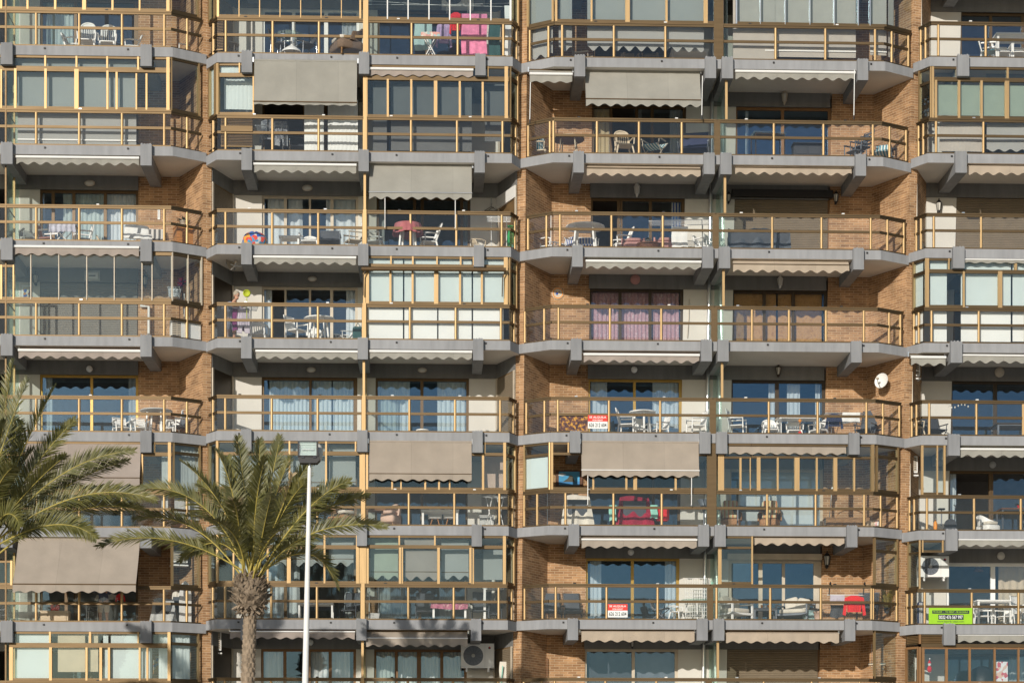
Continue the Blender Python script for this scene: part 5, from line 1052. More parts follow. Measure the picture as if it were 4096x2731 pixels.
put('potted_plant', parts_pot_plant, ('cream frame', 'leaf', .10, .2, 34, .34), 'A', 2, 'A1', 1555, DEPTH['A', 2, 1572], 0, 'spiky plant in cream pot on wooden cabinet'+loc('A', 2), 'plant', None, dz=.78*[o for o in COL.objects if o.name.startswith('wooden_cabinet')][-1].scale.z+.003)
b = MB(); b.box(-.035, .035, -.015, .0, -.17, .17, 'white'); b.box(-.008, .008, -.019, -.0151, -.12, .14, 'steelgrey'); single('thermometer', b, 'white wall thermometer on brick'+loc('A', 2), 'thermometer', tuple(W(qu('A1', 1347), qv('A1', 372), 1.99)))
put_at('bulkhead_lamp', parts_oval_lamp, (), 'B1', 486, 153, 1.9, 'oval cream wall lamp on lintel'+loc('B1', 2), 'lamp', 0, LP)
put('fabric_bundle', parts_sack, (), 'B1', 2, 'A1', 2158, .55, 0, 'bundle of blue, orange and red fabric'+loc('B1', 2), 'bundle', None, dz=.02)
put('sun_lounger', parts_deck_lounger, ('navy', 'navy', .5), 'B1', 2, 'A1', 1905, 1.1, 70, 'low navy sunbed before raking shutter'+loc('B1', 2), 'sunbed', None, scale=.6)
put('plastic_table', TT, ('whiteplastic', .62, .45, .42, None, .05), 'B1', 2, 'B1', 338, .9, 0, 'low white plastic table'+loc('B1', 2), 'table', TB)
put('plastic_chair', PC, ('whiteplastic', .66, .56), 'B1', 2, 'B1', 505, .75, 0, 'low round-backed white plastic chair'+loc('B1', 2), 'chair', CH)
put('recliner_chair', SL, ('steelgrey', 'charcoal', .85, .6, .15), 'B1', 2, 'B1', 675, .7, 0, 'charcoal folded recliner'+loc('B1', 2), 'recliner', CH)
put('metal_chair', MC, ('cream frame', None, .62, .5, 0), 'B1', 2, 'B1', 880, .65, -70, 'cream low chair at partition'+loc('B1', 2), 'chair', CH)
put('plastic_chair', PC, ('whiteplastic', .98), 'B2', 2, 'B1', 1058, .75, 80, 'white plastic chair at partition, facing rose tablecloth'+loc('B2', 2).split(', ')[1].join([', ', '']), 'chair', CH); put('plastic_chair', PC, ('whiteplastic', 1.02), 'B2', 2, 'B1', 1515, .75, -75, 'white plastic chair with sloping back beyond rose tablecloth'+loc('B2', 2).split(', ')[1].join([', ', '']), 'chair', CH)
put('plastic_table', RT, ('whiteplastic', .37, .70, None, 4, .035), 'B2', 2, 'B1', 1338, .9, 0, 'white table under rose cloth'+loc('B2', 2), 'table', TB)
TD = DEPTH['B2', 2, 1338]; TZ = [o for o in COL.objects if o.name.startswith('plastic_table')][-1].scale.z*.70
b = MB(); b.sheet(lambda a, c: ((.385+.055*c+.018*sin(2*pi*a*17)*c)*cos(2*pi*a), (.385+.055*c+.018*sin(2*pi*a*17)*c)*sin(2*pi*a), .02-.30*c-.02*sin(2*pi*a*5)*c), 90, 6, 'rose', .004); b.lathe([(.001, .022), (.385, .02)], 'rose', 40, closed=False); single('tablecloth', b, 'frilled rose pink cloth on round table'+loc('B2', 2), 'tablecloth', (X(qu('B1', 1338), TD), TD, FZ('B', 2)+TZ+.006))
put('potted_plant', parts_pot_plant, ('dark', 'leaf', .07, .12, 24, .3), 'B2', 2, 'B1', 1350, TD, 0, 'dark leafy plant on rose tablecloth'+loc('B2', 2), 'plant', None, dz=TZ+.03)
put('fallen_chair', PC, ('beigeplastic', .7), 'B2', 2, 'B1', 1935, .8, 120, 'low off-white folded chair before grey wall'+loc('B2', 2), 'chair', CH, scale=.72); put('drying_rack', parts_drying_rack, ('whiteplastic', .7, .5, 1.02), 'B2', 2, 'B1', 2110, .7, 0, 'white drying rack at corner post'+loc('B2', 2), 'drying rack', 'drying racks')
hang('green_towel', 'B1', 2182, 2258, 470, 655, .75, 'green cloth', 'bright green towel behind side railing'+loc('B2', 2), 'towel')
b = MB(); b.tube([(-.2, 0, -.1), (0, 0, .02), (.2, 0, -.1), (-.2, 0, -.1)], .008, 'black', 5); b.tube([(-.14, -.03, -.14), (.05, -.03, .0), (.2, -.03, -.16), (-.14, -.03, -.14)], .008, 'black', 5); b.tube([(0, 0, .02), (0, 0, .1), (.03, 0, .12)], .006, 'black', 5); b.box(-.02, .02, -.01, .02, .1, .3, 'greyplastic'); single('clothes_hanger', b, 'black clothes hangers hooked on grey wall'+loc('B2', 2), 'hanger', tuple(W(qu('B1', 2045), qv('B1', 318), 1.96)))
put('broom', parts_broom, ('white', 'white', 1.55), 'C1', 2, 'C1', 432, 1.85, 0, 'white broom pole leaning in brick corner'+loc('C1', 2), 'broom')
put('plastic_chair', PC, ('whiteplastic', .9), 'C1', 2, 'C1', 405, .95, 65, 'white plastic chair at slanted railing'+loc('C1', 2), 'chair', CH); put('cushioned_chair', SL, ('whiteplastic', 'bluestripe', .78, .5, .1), 'C1', 2, 'C1', 545, 1.0, -50, 'striped blue cushion chair beside slanted railing'+loc('C1', 2), 'chair', CH)
put('round_table', RT, ('whiteplastic', .58, .86, None, 4, .035), 'C1', 2, 'C1', 722, .55, 0, 'big round white plastic table'+loc('C1', 2), 'table', TB)
put('cushioned_chair', SL, ('whiteplastic', 'bluestripe', .78, .6, .08), 'C1', 2, 'C1', 742, 1.1, 0, 'blue striped chair behind round table'+loc('C1', 2), 'chair', CH)
put('plastic_chair', PC, ('whiteplastic', .98), 'C1', 2, 'C1', 1025, .65, -80, 'white plastic chair facing round table'+loc('C1', 2), 'chair', CH)
put('armchair', parts_wicker_chair, ('rosecushion', .6, 'rosecushion', .66), 'C1', 2, 'C1', 1128, 1.15, 0, 'dusty pink armchair behind wicker tub'+loc('C1', 2), 'armchair'); put('armchair', parts_wicker_chair, ('rosecushion', .55, 'rosecushion', .62), 'C1', 2, 'C1', 1395, 1.15, 0, 'dusty pink armchair behind post'+loc('C1', 2), 'armchair')
b = MB(); b.sheet(lambda a, c: (.36*cos(2*pi*a)*(.7+.3*c), .3*sin(2*pi*a)*(.7+.3*c), .28*c), 26, 5, 'darkwood', .012); b.lathe([(.001, .2), (.33, .24)], 'purplebrown', 24, closed=False); single('wicker_tub', b, 'round brown wicker tub'+loc('C1', 2), 'tub', (X(qu('C1', 1260), .6), .6, FZ('C', 2)+.003))
put('potted_plant', parts_pot_plant, ('whiteplastic', 'leaf', .09, .1, 30, .2), 'C1', 2, 'C1', 1255, .6, 0, 'small leafy plant on wicker tub'+loc('C1', 2), 'plant', None, dz=.29)
b = MB(); b.rbox(-.25, .25, -.1, .1, 0, .3, .05, 'bluestripe'); single('striped_cushion', b, 'blue striped cushion on floor'+loc('C1', 2), 'cushion', (X(qu('C1', 1440), .8), .8, FZ('C', 2)+.004))
put('drying_rack', parts_drying_rack, ('alu', 1.9, .55, 1.02), 'C1', 2, 'C1', 1540, 1.0, -8, 'wide metal drying rack with white sheet'+loc('C1', 2), 'drying rack', 'drying racks')
hang('hanging_sheet', 'C1', 1455, 1590, 480, 655, .7, 'white cloth', 'white sheet over wide drying rack'+loc('C1', 2)); put('plastic_chair', PC, ('whiteplastic', .82), 'C1', 2, 'C1', 1730, .7, 60, 'white plastic chair with towel by drainpipe'+loc('C1', 2), 'chair', CH)
b = cloth_mb(.4, .5, 'white cloth', seed=8); single('towel', b, 'crumpled white towel on chair by drainpipe'+loc('C1', 2), 'towel', (X(qu('C1', 1745), DEPTH['C1', 2, 1730]), DEPTH['C1', 2, 1730]-.05, FZ('C', 2)+.8), 60)
put_at('wall_lantern', parts_lantern, ('white', .95), 'C1', 1162, 170, 1.82, 'white hexagonal lantern on dark lintel'+loc('C1', 2), 'lamp', 0, LP)
mb = MB(); u0, u1 = qu('C1', 1925), qu('D1', 345); w = X(u1, .9)-X(u0, .9)
mb.sheet(lambda a, c: ((a-.5)*w*(1-.03*c), -.3+.35*c+.03*sin(a*23)*(1-c), (.02 if c < .01 else .02)+(.78-.03*sin(a*9))*min(1, c*1.9)-.03*sin(a*31+c*8)*c+(-.75*max(0, c-.9)*10*.5)), 60, 14, 'tarp', .006)
mb.box(-w/2*.94, w/2*.94, -.2, .35, .0, .66, 'charcoal'); single('covered_furniture', mb, 'furniture under dark blue tarpaulin before shutter'+loc('C2', 2), 'covered furniture', ((X(u0, .9)+X(u1, .9))/2, .9, FZ('C', 2)+.003))
put_at('wall_lantern', parts_lantern, ('black', .8), 'C1', 1938, 238, 1.8, 'small black lantern by glass partition'+loc('C2', 2), 'lamp', 0, LP); put_at('wall_lantern', parts_lantern, ('black', .9), 'D1', 738, 238, 1.8, 'black lantern on brick beside shutter box'+loc('C2', 2), 'lamp', 0, LP)
x0, x1 = X(qu('C1', 1968), 1.8), X(qu('D1', 712), 1.8); zt, zb = Zv(qu('D1', 0), qv('D1', 165), 1.8), Zv(qu('D1', 0), qv('D1', 225), 1.8); mb = MB(); mb.box(x0, x1, 1.78, 1.935, zb, zt, 'black'); part(mb, 'shutter_box')
put_at('wall_lantern', parts_lantern, ('black', .95), 'D1', 1610, 312, 1.85, 'black lantern with white glass on pale wall'+loc('D', 2), 'lamp', 0, LP)
# ---- storey 3
b = MB(); b.box(-.23, .23, -.02, 0, -.15, .15, 'greyplastic'); b.box(-.17, .17, -.026, -.021, -.09, .09, 'whiteblind'); b.box(-.1, .1, -.03, -.027, -.02, .02, 'steelgrey'); single('framed_picture', b, 'framed pale print on dark lintel behind glass'+loc('A', 3), 'picture', tuple(W(qu('A1', 782), qv('A1', 898), 1.92)))
for x, y, t in ((300, 925, 'black wall lantern on white wall behind glass'), (1228, 942, 'black wall lantern on brick behind glass')): put_at('wall_lantern', parts_lantern, ('black', .9), 'A1', x, y, 1.8, t+loc('A', 3), 'lamp', 0, LP)
b = MB(); b.box(-.15, .15, -.02, 0, -.3, .3, 'white'); b.box(-.1, .1, -.025, -.021, -.24, .24, 'tilepicture'); single('framed_picture', b, 'small framed drawing on white wall behind glass'+loc('A', 3), 'picture', tuple(W(qu('A1', 228), qv('A1', 1062), 1.98)))
mb = MB(); mb.tube([W(qu('A1', 1190), qv('A1', 1152), 1.9), W(qu('A1', 1262), qv('A1', 1158), 1.9), W(qu('A1', 1262), qv('A1', 1420), 1.9)], .045, 'white', 8); tag(mb.build('white_duct'), 'white duct bent down brick wall behind railing'+loc('A', 3), 'duct')
put('side_air_conditioner', parts_side_ac, (.35, .62, .3), 'A', 3, 'A1', 1500, 1.0, 15, 'white slatted air conditioner in brick corner'+loc('A', 3), 'air conditioner', None, dz=.12)
pl = poly(RAIL['A'], 3); p, q = pt(pl, qu('A1', 1535), .06), pt(pl, qu('A1', 1700), .06); mb = MB(); mb.seg(p, q, FZ('A', 3)+.04, FZ('A', 3)+.56, .02, 'white'); tag(mb.build('white_board'), 'white board behind slanted railing glass'+loc('A', 3), 'board')
b = MB(); rn = random.Random(2)
for k in range(40): a, e = rn.uniform(0, 2*pi), rn.uniform(-1.2, 1.4); b.tube([(0, 0, 0), (.14*cos(a)*cos(e), .14*sin(a)*cos(e), .15*sin(e))], .012, rn.choice(['purple', 'charcoal', 'maroon', 'dark']), 4)
b.tube([(0, 0, -.1), (.05, .05, -.9)], .012, 'dark', 5); single('feather_duster', b, 'dark purple feather duster behind slanted glass'+loc('A', 3), 'duster', tuple(W(qu('A1', 1540), qv('A1', 955), .7)))
put_at('laundry_basket', parts_basket, ('alu', .34, .28), 'A1', 1477, 1080, .5, 'pale blue basket behind corner glass'+loc('A', 3), 'basket')
for x, h, t in ((1562, 1.5, 'white pole leaning nearer feather duster'), (1606, 1.7, 'white pole leaning nearer brick pier')): put('broom', parts_broom, ('white', 'white', h), 'A', 3, 'A1', x, 1.0, 20, t+loc('A', 3), 'pole')
put_at('satellite_dish', parts_dish, (.2, 5, 62, .3), 'A1', 1940, 792, .75, 'small cream satellite dish under balcony corner'+loc('B1', 3), 'satellite dish', 0, 'satellite dishes')
mb = MB(); mb.tube([W(qu('A1', 1955), qv('A1', 800), .8), W(qu('A1', 1985), qv('A1', 812), .8), W(qu('A1', 2075), qv('A1', 815), .9)], .025, 'alu', 6); part(mb, 'dish_arm')
b = MB(); b.lathe([(.001, .0), (.095, .01), (.10, .03), (.09, .03)], 'lime', 20, T(0, 0, 0) @ RX(90), closed=False); b.tube([V((.10*cos(2*pi*k/20), 0, .10*sin(2*pi*k/20))) for k in range(21)], .014, 'lime', 6); b.tube([(0, 0, -.13), (0, .02, -.75)], .012, 'lime', 6); single('fly_swatter', b, 'lime green round swatter stuck upright on rail'+loc('B1', 3), 'swatter', tuple(W(qu('A1', 2092), qv('A1', 1045), .25)))
put('drying_rack', parts_drying_rack, ('alu', 1.0, .5, .95), 'B1', 3, 'A1', 2030, .75, 10, 'drying rack beside elderly woman'+loc('B1', 3), 'drying rack', 'drying racks')
hang('hanging_towel', 'A1', 1968, 2010, 1175, 1358, .36, 'purple', 'dark purple towel on drying rack'+loc('B1', 3)); hang('hanging_trousers', 'A1', 2012, 2112, 1172, 1385, .40, 'palelilac', 'pale trousers on drying rack'+loc('B1', 3), kind='trousers'); hang('hanging_towel', 'A1', 2045, 2082, 1215, 1370, .6, 'purple', 'purple cloth behind pale trousers'+loc('B1', 3))
put('plastic_chair', PC, ('whiteplastic', .78, .56), 'B1', 3, 'A1', 2185, .5, 175, 'white chair with back to railing'+loc('B1', 3), 'chair', CH)
put_at('bulkhead_lamp', parts_oval_lamp, (), 'B1', 528, 922, 1.9, 'oval cream wall lamp on lintel'+loc('B1', 3), 'lamp', 0, LP, scale=.85)
put('metal_chair', MC, ('whiteplastic', None, .88, .5, 0), 'B1', 3, 'B1', 395, .75, 55, 'white framed chair left of white round table, fourth storey from top', 'chair', CH); put('round_table', RT, ('whiteplastic', .45, .78, None, 4, .035), 'B1', 3, 'B1', 585, .8, 0, 'white round table between chairs'+loc('B1', 3), 'table', TB)
put('plastic_chair', PC, ('whiteplastic', .8), 'B1', 3, 'B1', 548, 1.25, 0, 'white plastic chair behind round table'+loc('B1', 3), 'chair', CH); put('lounge_chair', SL, ('whiteplastic', 'white cloth', .88, .55, .3), 'B1', 3, 'B1', 800, .7, -65, 'white reclining chair facing round table'+loc('B1', 3), 'chair', CH)
b = MB(); b.rbox(-.16, .16, -.1, .1, 0, .5, .05, 'darkteal'); b.tube([(-.08, 0, .48), (0, 0, .62), (.08, 0, .48)], .015, 'darkteal', 6); single('shopping_bag', b, 'dark green bag at partition'+loc('B1', 3), 'bag', (X(qu('B1', 915), .6), .6, FZ('B', 3)+.003))
b = MB(); b.lathe([(.185, 0), (.17, .025), (.12, .015), (.001, .015)], 'cream frame', 28, RX(90), closed=False); b.lathe([(.16, .026), (.13, .022)], 'orange', 28, RX(90), closed=False); b.lathe([(.07, .018), (.001, .018)], 'tilepicture', 16, RX(90), closed=False); single('wall_plate', b, 'decorated cream plate on brick wall'+loc('C1', 3), 'plate', tuple(W(qu('C1', 490), qv('C1', 1045), 1.99)))
put_at('disc_lamp', parts_disc_lamp, (), 'C1', 1147, 930, 1.92, 'round dull brown wall lamp on lintel'+loc('C1', 3), 'lamp', 0, LP)
mb = MB(); mb.tube([W(qu('C1', 1604), qv('C1', 1095), 1.95), W(qu('C1', 1600), qv('C1', 1250), 1.95), W(qu('C1', 1588), qv('C1', 1420), 1.95)], .012, 'cream frame', 6); tag(mb.build('awning_crank'), 'thin pale crank rod hanging on white wall'+loc('C1', 3), 'crank rod')
put_at('wall_lantern', parts_lantern, ('white', .85), 'D1', 265, 950, 1.82, 'ornate white lantern on lintel'+loc('C2', 3), 'lamp', 0, LP)
# ---- storey 4
put_at('globe_lamp', parts_globe_lamp, (), 'A2', 762, 292, 1.93, 'white globe lamp on lintel'+loc('A', 4), 'lamp', 0, LP)
for x, t in ((1030, 'white slatted chair before gold window frame'), (1190, 'white slatted chair at end of gold window')): put('metal_chair', MC, ('whiteplastic', None, .8, .48, 4), 'A', 4, 'A2', x, .85, 25, t+loc('A', 4), 'chair', CH)
put('round_table', RT, ('greyplastic', .48, .92, 'whiteplastic', 4, .03), 'A', 4, 'A2', 1325, .9, 0, 'grey round table on white legs before brick'+loc('A', 4), 'table', TB); put('metal_chair', MC, ('whiteplastic', None, .8, .48, 4), 'A', 4, 'A2', 1440, .75, -20, 'white slatted chair at round table'+loc('A', 4), 'chair', CH); put('sling_chair', MC, ('whiteplastic', 'steelgrey', .98, .48, 0), 'A', 4, 'A2', 1505, 1.0, -50, 'white framed chair with blue-grey back in corner'+loc('A', 4), 'chair', CH)
for x, y, u, t in ((518, 294, 'B1', 'oval white wall lamp on lintel'), (1460, 296, 'B2', 'oval white wall lamp on lintel')): put_at('bulkhead_lamp', parts_oval_lamp, (), 'B2', x, y, 1.9, t+loc(u, 4), 'lamp', 0, LP, scale=.85)
put('plastic_stool', RT, ('whiteplastic', .2, .36, None, 4, .02), 'B2', 4, 'B2', 1462, 1.0, 0, 'low white stool before blue window'+loc('B2', 4), 'stool')
put_at('globe_lamp', parts_globe_lamp, (), 'C2', 1135, 298, 1.93, 'white globe lamp on lintel'+loc('C1', 4), 'lamp', 0, LP)
u0, u1 = qu('C2', 503), qu('C2', 742); mb = MB(); x0, x1 = X(u0, .09), X(u1, .09); zt, zb = Zv(u0, qv('C2', 678), .09), Zv(u0, qv('C2', 806), .09); mb.sheet(lambda a, c: (x0+(x1-x0)*a-(0 if c < .8 else .05*a), .09+.012*sin(a*18), zt+(zb-zt)*c), 20, 6, 'fiery', .004); tag(mb.build('sign_shadow_banner'), 'yellow and dark brown banner with painted sign shadow on railing beside rent sign', 'banner')  # mottled colour paints in the reflection and shadow of a sign
for x, rz, t in ((1075, 75, 'white chair before window, left of white table'), (1190, 10, 'white chair behind white table'), (1355, -70, 'white chair beyond white table'), (1665, -75, 'white chair standing alone by white wall')): put('metal_chair', MC, ('whiteplastic', None, .9, .46, 0), 'C1', 4, 'C2', x, 1.0 if x == 1190 else .7, rz, t+', fourth storey from bottom', 'chair', CH)
put('round_table', RT, ('whiteplastic', .4, .84, None, 3, .035), 'C1', 4, 'C2', 1208, .85, 0, 'white round table among white chairs'+loc('C1', 4), 'table', TB)
put('metal_chair', MC, ('whiteplastic', None, .92, .5, 0), 'C2', 4, 'C2', 2010, .7, 70, 'white high chair beside glass partition'+loc('C2', 4), 'chair', CH)
for x, rz, t in ((185, 5, 'round-backed white plastic chair behind first post'), (385, -5, 'round-backed white plastic chair with red toy'), (590, -60, 'white plastic chair turned sideways by curtain')): put('plastic_chair', PC, ('whiteplastic', .82, .56), 'C2', 4, 'D2', x, .75, rz, t+loc('C2', 4), 'chair', CH)
put('plastic_table', TT, ('beigeplastic', 1.25, .7, .78, 'whiteplastic', .06), 'C2', 4, 'D2', 410, 1.15, 0, 'cream plastic table behind white chairs'+loc('C2', 4), 'table', TB); b = MB(); b.ball((0, 0, .06), .06, .06, .06, 'red', 12, 8); b.tube([(0, 0, .1), (.0, 0, .4)], .016, 'woodorange', 6); b.ball((0, 0, .43), .05, .03, .05, 'orange', 10, 6); single('toy_spade', b, 'small red and orange toy on chair'+loc('C2', 4), 'toy', (X(qu('D2', 432), .55), .55, FZ('C', 4)+.07))
put('drying_rack', parts_drying_rack, ('alu', 1.2, .5, .92), 'C2', 4, 'D2', 800, .7, 0, 'metal drying rack before brick'+loc('C2', 4), 'drying rack', 'drying racks'); hang('hanging_towel', 'D2', 790, 940, 655, 745, .42, 'white cloth', 'white towel on drying rack'+loc('C2', 4)); hang('hanging_clothes', 'D2', 660, 785, 665, 800, .45, 'navy', 'dark navy clothes on drying rack'+loc('C2', 4), kind='garment')
for x, rz, hb, t in ((985, -35, 1.12, 'dark sling chair with tall back before brick'), (1165, -40, 1.15, 'tall dark sling chair in slanted corner')): put('sling_chair', SL, ('steelgrey', 'charcoal', hb, .52, .25), 'C2', 4, 'D2', x, .95, rz, t+loc('C2', 4), 'chair', CH)
put_at('satellite_dish', parts_dish, (.225, 8, -44, .5, 'white'), 'D2', 1130, 390, .95, 'white satellite dish on raking brick wall'+loc('C2', 4), 'satellite dish', 0, 'satellite dishes')
put_at('wall_lantern', parts_lantern, ('darkbronze', .85), 'D2', 250, 305, 1.82, 'dark bronze lantern on lintel'+loc('C2', 4), 'lamp', 0, LP)
put_at('side_air_conditioner', parts_side_ac, (.3, .42, .4), 'D2', 1408, 345, 1.2, 'white air conditioner under slanted awning'+loc('D', 4), 'air conditioner', 0); put_at('disc_lamp', parts_disc_lamp, ('cream frame',), 'D2', 2122, 316, 1.92, 'round cream wall lamp on lintel'+loc('D', 4), 'lamp', 0, LP)
put('recliner_chair', SL, ('black', 'dark', .88, .6, .15), 'D', 4, 'D2', 1570, .7, 15, 'black padded folded recliner by pale wall'+loc('D', 4), 'recliner', CH); put('plastic_chair', PC, ('beigeplastic', .7), 'D', 4, 'D2', 1405, .8, 40, 'cream chair behind slanted railing'+loc('D', 4), 'chair', CH, scale=.9)
put('glass_table', TT, ('darkbronze', .95, .8, .42, 'steelgrey', .05), 'D', 4, 'D2', 2205, .5, 0, 'dark square low table'+loc('D', 4), 'table', TB)
mb = MB(); prev = None
for k in range(7): mb.ball(W(qu('D2', 1690+28*k), qv('D2', 600+14*sin(k*1.1)), 1.0), .02, .02, .035, 'lampglass', 8, 6)
mb.tube([W(qu('D2', 1685+7*k), qv('D2', 592+10*sin(k*.28)), 1.0) for k in range(27)], .004, 'black', 4); tag(mb.build('light_string'), 'string of small bulbs before blue window'+loc('D', 4), 'string lights')
# ---- storey 5
put('wicker_chair', parts_wicker_chair, ('wickertan', .6, 'cushion', .7), 'B1', 5, 'B2', 790, .8, 40, 'tan wicker chair behind palm fronds'+loc('B1', 5), 'armchair'); put('terracotta_pot', parts_pot_plant, ('terracotta', 'agave', .2, .3, 14, .5), 'B1', 5, 'B2', 720, .5, 0, 'terracotta pot with dry plant behind palm fronds'+loc('B1', 5), 'plant')
put('cane_table', TT, ('wickertan', .6, .5, .6, 'wickertan', .04), 'B2', 5, 'B3', 1068, .8, 0, 'cane side table at partition'+loc('B2', 5), 'table', TB); put('padded_chair', parts_wicker_chair, ('peach', .46, 'peach', .8), 'B2', 5, 'B3', 1195, .8, -20, 'peach padded chair beside cane table'+loc('B2', 5), 'armchair')
for x, t in ((1568, 'white shell chair nearer post'), (1700, 'white shell chair nearer pale column')): put('shell_chair', SH, (), 'B2', 5, 'B3', x, .8, 0, t+loc('B2', 5), 'chair', CH)
put('white_table', TT, ('white', 1.25, .7, .72, None, .07), 'B2', 5, 'B3', 1610, 1.35, 0, 'white table behind shell chairs'+loc('B2', 5), 'table', TB)
mb = MB(); x0, x1 = X(qu('B3', 1845), 1.6), X(qu('B3', 1962), 1.6); mb.box(x0, x1, 1.55, 1.75, FZ('B', 5)+.003, SB('B', 5)-.01, 'whitewall'); part(mb, 'column')
put('drying_rack', parts_drying_rack, ('whiteplastic', .6, .4, .95), 'B2', 5, 'B3', 2075, .8, 30, 'white drying rack with bright pegs'+loc('B2', 5), 'drying rack', 'drying racks'); put('storage_box', parts_cabinet, ('greyplastic', .4, .35, .42), 'B2', 5, 'B3', 2005, .9, 0, 'grey storage box beside drying rack'+loc('B2', 5), 'box')
u = qu('C2', 586); mb = MB(); mb.box(-.40, .40, -.03, 0, -.28, .28, 'darkwood'); single('painting_frame', mb, 'dark framed seascape painting on brick wall'+loc('C1', 5), 'painting', tuple(W(u, qv('C2', 1225), 1.96)))
pm = bpy.data.objects['painting_frame']
def kid(mb, name, parent): o = mb.build(name); o.parent = parent; return o
mat('paint sky', (.08, .38, .68), .5, var=.25, scale=4); mat('paint sea', (.05, .25, .55), .5, var=.15); mat('paint rock', (.10, .09, .07), .6, var=.3); mat('paint cloud', (.6, .66, .7), .6)
mb = MB(); mb.box(-.31, .31, -.034, -.031, -.05, .24, 'paint sky'); mb.box(-.31, .31, -.034, -.031, -.16, -.051, 'paint sea'); mb.box(-.31, .31, -.034, -.031, -.24, -.161, 'paint rock'); mb.xz([(-.2, -.07), (-.05, .03), (.02, .13), (.1, .11), (.16, -.05), (.2, -.07)], -.037, -.0345, 'paint rock'); mb.xz([(-.33, .12), (-.2, .1), (-.08, .14), (-.2, .2), (-.3, .18)], -.036, -.0345, 'paint cloud'); kid(mb, 'canvas', pm)
for x, t in ((245, 'white pole leaning in slanted corner, nearer pier'), (402, 'thin white pole leaning near corner post')): put('pole', parts_broom, ('white', 'white', 1.25), 'C1', 5, 'C2', x, 1.0, 15, t+loc('C1', 5), 'pole')
def draped(name, unit, r, reg, x, d, w, h, m, label, cat='covered chair'):
    b = MB(); b.sheet(lambda a, c: ((a-.5)*w*(.72+.28*min(1, c*1.2))+.02*sin(a*20)*c, -.30*c+.14-.03*sin(a*17)*c, h-.04*abs(a-.5)*2-(h-.03)*max(0, c-.12)/.88+.02*sin(a*6)), 26, 12, m, .01); b.sheet(lambda a, c: ((a-.5)*w*.72, .14+.22*c, h-.04*abs(a-.5)*2-(h-.05)*c), 10, 6, m, .01); b.box(-w*.3, w*.3, -.05, .12, .0, h-.16, 'charcoal')
    return single(name, b, label, cat, (X(qu(reg, x), d), d, FZ(BODYU[unit], r)+.003))
draped('blanket_covered_chair', 'C1', 5, 'C2', 655, .75, .95, 1.02, 'offwhite cloth', 'chair under cream blanket'+loc('C1', 5)); draped('blanket_covered_sofa', 'C1', 5, 'C2', 1140, .8, 1.12, 1.0, 'maroon', 'sofa under dark red blanket'+loc('C1', 5), 'covered sofa')
hang('mint_towel', 'C3', 925, 985, 60, 190, .55, 'mint', 'mint towel over near end of red sofa'+loc('C1', 5), 'towel'); hang('mint_towel', 'C3', 1275, 1335, 58, 170, .55, 'mint', 'mint towel over far end of red sofa'+loc('C1', 5), 'towel'); b = MB(); b.rbox(-.2, .2, -.15, .15, 0, .4, .05, 'red'); single('red_bag', b, 'red bag beside red sofa'+loc('C1', 5), 'bag', (X(qu('C3', 1375), .8), .8, FZ('C', 5)+.25))
b = MB(); b.lathe([(.02, 0), (.02, .55), (.03, .6), (.2, .95), (.19, .95), (.01, .62)], 'steelgrey', 16, closed=False); b.lathe([(.18, 0), (.18, .02), (.02, .04)], 'steelgrey', 16); single('funnel_stand', b, 'grey funnel-shaped stand before white wall'+loc('C1', 5), 'stand', (X(qu('C3', 1728), 1.2), 1.2, FZ('C', 5)+.003))
for reg, x, rz, t in (('C3', 1952, -8, 'wicker chair with striped cushions by glass partition'), ('C3', 2262, 10, 'wicker chair with striped cushions in the middle'), ('D3', 175, -10, 'wicker chair with striped cushions before blind')):
    if reg == 'C3' and x == 2262: continue
    put('wicker_chair', parts_wicker_chair, ('wickertan', .62, 'creamstripe', 1.05), 'C2', 5, reg, x, .75, rz, t+loc('C2', 5), 'armchair', 'wicker chairs'); b = MB(); b.rbox(-.24, .24, -.06, .06, 0, .52, .05, 'creamstripe', RX(-12)); single('striped_cushion', b, t.replace('wicker chair with striped cushions', 'striped cushion on wicker chair')+loc('C2', 5), 'cushion', (X(qu(reg, x), DEPTH['C2', 5, x]+.1), DEPTH['C2', 5, x]+.1, FZ('C', 5)+.5), rz)
put('dark_table', TT, ('dark', 1.0, .7, .72, 'steelgrey', .04), 'C2', 5, 'C3', 2130, 1.0, 0, 'dark table between wicker chairs'+loc('C2', 5), 'table', TB); put('wooden_chest', parts_cabinet, ('wood', 1.3, .45, .42, 5, True), 'C2', 5, 'D3', 825, .8, 0, 'carved wooden chest with five panels before brick'+loc('C2', 5), 'chest'); b = MB(); b.tube([(.45*cos(pi*k/16), .1, .26*sin(pi*k/16)) for k in range(17)], .014, 'woodorange', 6); single('wooden_hoop', b, 'thin orange hoop standing on carved chest'+loc('C2', 5), 'hoop', (X(qu('D3', 865), DEPTH['C2', 5, 825]), DEPTH['C2', 5, 825]-.1, FZ('C', 5)+.42*[o for o in COL.objects if o.name.startswith('wooden_chest')][-1].scale.z+.004))
b = MB(); b.tube([(-.04, 0, 0), (0, 0, .5), (.05, 0, 1.05)], .014, 'white', 6); b.ball((.06, 0, .95), .05, .03, .12, 'white cloth', 8, 6); single('mop', b, 'white mop leaning before brick'+loc('C2', 5), 'mop', (X(qu('D3', 690), 1.6), 1.6, FZ('C', 5)+.35)); put('cardboard_box', parts_cabinet, ('tanblind', .3, .25, .3), 'C2', 5, 'D3', 1045, .9, 15, 'tan box in slanted corner'+loc('C2', 5), 'box'); b = MB(); b.lathe([(.07, 0), (.09, .16), (.085, .16)], 'poster', 12); single('paint_tin', b, 'patterned tin in slanted corner'+loc('C2', 5), 'tin', (X(qu('D3', 1082), .8), .8, FZ('C', 5)+.15))
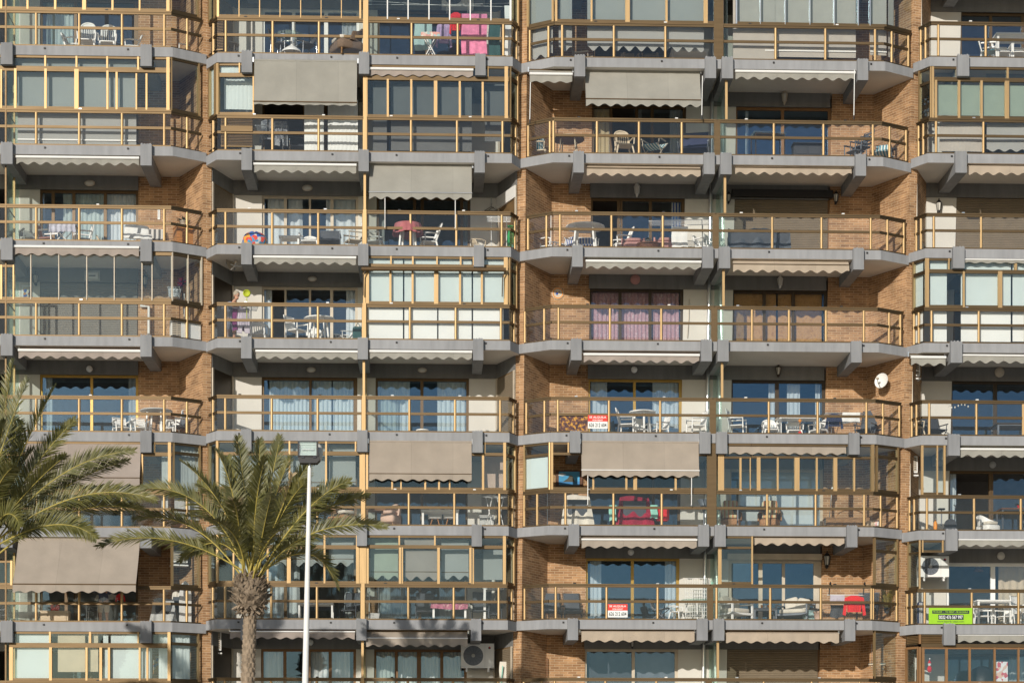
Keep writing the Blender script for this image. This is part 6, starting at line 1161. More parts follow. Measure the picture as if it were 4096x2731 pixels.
put_at('side_air_conditioner', parts_side_ac, (.24, .5, .4), 'D2', 1396, 1165, 1.2, 'tall white slatted air conditioner beside glass panel'+loc('D', 5), 'air conditioner', 0)
put('exercise_bike', parts_bike, (), 'D', 5, 'D3', 1680, .9, 0, 'dark exercise bike before open door'+loc('D', 5), 'exercise bike', None, scale=.85); put('cane_chair', parts_wicker_chair, ('white', .6, 'cushion', .82), 'D', 5, 'D3', 2025, .6, 25, 'white wicker armchair with cream seat'+loc('D', 5), 'armchair'); put('wooden_table', TT, ('darkwood', 1.0, .8, .92, 'charcoal', .05), 'D', 5, 'D3', 2240, 1.0, 0, 'dark wooden table with red pot'+loc('D', 5), 'table', TB); put('potted_plant', parts_pot_plant, ('red', 'leaf', .07, .12, 20, .22), 'D', 5, 'D3', 2292, DEPTH['D', 5, 2240], 0, 'small plant in red pot on dark table'+loc('D', 5), 'plant', None, dz=.92*[o for o in COL.objects if o.name.startswith('wooden_table')][-1].scale.z+.003)
b = MB(); b.lathe([(.05, 0), (.06, .1), (.055, .22), (.02, .27), (.02, .31)], 'orange', 12); b.lathe([(.022, .311), (.022, .34)], 'white', 8); single('soap_bottle', b, 'orange bottle by pale wall'+loc('D', 5), 'bottle', (X(qu('D3', 1580), .5), .5, FZ('D', 5)+.08)); put_at('ceiling_lamp', parts_disc_lamp, ('greyplastic',), 'D2', 2065, 1098, 1.92, 'small grey lamp on dark lintel'+loc('D', 5), 'lamp', 0, LP, scale=.7)
# ---- storey 6
put('rattan_chair', MC, ('steelgrey', 'charcoal', .82, .55, 0), 'A', 6, 'A3', 70, .9, 60, 'dark rattan chair by white wall'+loc('A', 6), 'chair', CH); put('sideboard_box', parts_cabinet, ('tanblind', .8, .4, .4), 'A', 6, 'A3', 470, 1.0, 0, 'tan chest with red flowers under awning'+loc('A', 6), 'chest'); b = MB(); rn = random.Random(9)
for k in range(16): b.ball((rn.uniform(-.12, .12), rn.uniform(-.08, .08), rn.uniform(0, .14)), .05, .05, .04, 'red', 8, 5)
single('red_flowers', b, 'cluster of red flowers on tan chest'+loc('A', 6), 'flowers', (X(qu('A3', 470), .9), .9, FZ('A', 6)+.42)); put('bar_stool', MC, ('alu', 'dark', .78, .42, 0, .6), 'A', 6, 'A3', 788, .7, 0, 'metal stool with dark back under awning'+loc('A', 6), 'chair', CH); hang('hanging_shirt', 'A3', 985, 1055, 810, 880, 1.2, 'red', 'red garment hanging in shade under awning'+loc('A', 6), kind='garment'); hang('hanging_shirt', 'A3', 820, 985, 805, 870, 1.3, 'cushion', 'cream garment hanging in shade behind seated man'+loc('A', 6), kind='garment')
draped('barbecue_cover', 'A', 6, 'A3', 1385, .7, .75, .78, 'greyplastic', 'barbecue under pale grey cover'+loc('A', 6), 'barbecue'); put('ironing_board', parts_ironing_board, (), 'A', 6, 'A3', 1570, .8, 25, 'folded white ironing board in glazed corner'+loc('A', 6), 'ironing board'); put_at('side_air_conditioner', parts_side_ac, (.45, .34, .3), 'A3', 1525, 545, 1.0, 'white air conditioner in glazed brick corner'+loc('A', 6), 'air conditioner', 18)
draped('laundry_pile', 'A', 6, 'A3', 1495, 1.1, .32, 1.0, 'offwhite cloth', 'cream cloth over chair in glazed corner'+loc('A', 6), 'covered chair')
put('white_table', TT, ('white', 1.3, .7, .74, None, .06), 'B1', 6, 'B3', 560, .9, 0, 'long white table behind floodlight pole'+loc('B1', 6), 'table', TB); put('rattan_chair', MC, ('charcoal', 'charcoal', 1.0, .55, 0), 'B1', 6, 'B3', 850, .7, -20, 'tall dark rattan chair beside white table'+loc('B1', 6), 'chair', CH)
put('shelf_rack', parts_drying_rack, ('whiteplastic', .42, .35, 1.12), 'B2', 6, 'B3', 1050, .9, 0, 'narrow white rack with pegs'+loc('B2', 6), 'drying rack', 'drying racks'); put('wooden_box', parts_cabinet, ('wood', .36, .3, .78), 'B2', 6, 'B3', 1030, 1.15, 0, 'small wooden cabinet behind narrow rack'+loc('B2', 6), 'cabinet'); put('laundry_basket', parts_basket, ('white', .3, .22), 'B2', 6, 'B3', 1052, .45, 0, 'white mesh basket beside partition'+loc('B2', 6), 'basket')
for x, rz, t in ((1485, 0, 'tall dark rattan chair facing out, nearer basket'), (1955, -10, 'tall dark rattan chair before grey blind'), (2060, 20, 'dark rattan chair at corner post')): put('rattan_chair', MC, ('charcoal', 'charcoal', 1.05, .6, 0), 'B2', 6, 'B3', x, .75, rz, t+loc('B2', 6), 'chair', CH)
put('patio_table', TT, ('greyplastic', 1.2, .7, .74, 'whiteplastic', .07), 'B2', 6, 'B3', 1690, 1.1, 0, 'table with pink cloth between rattan chairs'+loc('B2', 6), 'table', TB); TD = DEPTH['B2', 6, 1690]; TZ = .74*[o for o in COL.objects if o.name.startswith('patio_table')][-1].scale.z; b = cloth_mb(1.1, .22, 'pinkcloth', .02, .2, seed=6); single('tablecloth', b, 'pink and green cloth hanging from table'+loc('B2', 6), 'tablecloth', (X(qu('B3', 1690), TD), TD-.37, FZ('B', 6)+TZ+.01)); put('wall_shelf', TT, ('white', .8, .4, 1.15, None, .07), 'B2', 6, 'B3', 2080, 1.2, 0, 'tall white table at corner post'+loc('B2', 6), 'table', TB)
for x, t in ((450, 'charcoal sling chair nearer brick pier'), (618, 'charcoal sling chair nearer gold window')): put('sling_chair', SL, ('black', 'charcoal', 1.08, .56, .3), 'C1', 6, 'C3', x, .75, 4, t+loc('C1', 6), 'chair', CH)
put_at('globe_lamp', parts_globe_lamp, (), 'C3', 1107, 462, 1.93, 'white globe lamp on lintel'+loc('C1', 6), 'lamp', 0, LP); put('glass_table', RT, ('screen glass', .42, .72, 'whiteplastic', 3, .02), 'C1', 6, 'C3', 1655, .7, 0, 'round glass table on white pedestal legs'+loc('C1', 6), 'table', TB)
b = MB()
for k in range(10): b.tube([(-.32+.64*k/9, 0, 0), (-.32+.64*k/9, 0, 1.25)], .008, 'white', 5)
for k in range(12): b.tube([(-.32, -.01, .05+1.2*k/11), (.32, -.01, .05+1.2*k/11)], .008, 'white', 5)
single('mesh_lounger', b, 'white wire mesh lounger stood upright by wall'+loc('C1', 6), 'lounger', (X(qu('C3', 1662), 1.2), 1.2, FZ('C', 6)+.1)); put('plastic_chair', PC, ('whiteplastic', .6), 'C1', 6, 'C3', 1495, .7, 60, 'low white chair behind post'+loc('C1', 6), 'chair', CH, scale=.7); put('folding_chair', SL, ('steelgrey', 'steelgrey', .7, .4, .1), 'C1', 6, 'C3', 1360, .9, 70, 'folded grey chair before curtain'+loc('C1', 6), 'chair', CH)
for k, x in enumerate((1770, 1795, 1822)): put('closed_parasol', parts_broom, ('steelgrey' if k != 1 else 'mint', 'steelgrey', 1.35-.08*k), 'C1', 6, 'C3', x, 1.5, 0, ('dark pole at drainpipe', 'mint handled mop at drainpipe', 'grey pole at glass partition')[k]+loc('C1', 6), 'pole')
put('outdoor_sofa', parts_sofa, ('whiteplastic', .8), 'C2', 6, 'C3', 1985, .8, 35, 'white framed garden armchair with cream cushions'+loc('C2', 6), 'garden armchair'); put('low_table', TT, ('dark', .75, .5, .5, 'steelgrey', .04), 'C2', 6, 'D3', 130, .8, 0, 'low dark table with small cups'+loc('C2', 6), 'table', TB); put('outdoor_sofa', parts_sofa, ('steelgrey', .95), 'C2', 6, 'D3', 395, .8, -30, 'grey framed garden sofa with cream cushions'+loc('C2', 6), 'garden sofa')
LTD = DEPTH['C2', 6, 130]; LTZ = .5*[o for o in COL.objects if o.name.startswith('low_table')][-1].scale.z+.004
for k in range(3): b = MB(); b.lathe([(.03, 0), (.04, .09), (.035, .09)], 'orange' if k != 1 else 'white', 10); single('cup', b, ('orange cup on low dark table, nearer window frame, fifth bay from left', 'white cup on low dark table between orange cups, fifth bay from left', 'orange cup on low dark table, nearer grey garden sofa, fifth bay')[k], 'cup', (X(qu('D3', 105+28*k), LTD), LTD-.1, FZ('C', 6)+LTZ), 0, 'cups on the low table')
put('potted_agave', parts_pot_plant, ('peach', 'agave', .15, .28, 40, .5), 'C2', 6, 'D3', 590, .45, 0, 'spiky grey agave in pink clay pot'+loc('C2', 6), 'plant', None, dz=.02); put('cool_box', parts_cabinet, ('teal', .34, .3, .4), 'C2', 6, 'D3', 510, 1.2, 0, 'pale turquoise box behind agave'+loc('C2', 6), 'box')
u0, u1 = qu('D3', 665), qu('D3', 975); zt = Zv(u0, qv('D3', 820), .2); x0, x1 = X(u0, .2), X(u1, .2); zr = FZ('C', 6)+1.05; mb = MB(); mb.tube([(x0, .2, zt), (x1, .2, zt)], .012, 'white', 6); mb.tube([(x0, .28, zt), (x1, .28, zt)], .008, 'white', 6)
for x in (x0+.05, x1-.02): mb.tube([(x, .2, zt), (x, .12, zr-.05), (x, .08, zr+.05), (x, -.02, zr+.06), (x, -.05, zr-.02)], .018, 'black', 6)
tag(mb.build('hanging_rack'), 'small drying rack hooked over the railing'+loc('C2', 6), 'drying rack', 'drying racks')
hang('hanging_shorts', 'D3', 690, 808, 822, 895, .19, 'palelilac', 'pale lilac shorts on hooked rack'+loc('C2', 6), kind='trousers'); hang('red_jumper', 'D3', 812, 972, 826, 1000, .16, 'red', 'bright red jumper on hooked rack'+loc('C2', 6), kind='garment'); hang('dark_clothes', 'D3', 690, 800, 905, 1010, .35, 'dark', 'black clothes behind pale shorts'+loc('C2', 6)); put('dark_chair', SL, ('steelgrey', 'dark', .95, .6, .2), 'C2', 6, 'D3', 1000, 1.0, -20, 'dark folding chair behind red jumper'+loc('C2', 6), 'chair', CH)
put_at('wall_lantern', parts_lantern, ('black', 1.1), 'D3', 662, 530, 1.8, 'black lantern on brick beside white shutter box'+loc('C2', 6), 'lamp', 0, LP); x0, x1 = X(qu('C3', 1930), 1.82), X(qu('D3', 618), 1.82); zt, zb = Zv(qu('D3', 0), qv('D3', 470), 1.82), Zv(qu('D3', 0), qv('D3', 520), 1.82); mb = MB(); mb.box(x0, x1, 1.8, 1.935, zb, zt, 'cream frame'); part(mb, 'shutter_box')
put_at('hanging_plant', parts_pot_plant, ('dark', 'drygrass', .1, .16, 70, .75), 'D3', 1170, 975, .75, 'yellow grassy plant in slanted corner'+loc('C2', 6), 'plant', kw=dict(up=1.3, droop=.35))
put_at('air_conditioner', parts_ac, (.88, .62), 'D3', 1560, 672, 1.2, 'white air conditioner with round fan and emblem'+loc('D', 6), 'air conditioner'); put('white_table', TT, ('white', 1.15, .7, .92, None, .06), 'D', 6, 'D3', 2060, .6, 0, 'white square-legged table before tan curtain'+loc('D', 6), 'table', TB)
for x, rz, t in ((1985, 60, 'white chair under white table, beside green sign'), (2170, -65, 'white chair under white table, before tan curtain'), (2320, 40, 'white chair cut off at photo edge')): put('metal_chair', MC, ('whiteplastic', None, .95, .46, 0), 'D', 6, 'D3', x, .8, rz, t+loc('D', 6), 'chair', CH)
put_at('ceiling_lamp', parts_disc_lamp, ('lampglass',), 'D3', 2135, 490, 1.85, 'round pale lamp under awning'+loc('D', 6), 'lamp', 0, LP, scale=.8); b = MB(); b.rbox(-.13, .13, -.08, .08, 0, .72, .03, 'navy'); [b.box(-.12+.06*k, -.1+.06*k, -.1, -.081, .05, .68, 'white') for k in range(4)]; single('folded_parasols', b, 'blue and white folded beach chairs beside green sign'+loc('D', 6), 'beach chair', (X(qu('D3', 1462), .5), .5, FZ('D', 6)+.003), 20)
b = MB(); b.lathe([(.0, 0), (.16, .02), (.06, .2), (.03, .22)], 'wickertan', 18, closed=False); b.tube([(0, 0, .22), (0, 0, .6)], .006, 'black', 4); single('pendant_lamp', b, 'tan cone-shaped pendant lamp inside dark window'+loc('D', 6), 'lamp', tuple(W(qu('D3', 1945), qv('D3', 628), 2.8)))
# ---- storey 7
put_at('side_air_conditioner', parts_side_ac, (.3, .66, .5), 'A3', 1832, 1290, 1.1, 'tall white slatted air conditioner beside palm trunk'+loc('B1', 7), 'air conditioner', 14); put_at('air_conditioner', parts_ac, (.98, .72), 'B3', 1928, 1440, 1.6, 'white air conditioner with big round fan by curtains'+loc('B2', 7), 'air conditioner'); put_at('globe_lamp', parts_globe_lamp, (), 'B3', 512, 1225, 1.93, 'cream globe lamp behind floodlight pole'+loc('B1', 7), 'lamp', 0, LP)
for x, y, m, t in ((2218, 1385, 'rose', 'pink broom handle by brick pier'), (2142, 1420, 'mint', 'turquoise brush handle by brick pier')): b = MB(); b.tube([(0, 0, 0), (-.06, .1, -.8)], .018, m, 6); b.box(-.1, .02, .06, .12, -.9, -.8, m); single('broom', b, t+loc('B2', 7), 'broom', tuple(W(qu('B3', x), qv('B3', y), 1.0)))
hang('white_curtain', 'B3', 2115, 2215, 1385, 1600, 1.1, 'offwhite cloth', 'pale striped cloth hanging by brick pier'+loc('B2', 7), 'cloth')
put_at('wall_lantern', parts_lantern, ('black', .6), 'C3', 1122, 1238, 1.85, 'small black lamp on lintel'+loc('C1', 7), 'lamp', 0, LP); mb = MB(); mb.tube([W(qu('C3', 400), qv('C3', 1352), 1.9), W(qu('C3', 397), qv('C3', 1600), 1.9)], .014, 'darkwood', 6); tag(mb.build('wall_rod'), 'thin dark rod standing in brick corner'+loc('C1', 7), 'rod')
for x, t in ((1040, 'silver spinning ornament before brick'), (1136, 'silver spinning ornament behind glass screen')):
    b = MB()
    for k in range(9): a = k*pi/4.5; rr = .10*sin(pi*(k+.5)/9); b.box(-rr, rr, -.004, .004, -.14+.032*k, -.125+.032*k, 'chrome', RZ(k*38))
    b.tube([(0, 0, -.16), (0, 0, .6)], .004, 'steelgrey', 4); single('wind_spinner', b, t+loc('C2', 7), 'ornament', tuple(W(qu('D3', x), qv('D3', 1408), .7)), 0, 'wind spinners')
b = MB(); b.box(-.2, .2, -.004, .004, -.32, .32, 'poster'); single('paper_poster', b, 'white poster with red print in brown window'+loc('D', 7), 'poster', tuple(W(qu('D3', 2136), qv('D3', 1478), .13))); b = MB(); b.ball((0, 0, -.08), .07, .06, .1, 'red', 12, 8); b.ball((0, 0, .06), .05, .045, .05, 'white', 10, 8); b.lathe([(.06, .09), (.02, .17), (.0, .2)], 'red', 12, closed=False); b.ball((0, -.03, .22), .025, .025, .025, 'white', 8, 6); single('red_ornament', b, 'red and white hanging ornament in brown window'+loc('D', 7), 'ornament', tuple(W(qu('D3', 1530), qv('D3', 1425), .3)))
b = MB(); b.box(-.2, .2, -.02, 0, -.28, .28, 'woodorange'); b.box(-.15, .15, -.026, -.021, -.23, .23, 'tilepicture'); single('tile_picture', b, 'ornate tile picture in brown frame behind curtain'+loc('A', 7), 'picture', tuple(W(qu('A3', 1345), qv('A3', 1405), .9)))
b = MB(); b.lathe([(.4, -.5), (.42, .0), (.3, .32), (.12, .42), (.0, .43)], 'black', 24, closed=False); single('dark_armchair', b, 'rounded black chair back in open brown window'+loc('D', 7), 'chair', tuple(W(qu('D3', 1975), qv('D3', 1545), 1.2)))
# ---- signs
def text_mesh(body, h, depth=.002, width=None, bold=.0):
    cu = bpy.data.curves.new('lettering', 'FONT'); cu.body = body; cu.size = 1; cu.align_x = 'CENTER'; cu.align_y = 'CENTER'; cu.offset = bold; cu.extrude = .001; cu.resolution_u = 3
    o = bpy.data.objects.new('lettering', cu); COL.objects.link(o); dg = bpy.context.evaluated_depsgraph_get(); me = bpy.data.meshes.new_from_object(o.evaluated_get(dg)); bpy.data.objects.remove(o); bpy.data.curves.remove(cu)
    xs = [v.co.x for v in me.vertices]; ys = [v.co.y for v in me.vertices]; sx = (width or h)/(max(xs)-min(xs)) if width else h/(max(ys)-min(ys)); sy = h/(max(ys)-min(ys)); cx, cy = (max(xs)+min(xs))/2, (max(ys)+min(ys))/2
    me.transform(Matrix(((sx, 0, 0, -cx*sx), (0, 0, -1, 0), (0, sy, 0, -cy*sy), (0, 0, 0, 1)))); return me
def lettering(parent, body, x, z, h, width, m, bold=.012):
    me = text_mesh(body, h, width=width, bold=bold); me.materials.clear(); me.materials.append(MATS[m]); o = bpy.data.objects.new('lettering', me); COL.objects.link(o); o.parent = parent; o.location = (x, -.009, z); return o
def rent_sign(r, x0, x1, y0, ym, y1, reg, label):
    u0, u1 = qu(reg, x0), qu(reg, x1); um = (u0+u1)/2; w = X(u1, -.0)-X(u0, -.0); zt, zm, zb = (Zv(um, qv(reg, y), 0) for y in (y0, ym, y1))
    root = thing('rent_sign', label, 'sign', (X(um, 0), -.005, zb), 0, 'rent signs'); h = zt-zb; hm = zm-zb
    b = MB(); b.box(-w/2, w/2, -.005, .004, 0, hm-.001, 'sign white'); b.build('number_panel', root); b = MB(); b.box(-w/2, w/2, -.006, .004, hm, h, 'sign red'); b.build('red_panel', root)
    lettering(root, 'SE ALQUILA', 0, hm+(h-hm)*.64, (h-hm)*.36, w*.86, 'sign white', .02); lettering(root, 'FOR RENT', 0, hm+(h-hm)*.2, (h-hm)*.25, w*.52, 'sign white', .02); lettering(root, '626 212 604', 0, hm*.5, hm*.56, w*.88, 'sign ink', .012)
rent_sign(4, 745, 912, 678, 732, 792, 'C2', 'red and white SE ALQUILA sign beside banner with painted shadow'); rent_sign(6, 914, 1081, 897, 952, 1010, 'C3', 'red and white SE ALQUILA sign standing alone on railing')
u0, u1 = qu('D3', 1523), qu('D3', 1892); um = (u0+u1)/2; w = X(u1, 0)-X(u0, 0); zt, zb = Zv(um, qv('D3', 930), 0), Zv(um, qv('D3', 1066), 0); h = zt-zb; root = thing('rent_sign', 'bright green TO RENT sign on railing', 'sign', (X(um, 0), -.005, zb), 0, 'rent signs')
b = MB(); b.box(-w/2, w/2, -.004, .004, 0, h, 'lime sign'); b.build('board', root); b = MB(); b.box(-w*.42, w*.43, -.007, -.0045, h*.64, h*.84, 'sign ink'); b.box(-w*.28, w*.30, -.007, -.0045, h*.26, h*.58, 'sign ink'); b.build('black_band', root)
lettering(root, 'TE HUUR  -  TO RENT - SE ALQUILA', 0, h*.74, h*.12, w*.8, 'lime sign', .015); lettering(root, '0032 476 567 997', .01, h*.42, h*.22, w*.54, 'sign white', .012); lettering(root, 'www.laperla-calpe.com', 0, h*.14, h*.12, w*.62, 'sign ink', .008)
# ---------------------------------------------------------------- palms
mat('paving', (.44, .40, .33), .9, var=.1, scale=.3)
def PP(x, y, d): return W(x*.66327, 1400+y*.66327, d)
def bez(p0, pm, p2, t):
    c = pm*2-(p0+p2)*.5
    return p0*(1-t)**2+c*2*t*(1-t)+p2*t*t
def frond(palm, base, pm, tip, m='frond', seed=0, roll=0.0, L=.40, n=78, bare=.2, vang=.55):
    rn = random.Random(seed); mb = MB(); N = 26; pts = [bez(base, pm, tip, i/N) for i in range(N+1)]
    ln = sum((pts[i+1]-pts[i]).length for i in range(N)); 
    rp = pts[:int(N*.97)]
    mb.tube(rp, .026, 'rachis', 6, r1=.004)
    up = V((0, -.25, 1)).normalized()
    for k in range(n):
        t = bare+(1-bare)*(k+.5*rn.random())/n; i = min(N-1, int(t*N)); p = bez(base, pm, tip, t); tg = (pts[i+1]-pts[i]).normalized()
        nr = (up-tg*up.dot(tg)).normalized() if abs(tg.dot(up)) < .97 else V((0, -1, 0)); sd = tg.cross(nr).normalized()
        a = roll; nr, sd = nr*cos(a)+sd*sin(a), sd*cos(a)-nr*sin(a)
        s = (t-bare)/(1-bare); prof = min(1, .35+s*2.4)*(1 if s < .6 else 1-.72*((s-.6)/.4)**1.5)
        for sgn in (-1, 1):
            phi = vang*rn.uniform(.2, 1.7)-.15; ll = L*prof*rn.uniform(.82, 1.12); fw = .55+.55*s
            d = (tg*fw+(sd*sgn*cos(phi)+nr*sin(phi))*.85+V((rn.uniform(-.08, .08), rn.uniform(-.08, .08), rn.uniform(-.08, .08)))).normalized()
            wv = d.cross(nr*cos(phi)-sd*sgn*sin(phi)).normalized(); w = .0135*rn.uniform(.8, 1.15)
            q1 = p+d*ll*.45+V((0, 0, -.01)); q2 = p+d*ll+V((0, 0, -.06*ll-.02*rn.random()))
            mb.add([p-wv*w*.6, p+wv*w*.6, q1+wv*w, q1-wv*w, q2], [(0, 1, 2, 3), (3, 2, 4)], m if rn.random() < .78 or m == 'frond dry' else ('frond pale' if m == 'frond' else 'frond'), False)
    o = mb.build('frond'); o.parent = palm; o.matrix_parent_inverse = Matrix.Translation(-palm.location)
    return o
def palm_trunk(palm, path, r0, r1, boots_c, boots_r, boots_h):
    mb = MB(); path = [V(p) for p in path]; L = (path[1]-path[0]).length; rows = int(L/.028); n = 48; vs = []
    for j in range(rows+1):
        t = j/rows; c = path[0].lerp(path[1], t); rr = r0+(r1-r0)*t
        for i in range(n):
            th = 2*pi*i/n; v = t*L/.115; row = int(v); fz = v-row; fx = abs(((th*10/(2*pi)+.5*(row % 2)) % 1)-.5)*2
            h = (.30+.7*fz)*(1-fx**2.2*.9)*.034+.006*sin(7*th+v*3)
            vs.append(c+V((cos(th)*(rr+h), sin(th)*(rr+h), 0)))
    mb.add(vs, [(j*n+i, j*n+(i+1) % n, (j+1)*n+(i+1) % n, (j+1)*n+i) for j in range(rows) for i in range(n)], 'trunk', False)
    o = mb.build('trunk'); o.parent = palm; o.matrix_parent_inverse = Matrix.Translation(-palm.location)
    mb = MB(); rn = random.Random(4); mb.ball(boots_c, boots_r*.9, boots_r*.9, boots_h*.98, 'boots', 18, 10)
    for k in range(460):
        th = rn.uniform(0, 2*pi); z = rn.uniform(-1, 1); rr = boots_r*sqrt(max(.16, 1-.8*z*z))*rn.uniform(.82, .95); p = boots_c+V((cos(th)*rr, sin(th)*rr, z*boots_h))
        out = V((cos(th), sin(th), 0)); d = (out*rn.uniform(.25, .7)+V((rn.uniform(-.5, .5), rn.uniform(-.5, .5), rn.uniform(.1, .9)*(1 if z > -.6 else -.8)))).normalized(); sd = d.cross(out)
        sd = sd.normalized() if sd.length > 1e-3 else V((1, 0, 0)); w = rn.uniform(.018, .045); l = rn.uniform(.08, .17)
        q = p+d*l; th_ = out*.02
        mb.add([p-sd*w, p+sd*w, q+sd*w*.45, q-sd*w*.45, p-sd*w-th_, p+sd*w-th_, q+sd*w*.4-th_*.5, q-sd*w*.4-th_*.5], [(0, 1, 2, 3), (7, 6, 5, 4), (2, 6, 7, 3), (0, 3, 7, 4), (1, 5, 6, 2)], rn.choice(['boots', 'boots', 'trunk']))
    o = mb.build('leaf_bases'); o.parent = palm; o.matrix_parent_inverse = Matrix.Translation(-palm.location)
PD = -10.0
b0 = W(985, 2731, PD); gx = X(965, PD); tp = W(1000, 2462, PD)
p1 = thing('palm_tree', 'tall palm with full feathery crown standing beside white floodlight pole', 'palm tree', (gx, PD, GROUND), 0, 'palm trees in front of the building')
bc = PP(1511, 1468, PD); palm_trunk(p1, [(gx, PD, GROUND), tp], .185, .135, bc, .45, .46)
ctr = PP(1510, 1375, PD)
FR = [((1050, 1150), (585, 1185), -.6, 'frond', .2), ((1170, 1075), (812, 1020), .5, 'frond', -.1), ((1230, 950), (832, 838), -.3, 'frond', .1), ((1330, 930), (1092, 672), .6, 'frond', -.3), ((1410, 900), (1300, 600), -.5, 'frond pale', .2),
      ((1480, 880), (1432, 520), .2, 'frond pale', 0.3), ((1550, 900), (1565, 535), .7, 'frond', .4), ((1610, 900), (1690, 515), -.4, 'frond pale', -.3), ((1640, 960), (1755, 640), .9, 'frond', -.2), ((1700, 970), (1852, 690), .3, 'frond', .3),
      ((1690, 1010), (1850, 790), -1.0, 'frond', -.1), ((1830, 985), (2110, 790), -.5, 'frond', .2), ((1860, 1020), (2222, 880), .4, 'frond', -.2), ((1870, 1110), (2335, 1062), -.3, 'frond', .1), ((1830, 1225), (2035, 1435), .1, 'frond', .2),
      ((1330, 1165), (1085, 1275), .9, 'frond', .1), ((1390, 1000), (1190, 800), 1.3, 'frond', .2), ((1440, 1050), (1400, 900), -2.2, 'frond', .3), ((1590, 1080), (1640, 860), -2.4, 'frond pale', -.2), ((1500, 980), (1500, 700), 1.8, 'frond', 0),
      ((1660, 1090), (1900, 1000), 1.7, 'frond', .2), ((1330, 1080), (1120, 1000), 1.8, 'frond', -.2), ((1420, 1130), (1230, 1010), -2.0, 'frond', .1), ((1620, 1150), (1790, 1050), -2.2, 'frond', .2), ((1540, 980), (1600, 640), -1.1, 'frond', .1), ((1450, 960), (1370, 640), 1.0, 'frond', -.2),
      ((1700, 1200), (1880, 1190), 1.2, 'frond', .2)]
for k, (pm, tip, dd, m, ro) in enumerate(FR):
    base = ctr+V((.16*cos(k*2.4), .14*sin(k*2.4), -.05-.06*(k % 3))); frond(p1, base, PP(*pm, PD+dd*.45), PP(*tip, PD+dd), m, k, ro*1.0+(.75 if pm[0] < 1400 or pm[0] > 1650 else 0)*(1 if k % 2 else -1), .46 if abs(dd) < 1.5 else .40, 150)
for k, (pm, tip) in enumerate((((1700, 950), (1765, 745)), ((1430, 990), (1440, 920)))): frond(p1, ctr, PP(*pm, PD-.6), PP(*tip, PD-.9), 'frond dry', 60+k, .2, .28, 36, .45)
PD2 = -10.5
c2 = PP(-150, 1270, PD2); p2 = thing('palm_tree', 'palm at the picture edge whose fronds arch in over grey awning', 'palm tree', (X(-115, PD2), PD2, GROUND), 0, 'palm trees in front of the building')
palm_trunk(p2, [(X(-115, PD2), PD2, GROUND), c2-V((0, 0, .9))], .20, .17, c2-V((0, 0, .5)), .42, .46)
FR2 = [((-10, 600), (78, 60), .2, 'frond', .2), ((-20, 700), (165, 175), -.4, 'frond', -.2), ((85, 720), (335, 215), -.2, 'frond', .3), ((150, 790), (455, 415), .6, 'frond', .1), ((140, 880), (400, 635), -1.0, 'frond', .2), ((300, 800), (812, 605), .2, 'frond pale', .3), ((340, 860), (775, 668), .9, 'frond pale', -.2),
       ((400, 905), (945, 905), -.5, 'frond', .2), ((420, 980), (905, 985), .3, 'frond', -.1), ((270, 1060), (580, 1135), -.8, 'frond', .3), ((60, 830), (200, 600), 1.0, 'frond', 0), ((10, 1010), (125, 1060), -1.2, 'frond', .2), ((-100, 650), (-60, 120), .5, 'frond', .1), ((-250, 700), (-330, 230), -.3, 'frond', .2), ((-420, 850), (-750, 560), .4, 'frond', -.2),
       ((-520, 1000), (-950, 900), -.4, 'frond', .1), ((-500, 1120), (-900, 1180), .5, 'frond', .2), ((-60, 800), (30, 420), -1.3, 'frond', -.3), ((90, 960), (300, 860), 1.3, 'frond', .2), ((20, 760), (120, 420), 1.2, 'frond', .1), ((-40, 880), (90, 700), -1.8, 'frond', .1)]
for k, (pm, tip, dd, m, ro) in enumerate(FR2):
    base = c2+V((.16*cos(k*2.4), .14*sin(k*2.4), -.05-.06*(k % 3))); frond(p2, base, PP(*pm, PD2+dd*.45), PP(*tip, PD2+dd), m, 200+k, ro+.7*(1 if k % 2 else -1), .50, 165)
# ---------------------------------------------------------------- floodlight mast
LD = -13.0
def LU(x): return 1130+x*.15731
def LV(y): return 1720+y*.15731
mast = thing('floodlight_mast', 'white mast carrying a black floodlight beside the palm', 'floodlight', (X(1203, LD), LD, GROUND))
def lpart(mb, name, parent=None):
    o = mb.build(name); o.parent = parent or mast
    if parent is None: o.matrix_parent_inverse = Matrix.Translation(-mast.location)
    return o
top = W(LU(688), LV(960), LD); mb = MB(); mb.tube([(X(1203, LD), LD, GROUND), tuple(W(1221, 2731, LD)), tuple(top)], .10, 'white', 18, r1=.043); lpart(mb, 'pole')
mb = MB(); mb.tube([tuple(top-V((0, 0, .002))), tuple(W(LU(692), LV(830), LD))], .036, 'alu', 14); lpart(mb, 'sleeve')
fx0, fx1, gz1, gz0 = X(LU(385), LD-.2), X(LU(905), LD-.2), Zv(LU(650), LV(268), LD-.2), Zv(LU(650), LV(660), LD-.2)
mb = MB(); gx0, gx1, hz1, hz0 = X(LU(425), LD-.2), X(LU(862), LD-.2), Zv(LU(650), LV(298), LD-.2), Zv(LU(650), LV(638), LD-.2); y0 = LD-.2
mb.box(fx0, gx0, y0, y0+.1, gz0, gz1, 'black'); mb.box(gx1, fx1, y0, y0+.1, gz0, gz1, 'black'); mb.box(gx0+.0005, gx1-.0005, y0, y0+.1, hz1, gz1, 'black'); mb.box(gx0+.0005, gx1-.0005, y0, y0+.1, gz0, hz0, 'black')
xm, zm = (fx0+fx1)/2, (gz0+gz1)/2; vs = [(fx0, y0+.1, gz0), (fx1, y0+.1, gz0), (fx1, y0+.1, gz1), (fx0, y0+.1, gz1)]+[(xm-.13, y0+.34, zm-.1), (xm+.15, y0+.34, zm-.1), (xm+.15, y0+.34, zm+.1), (xm-.13, y0+.34, zm+.1)]
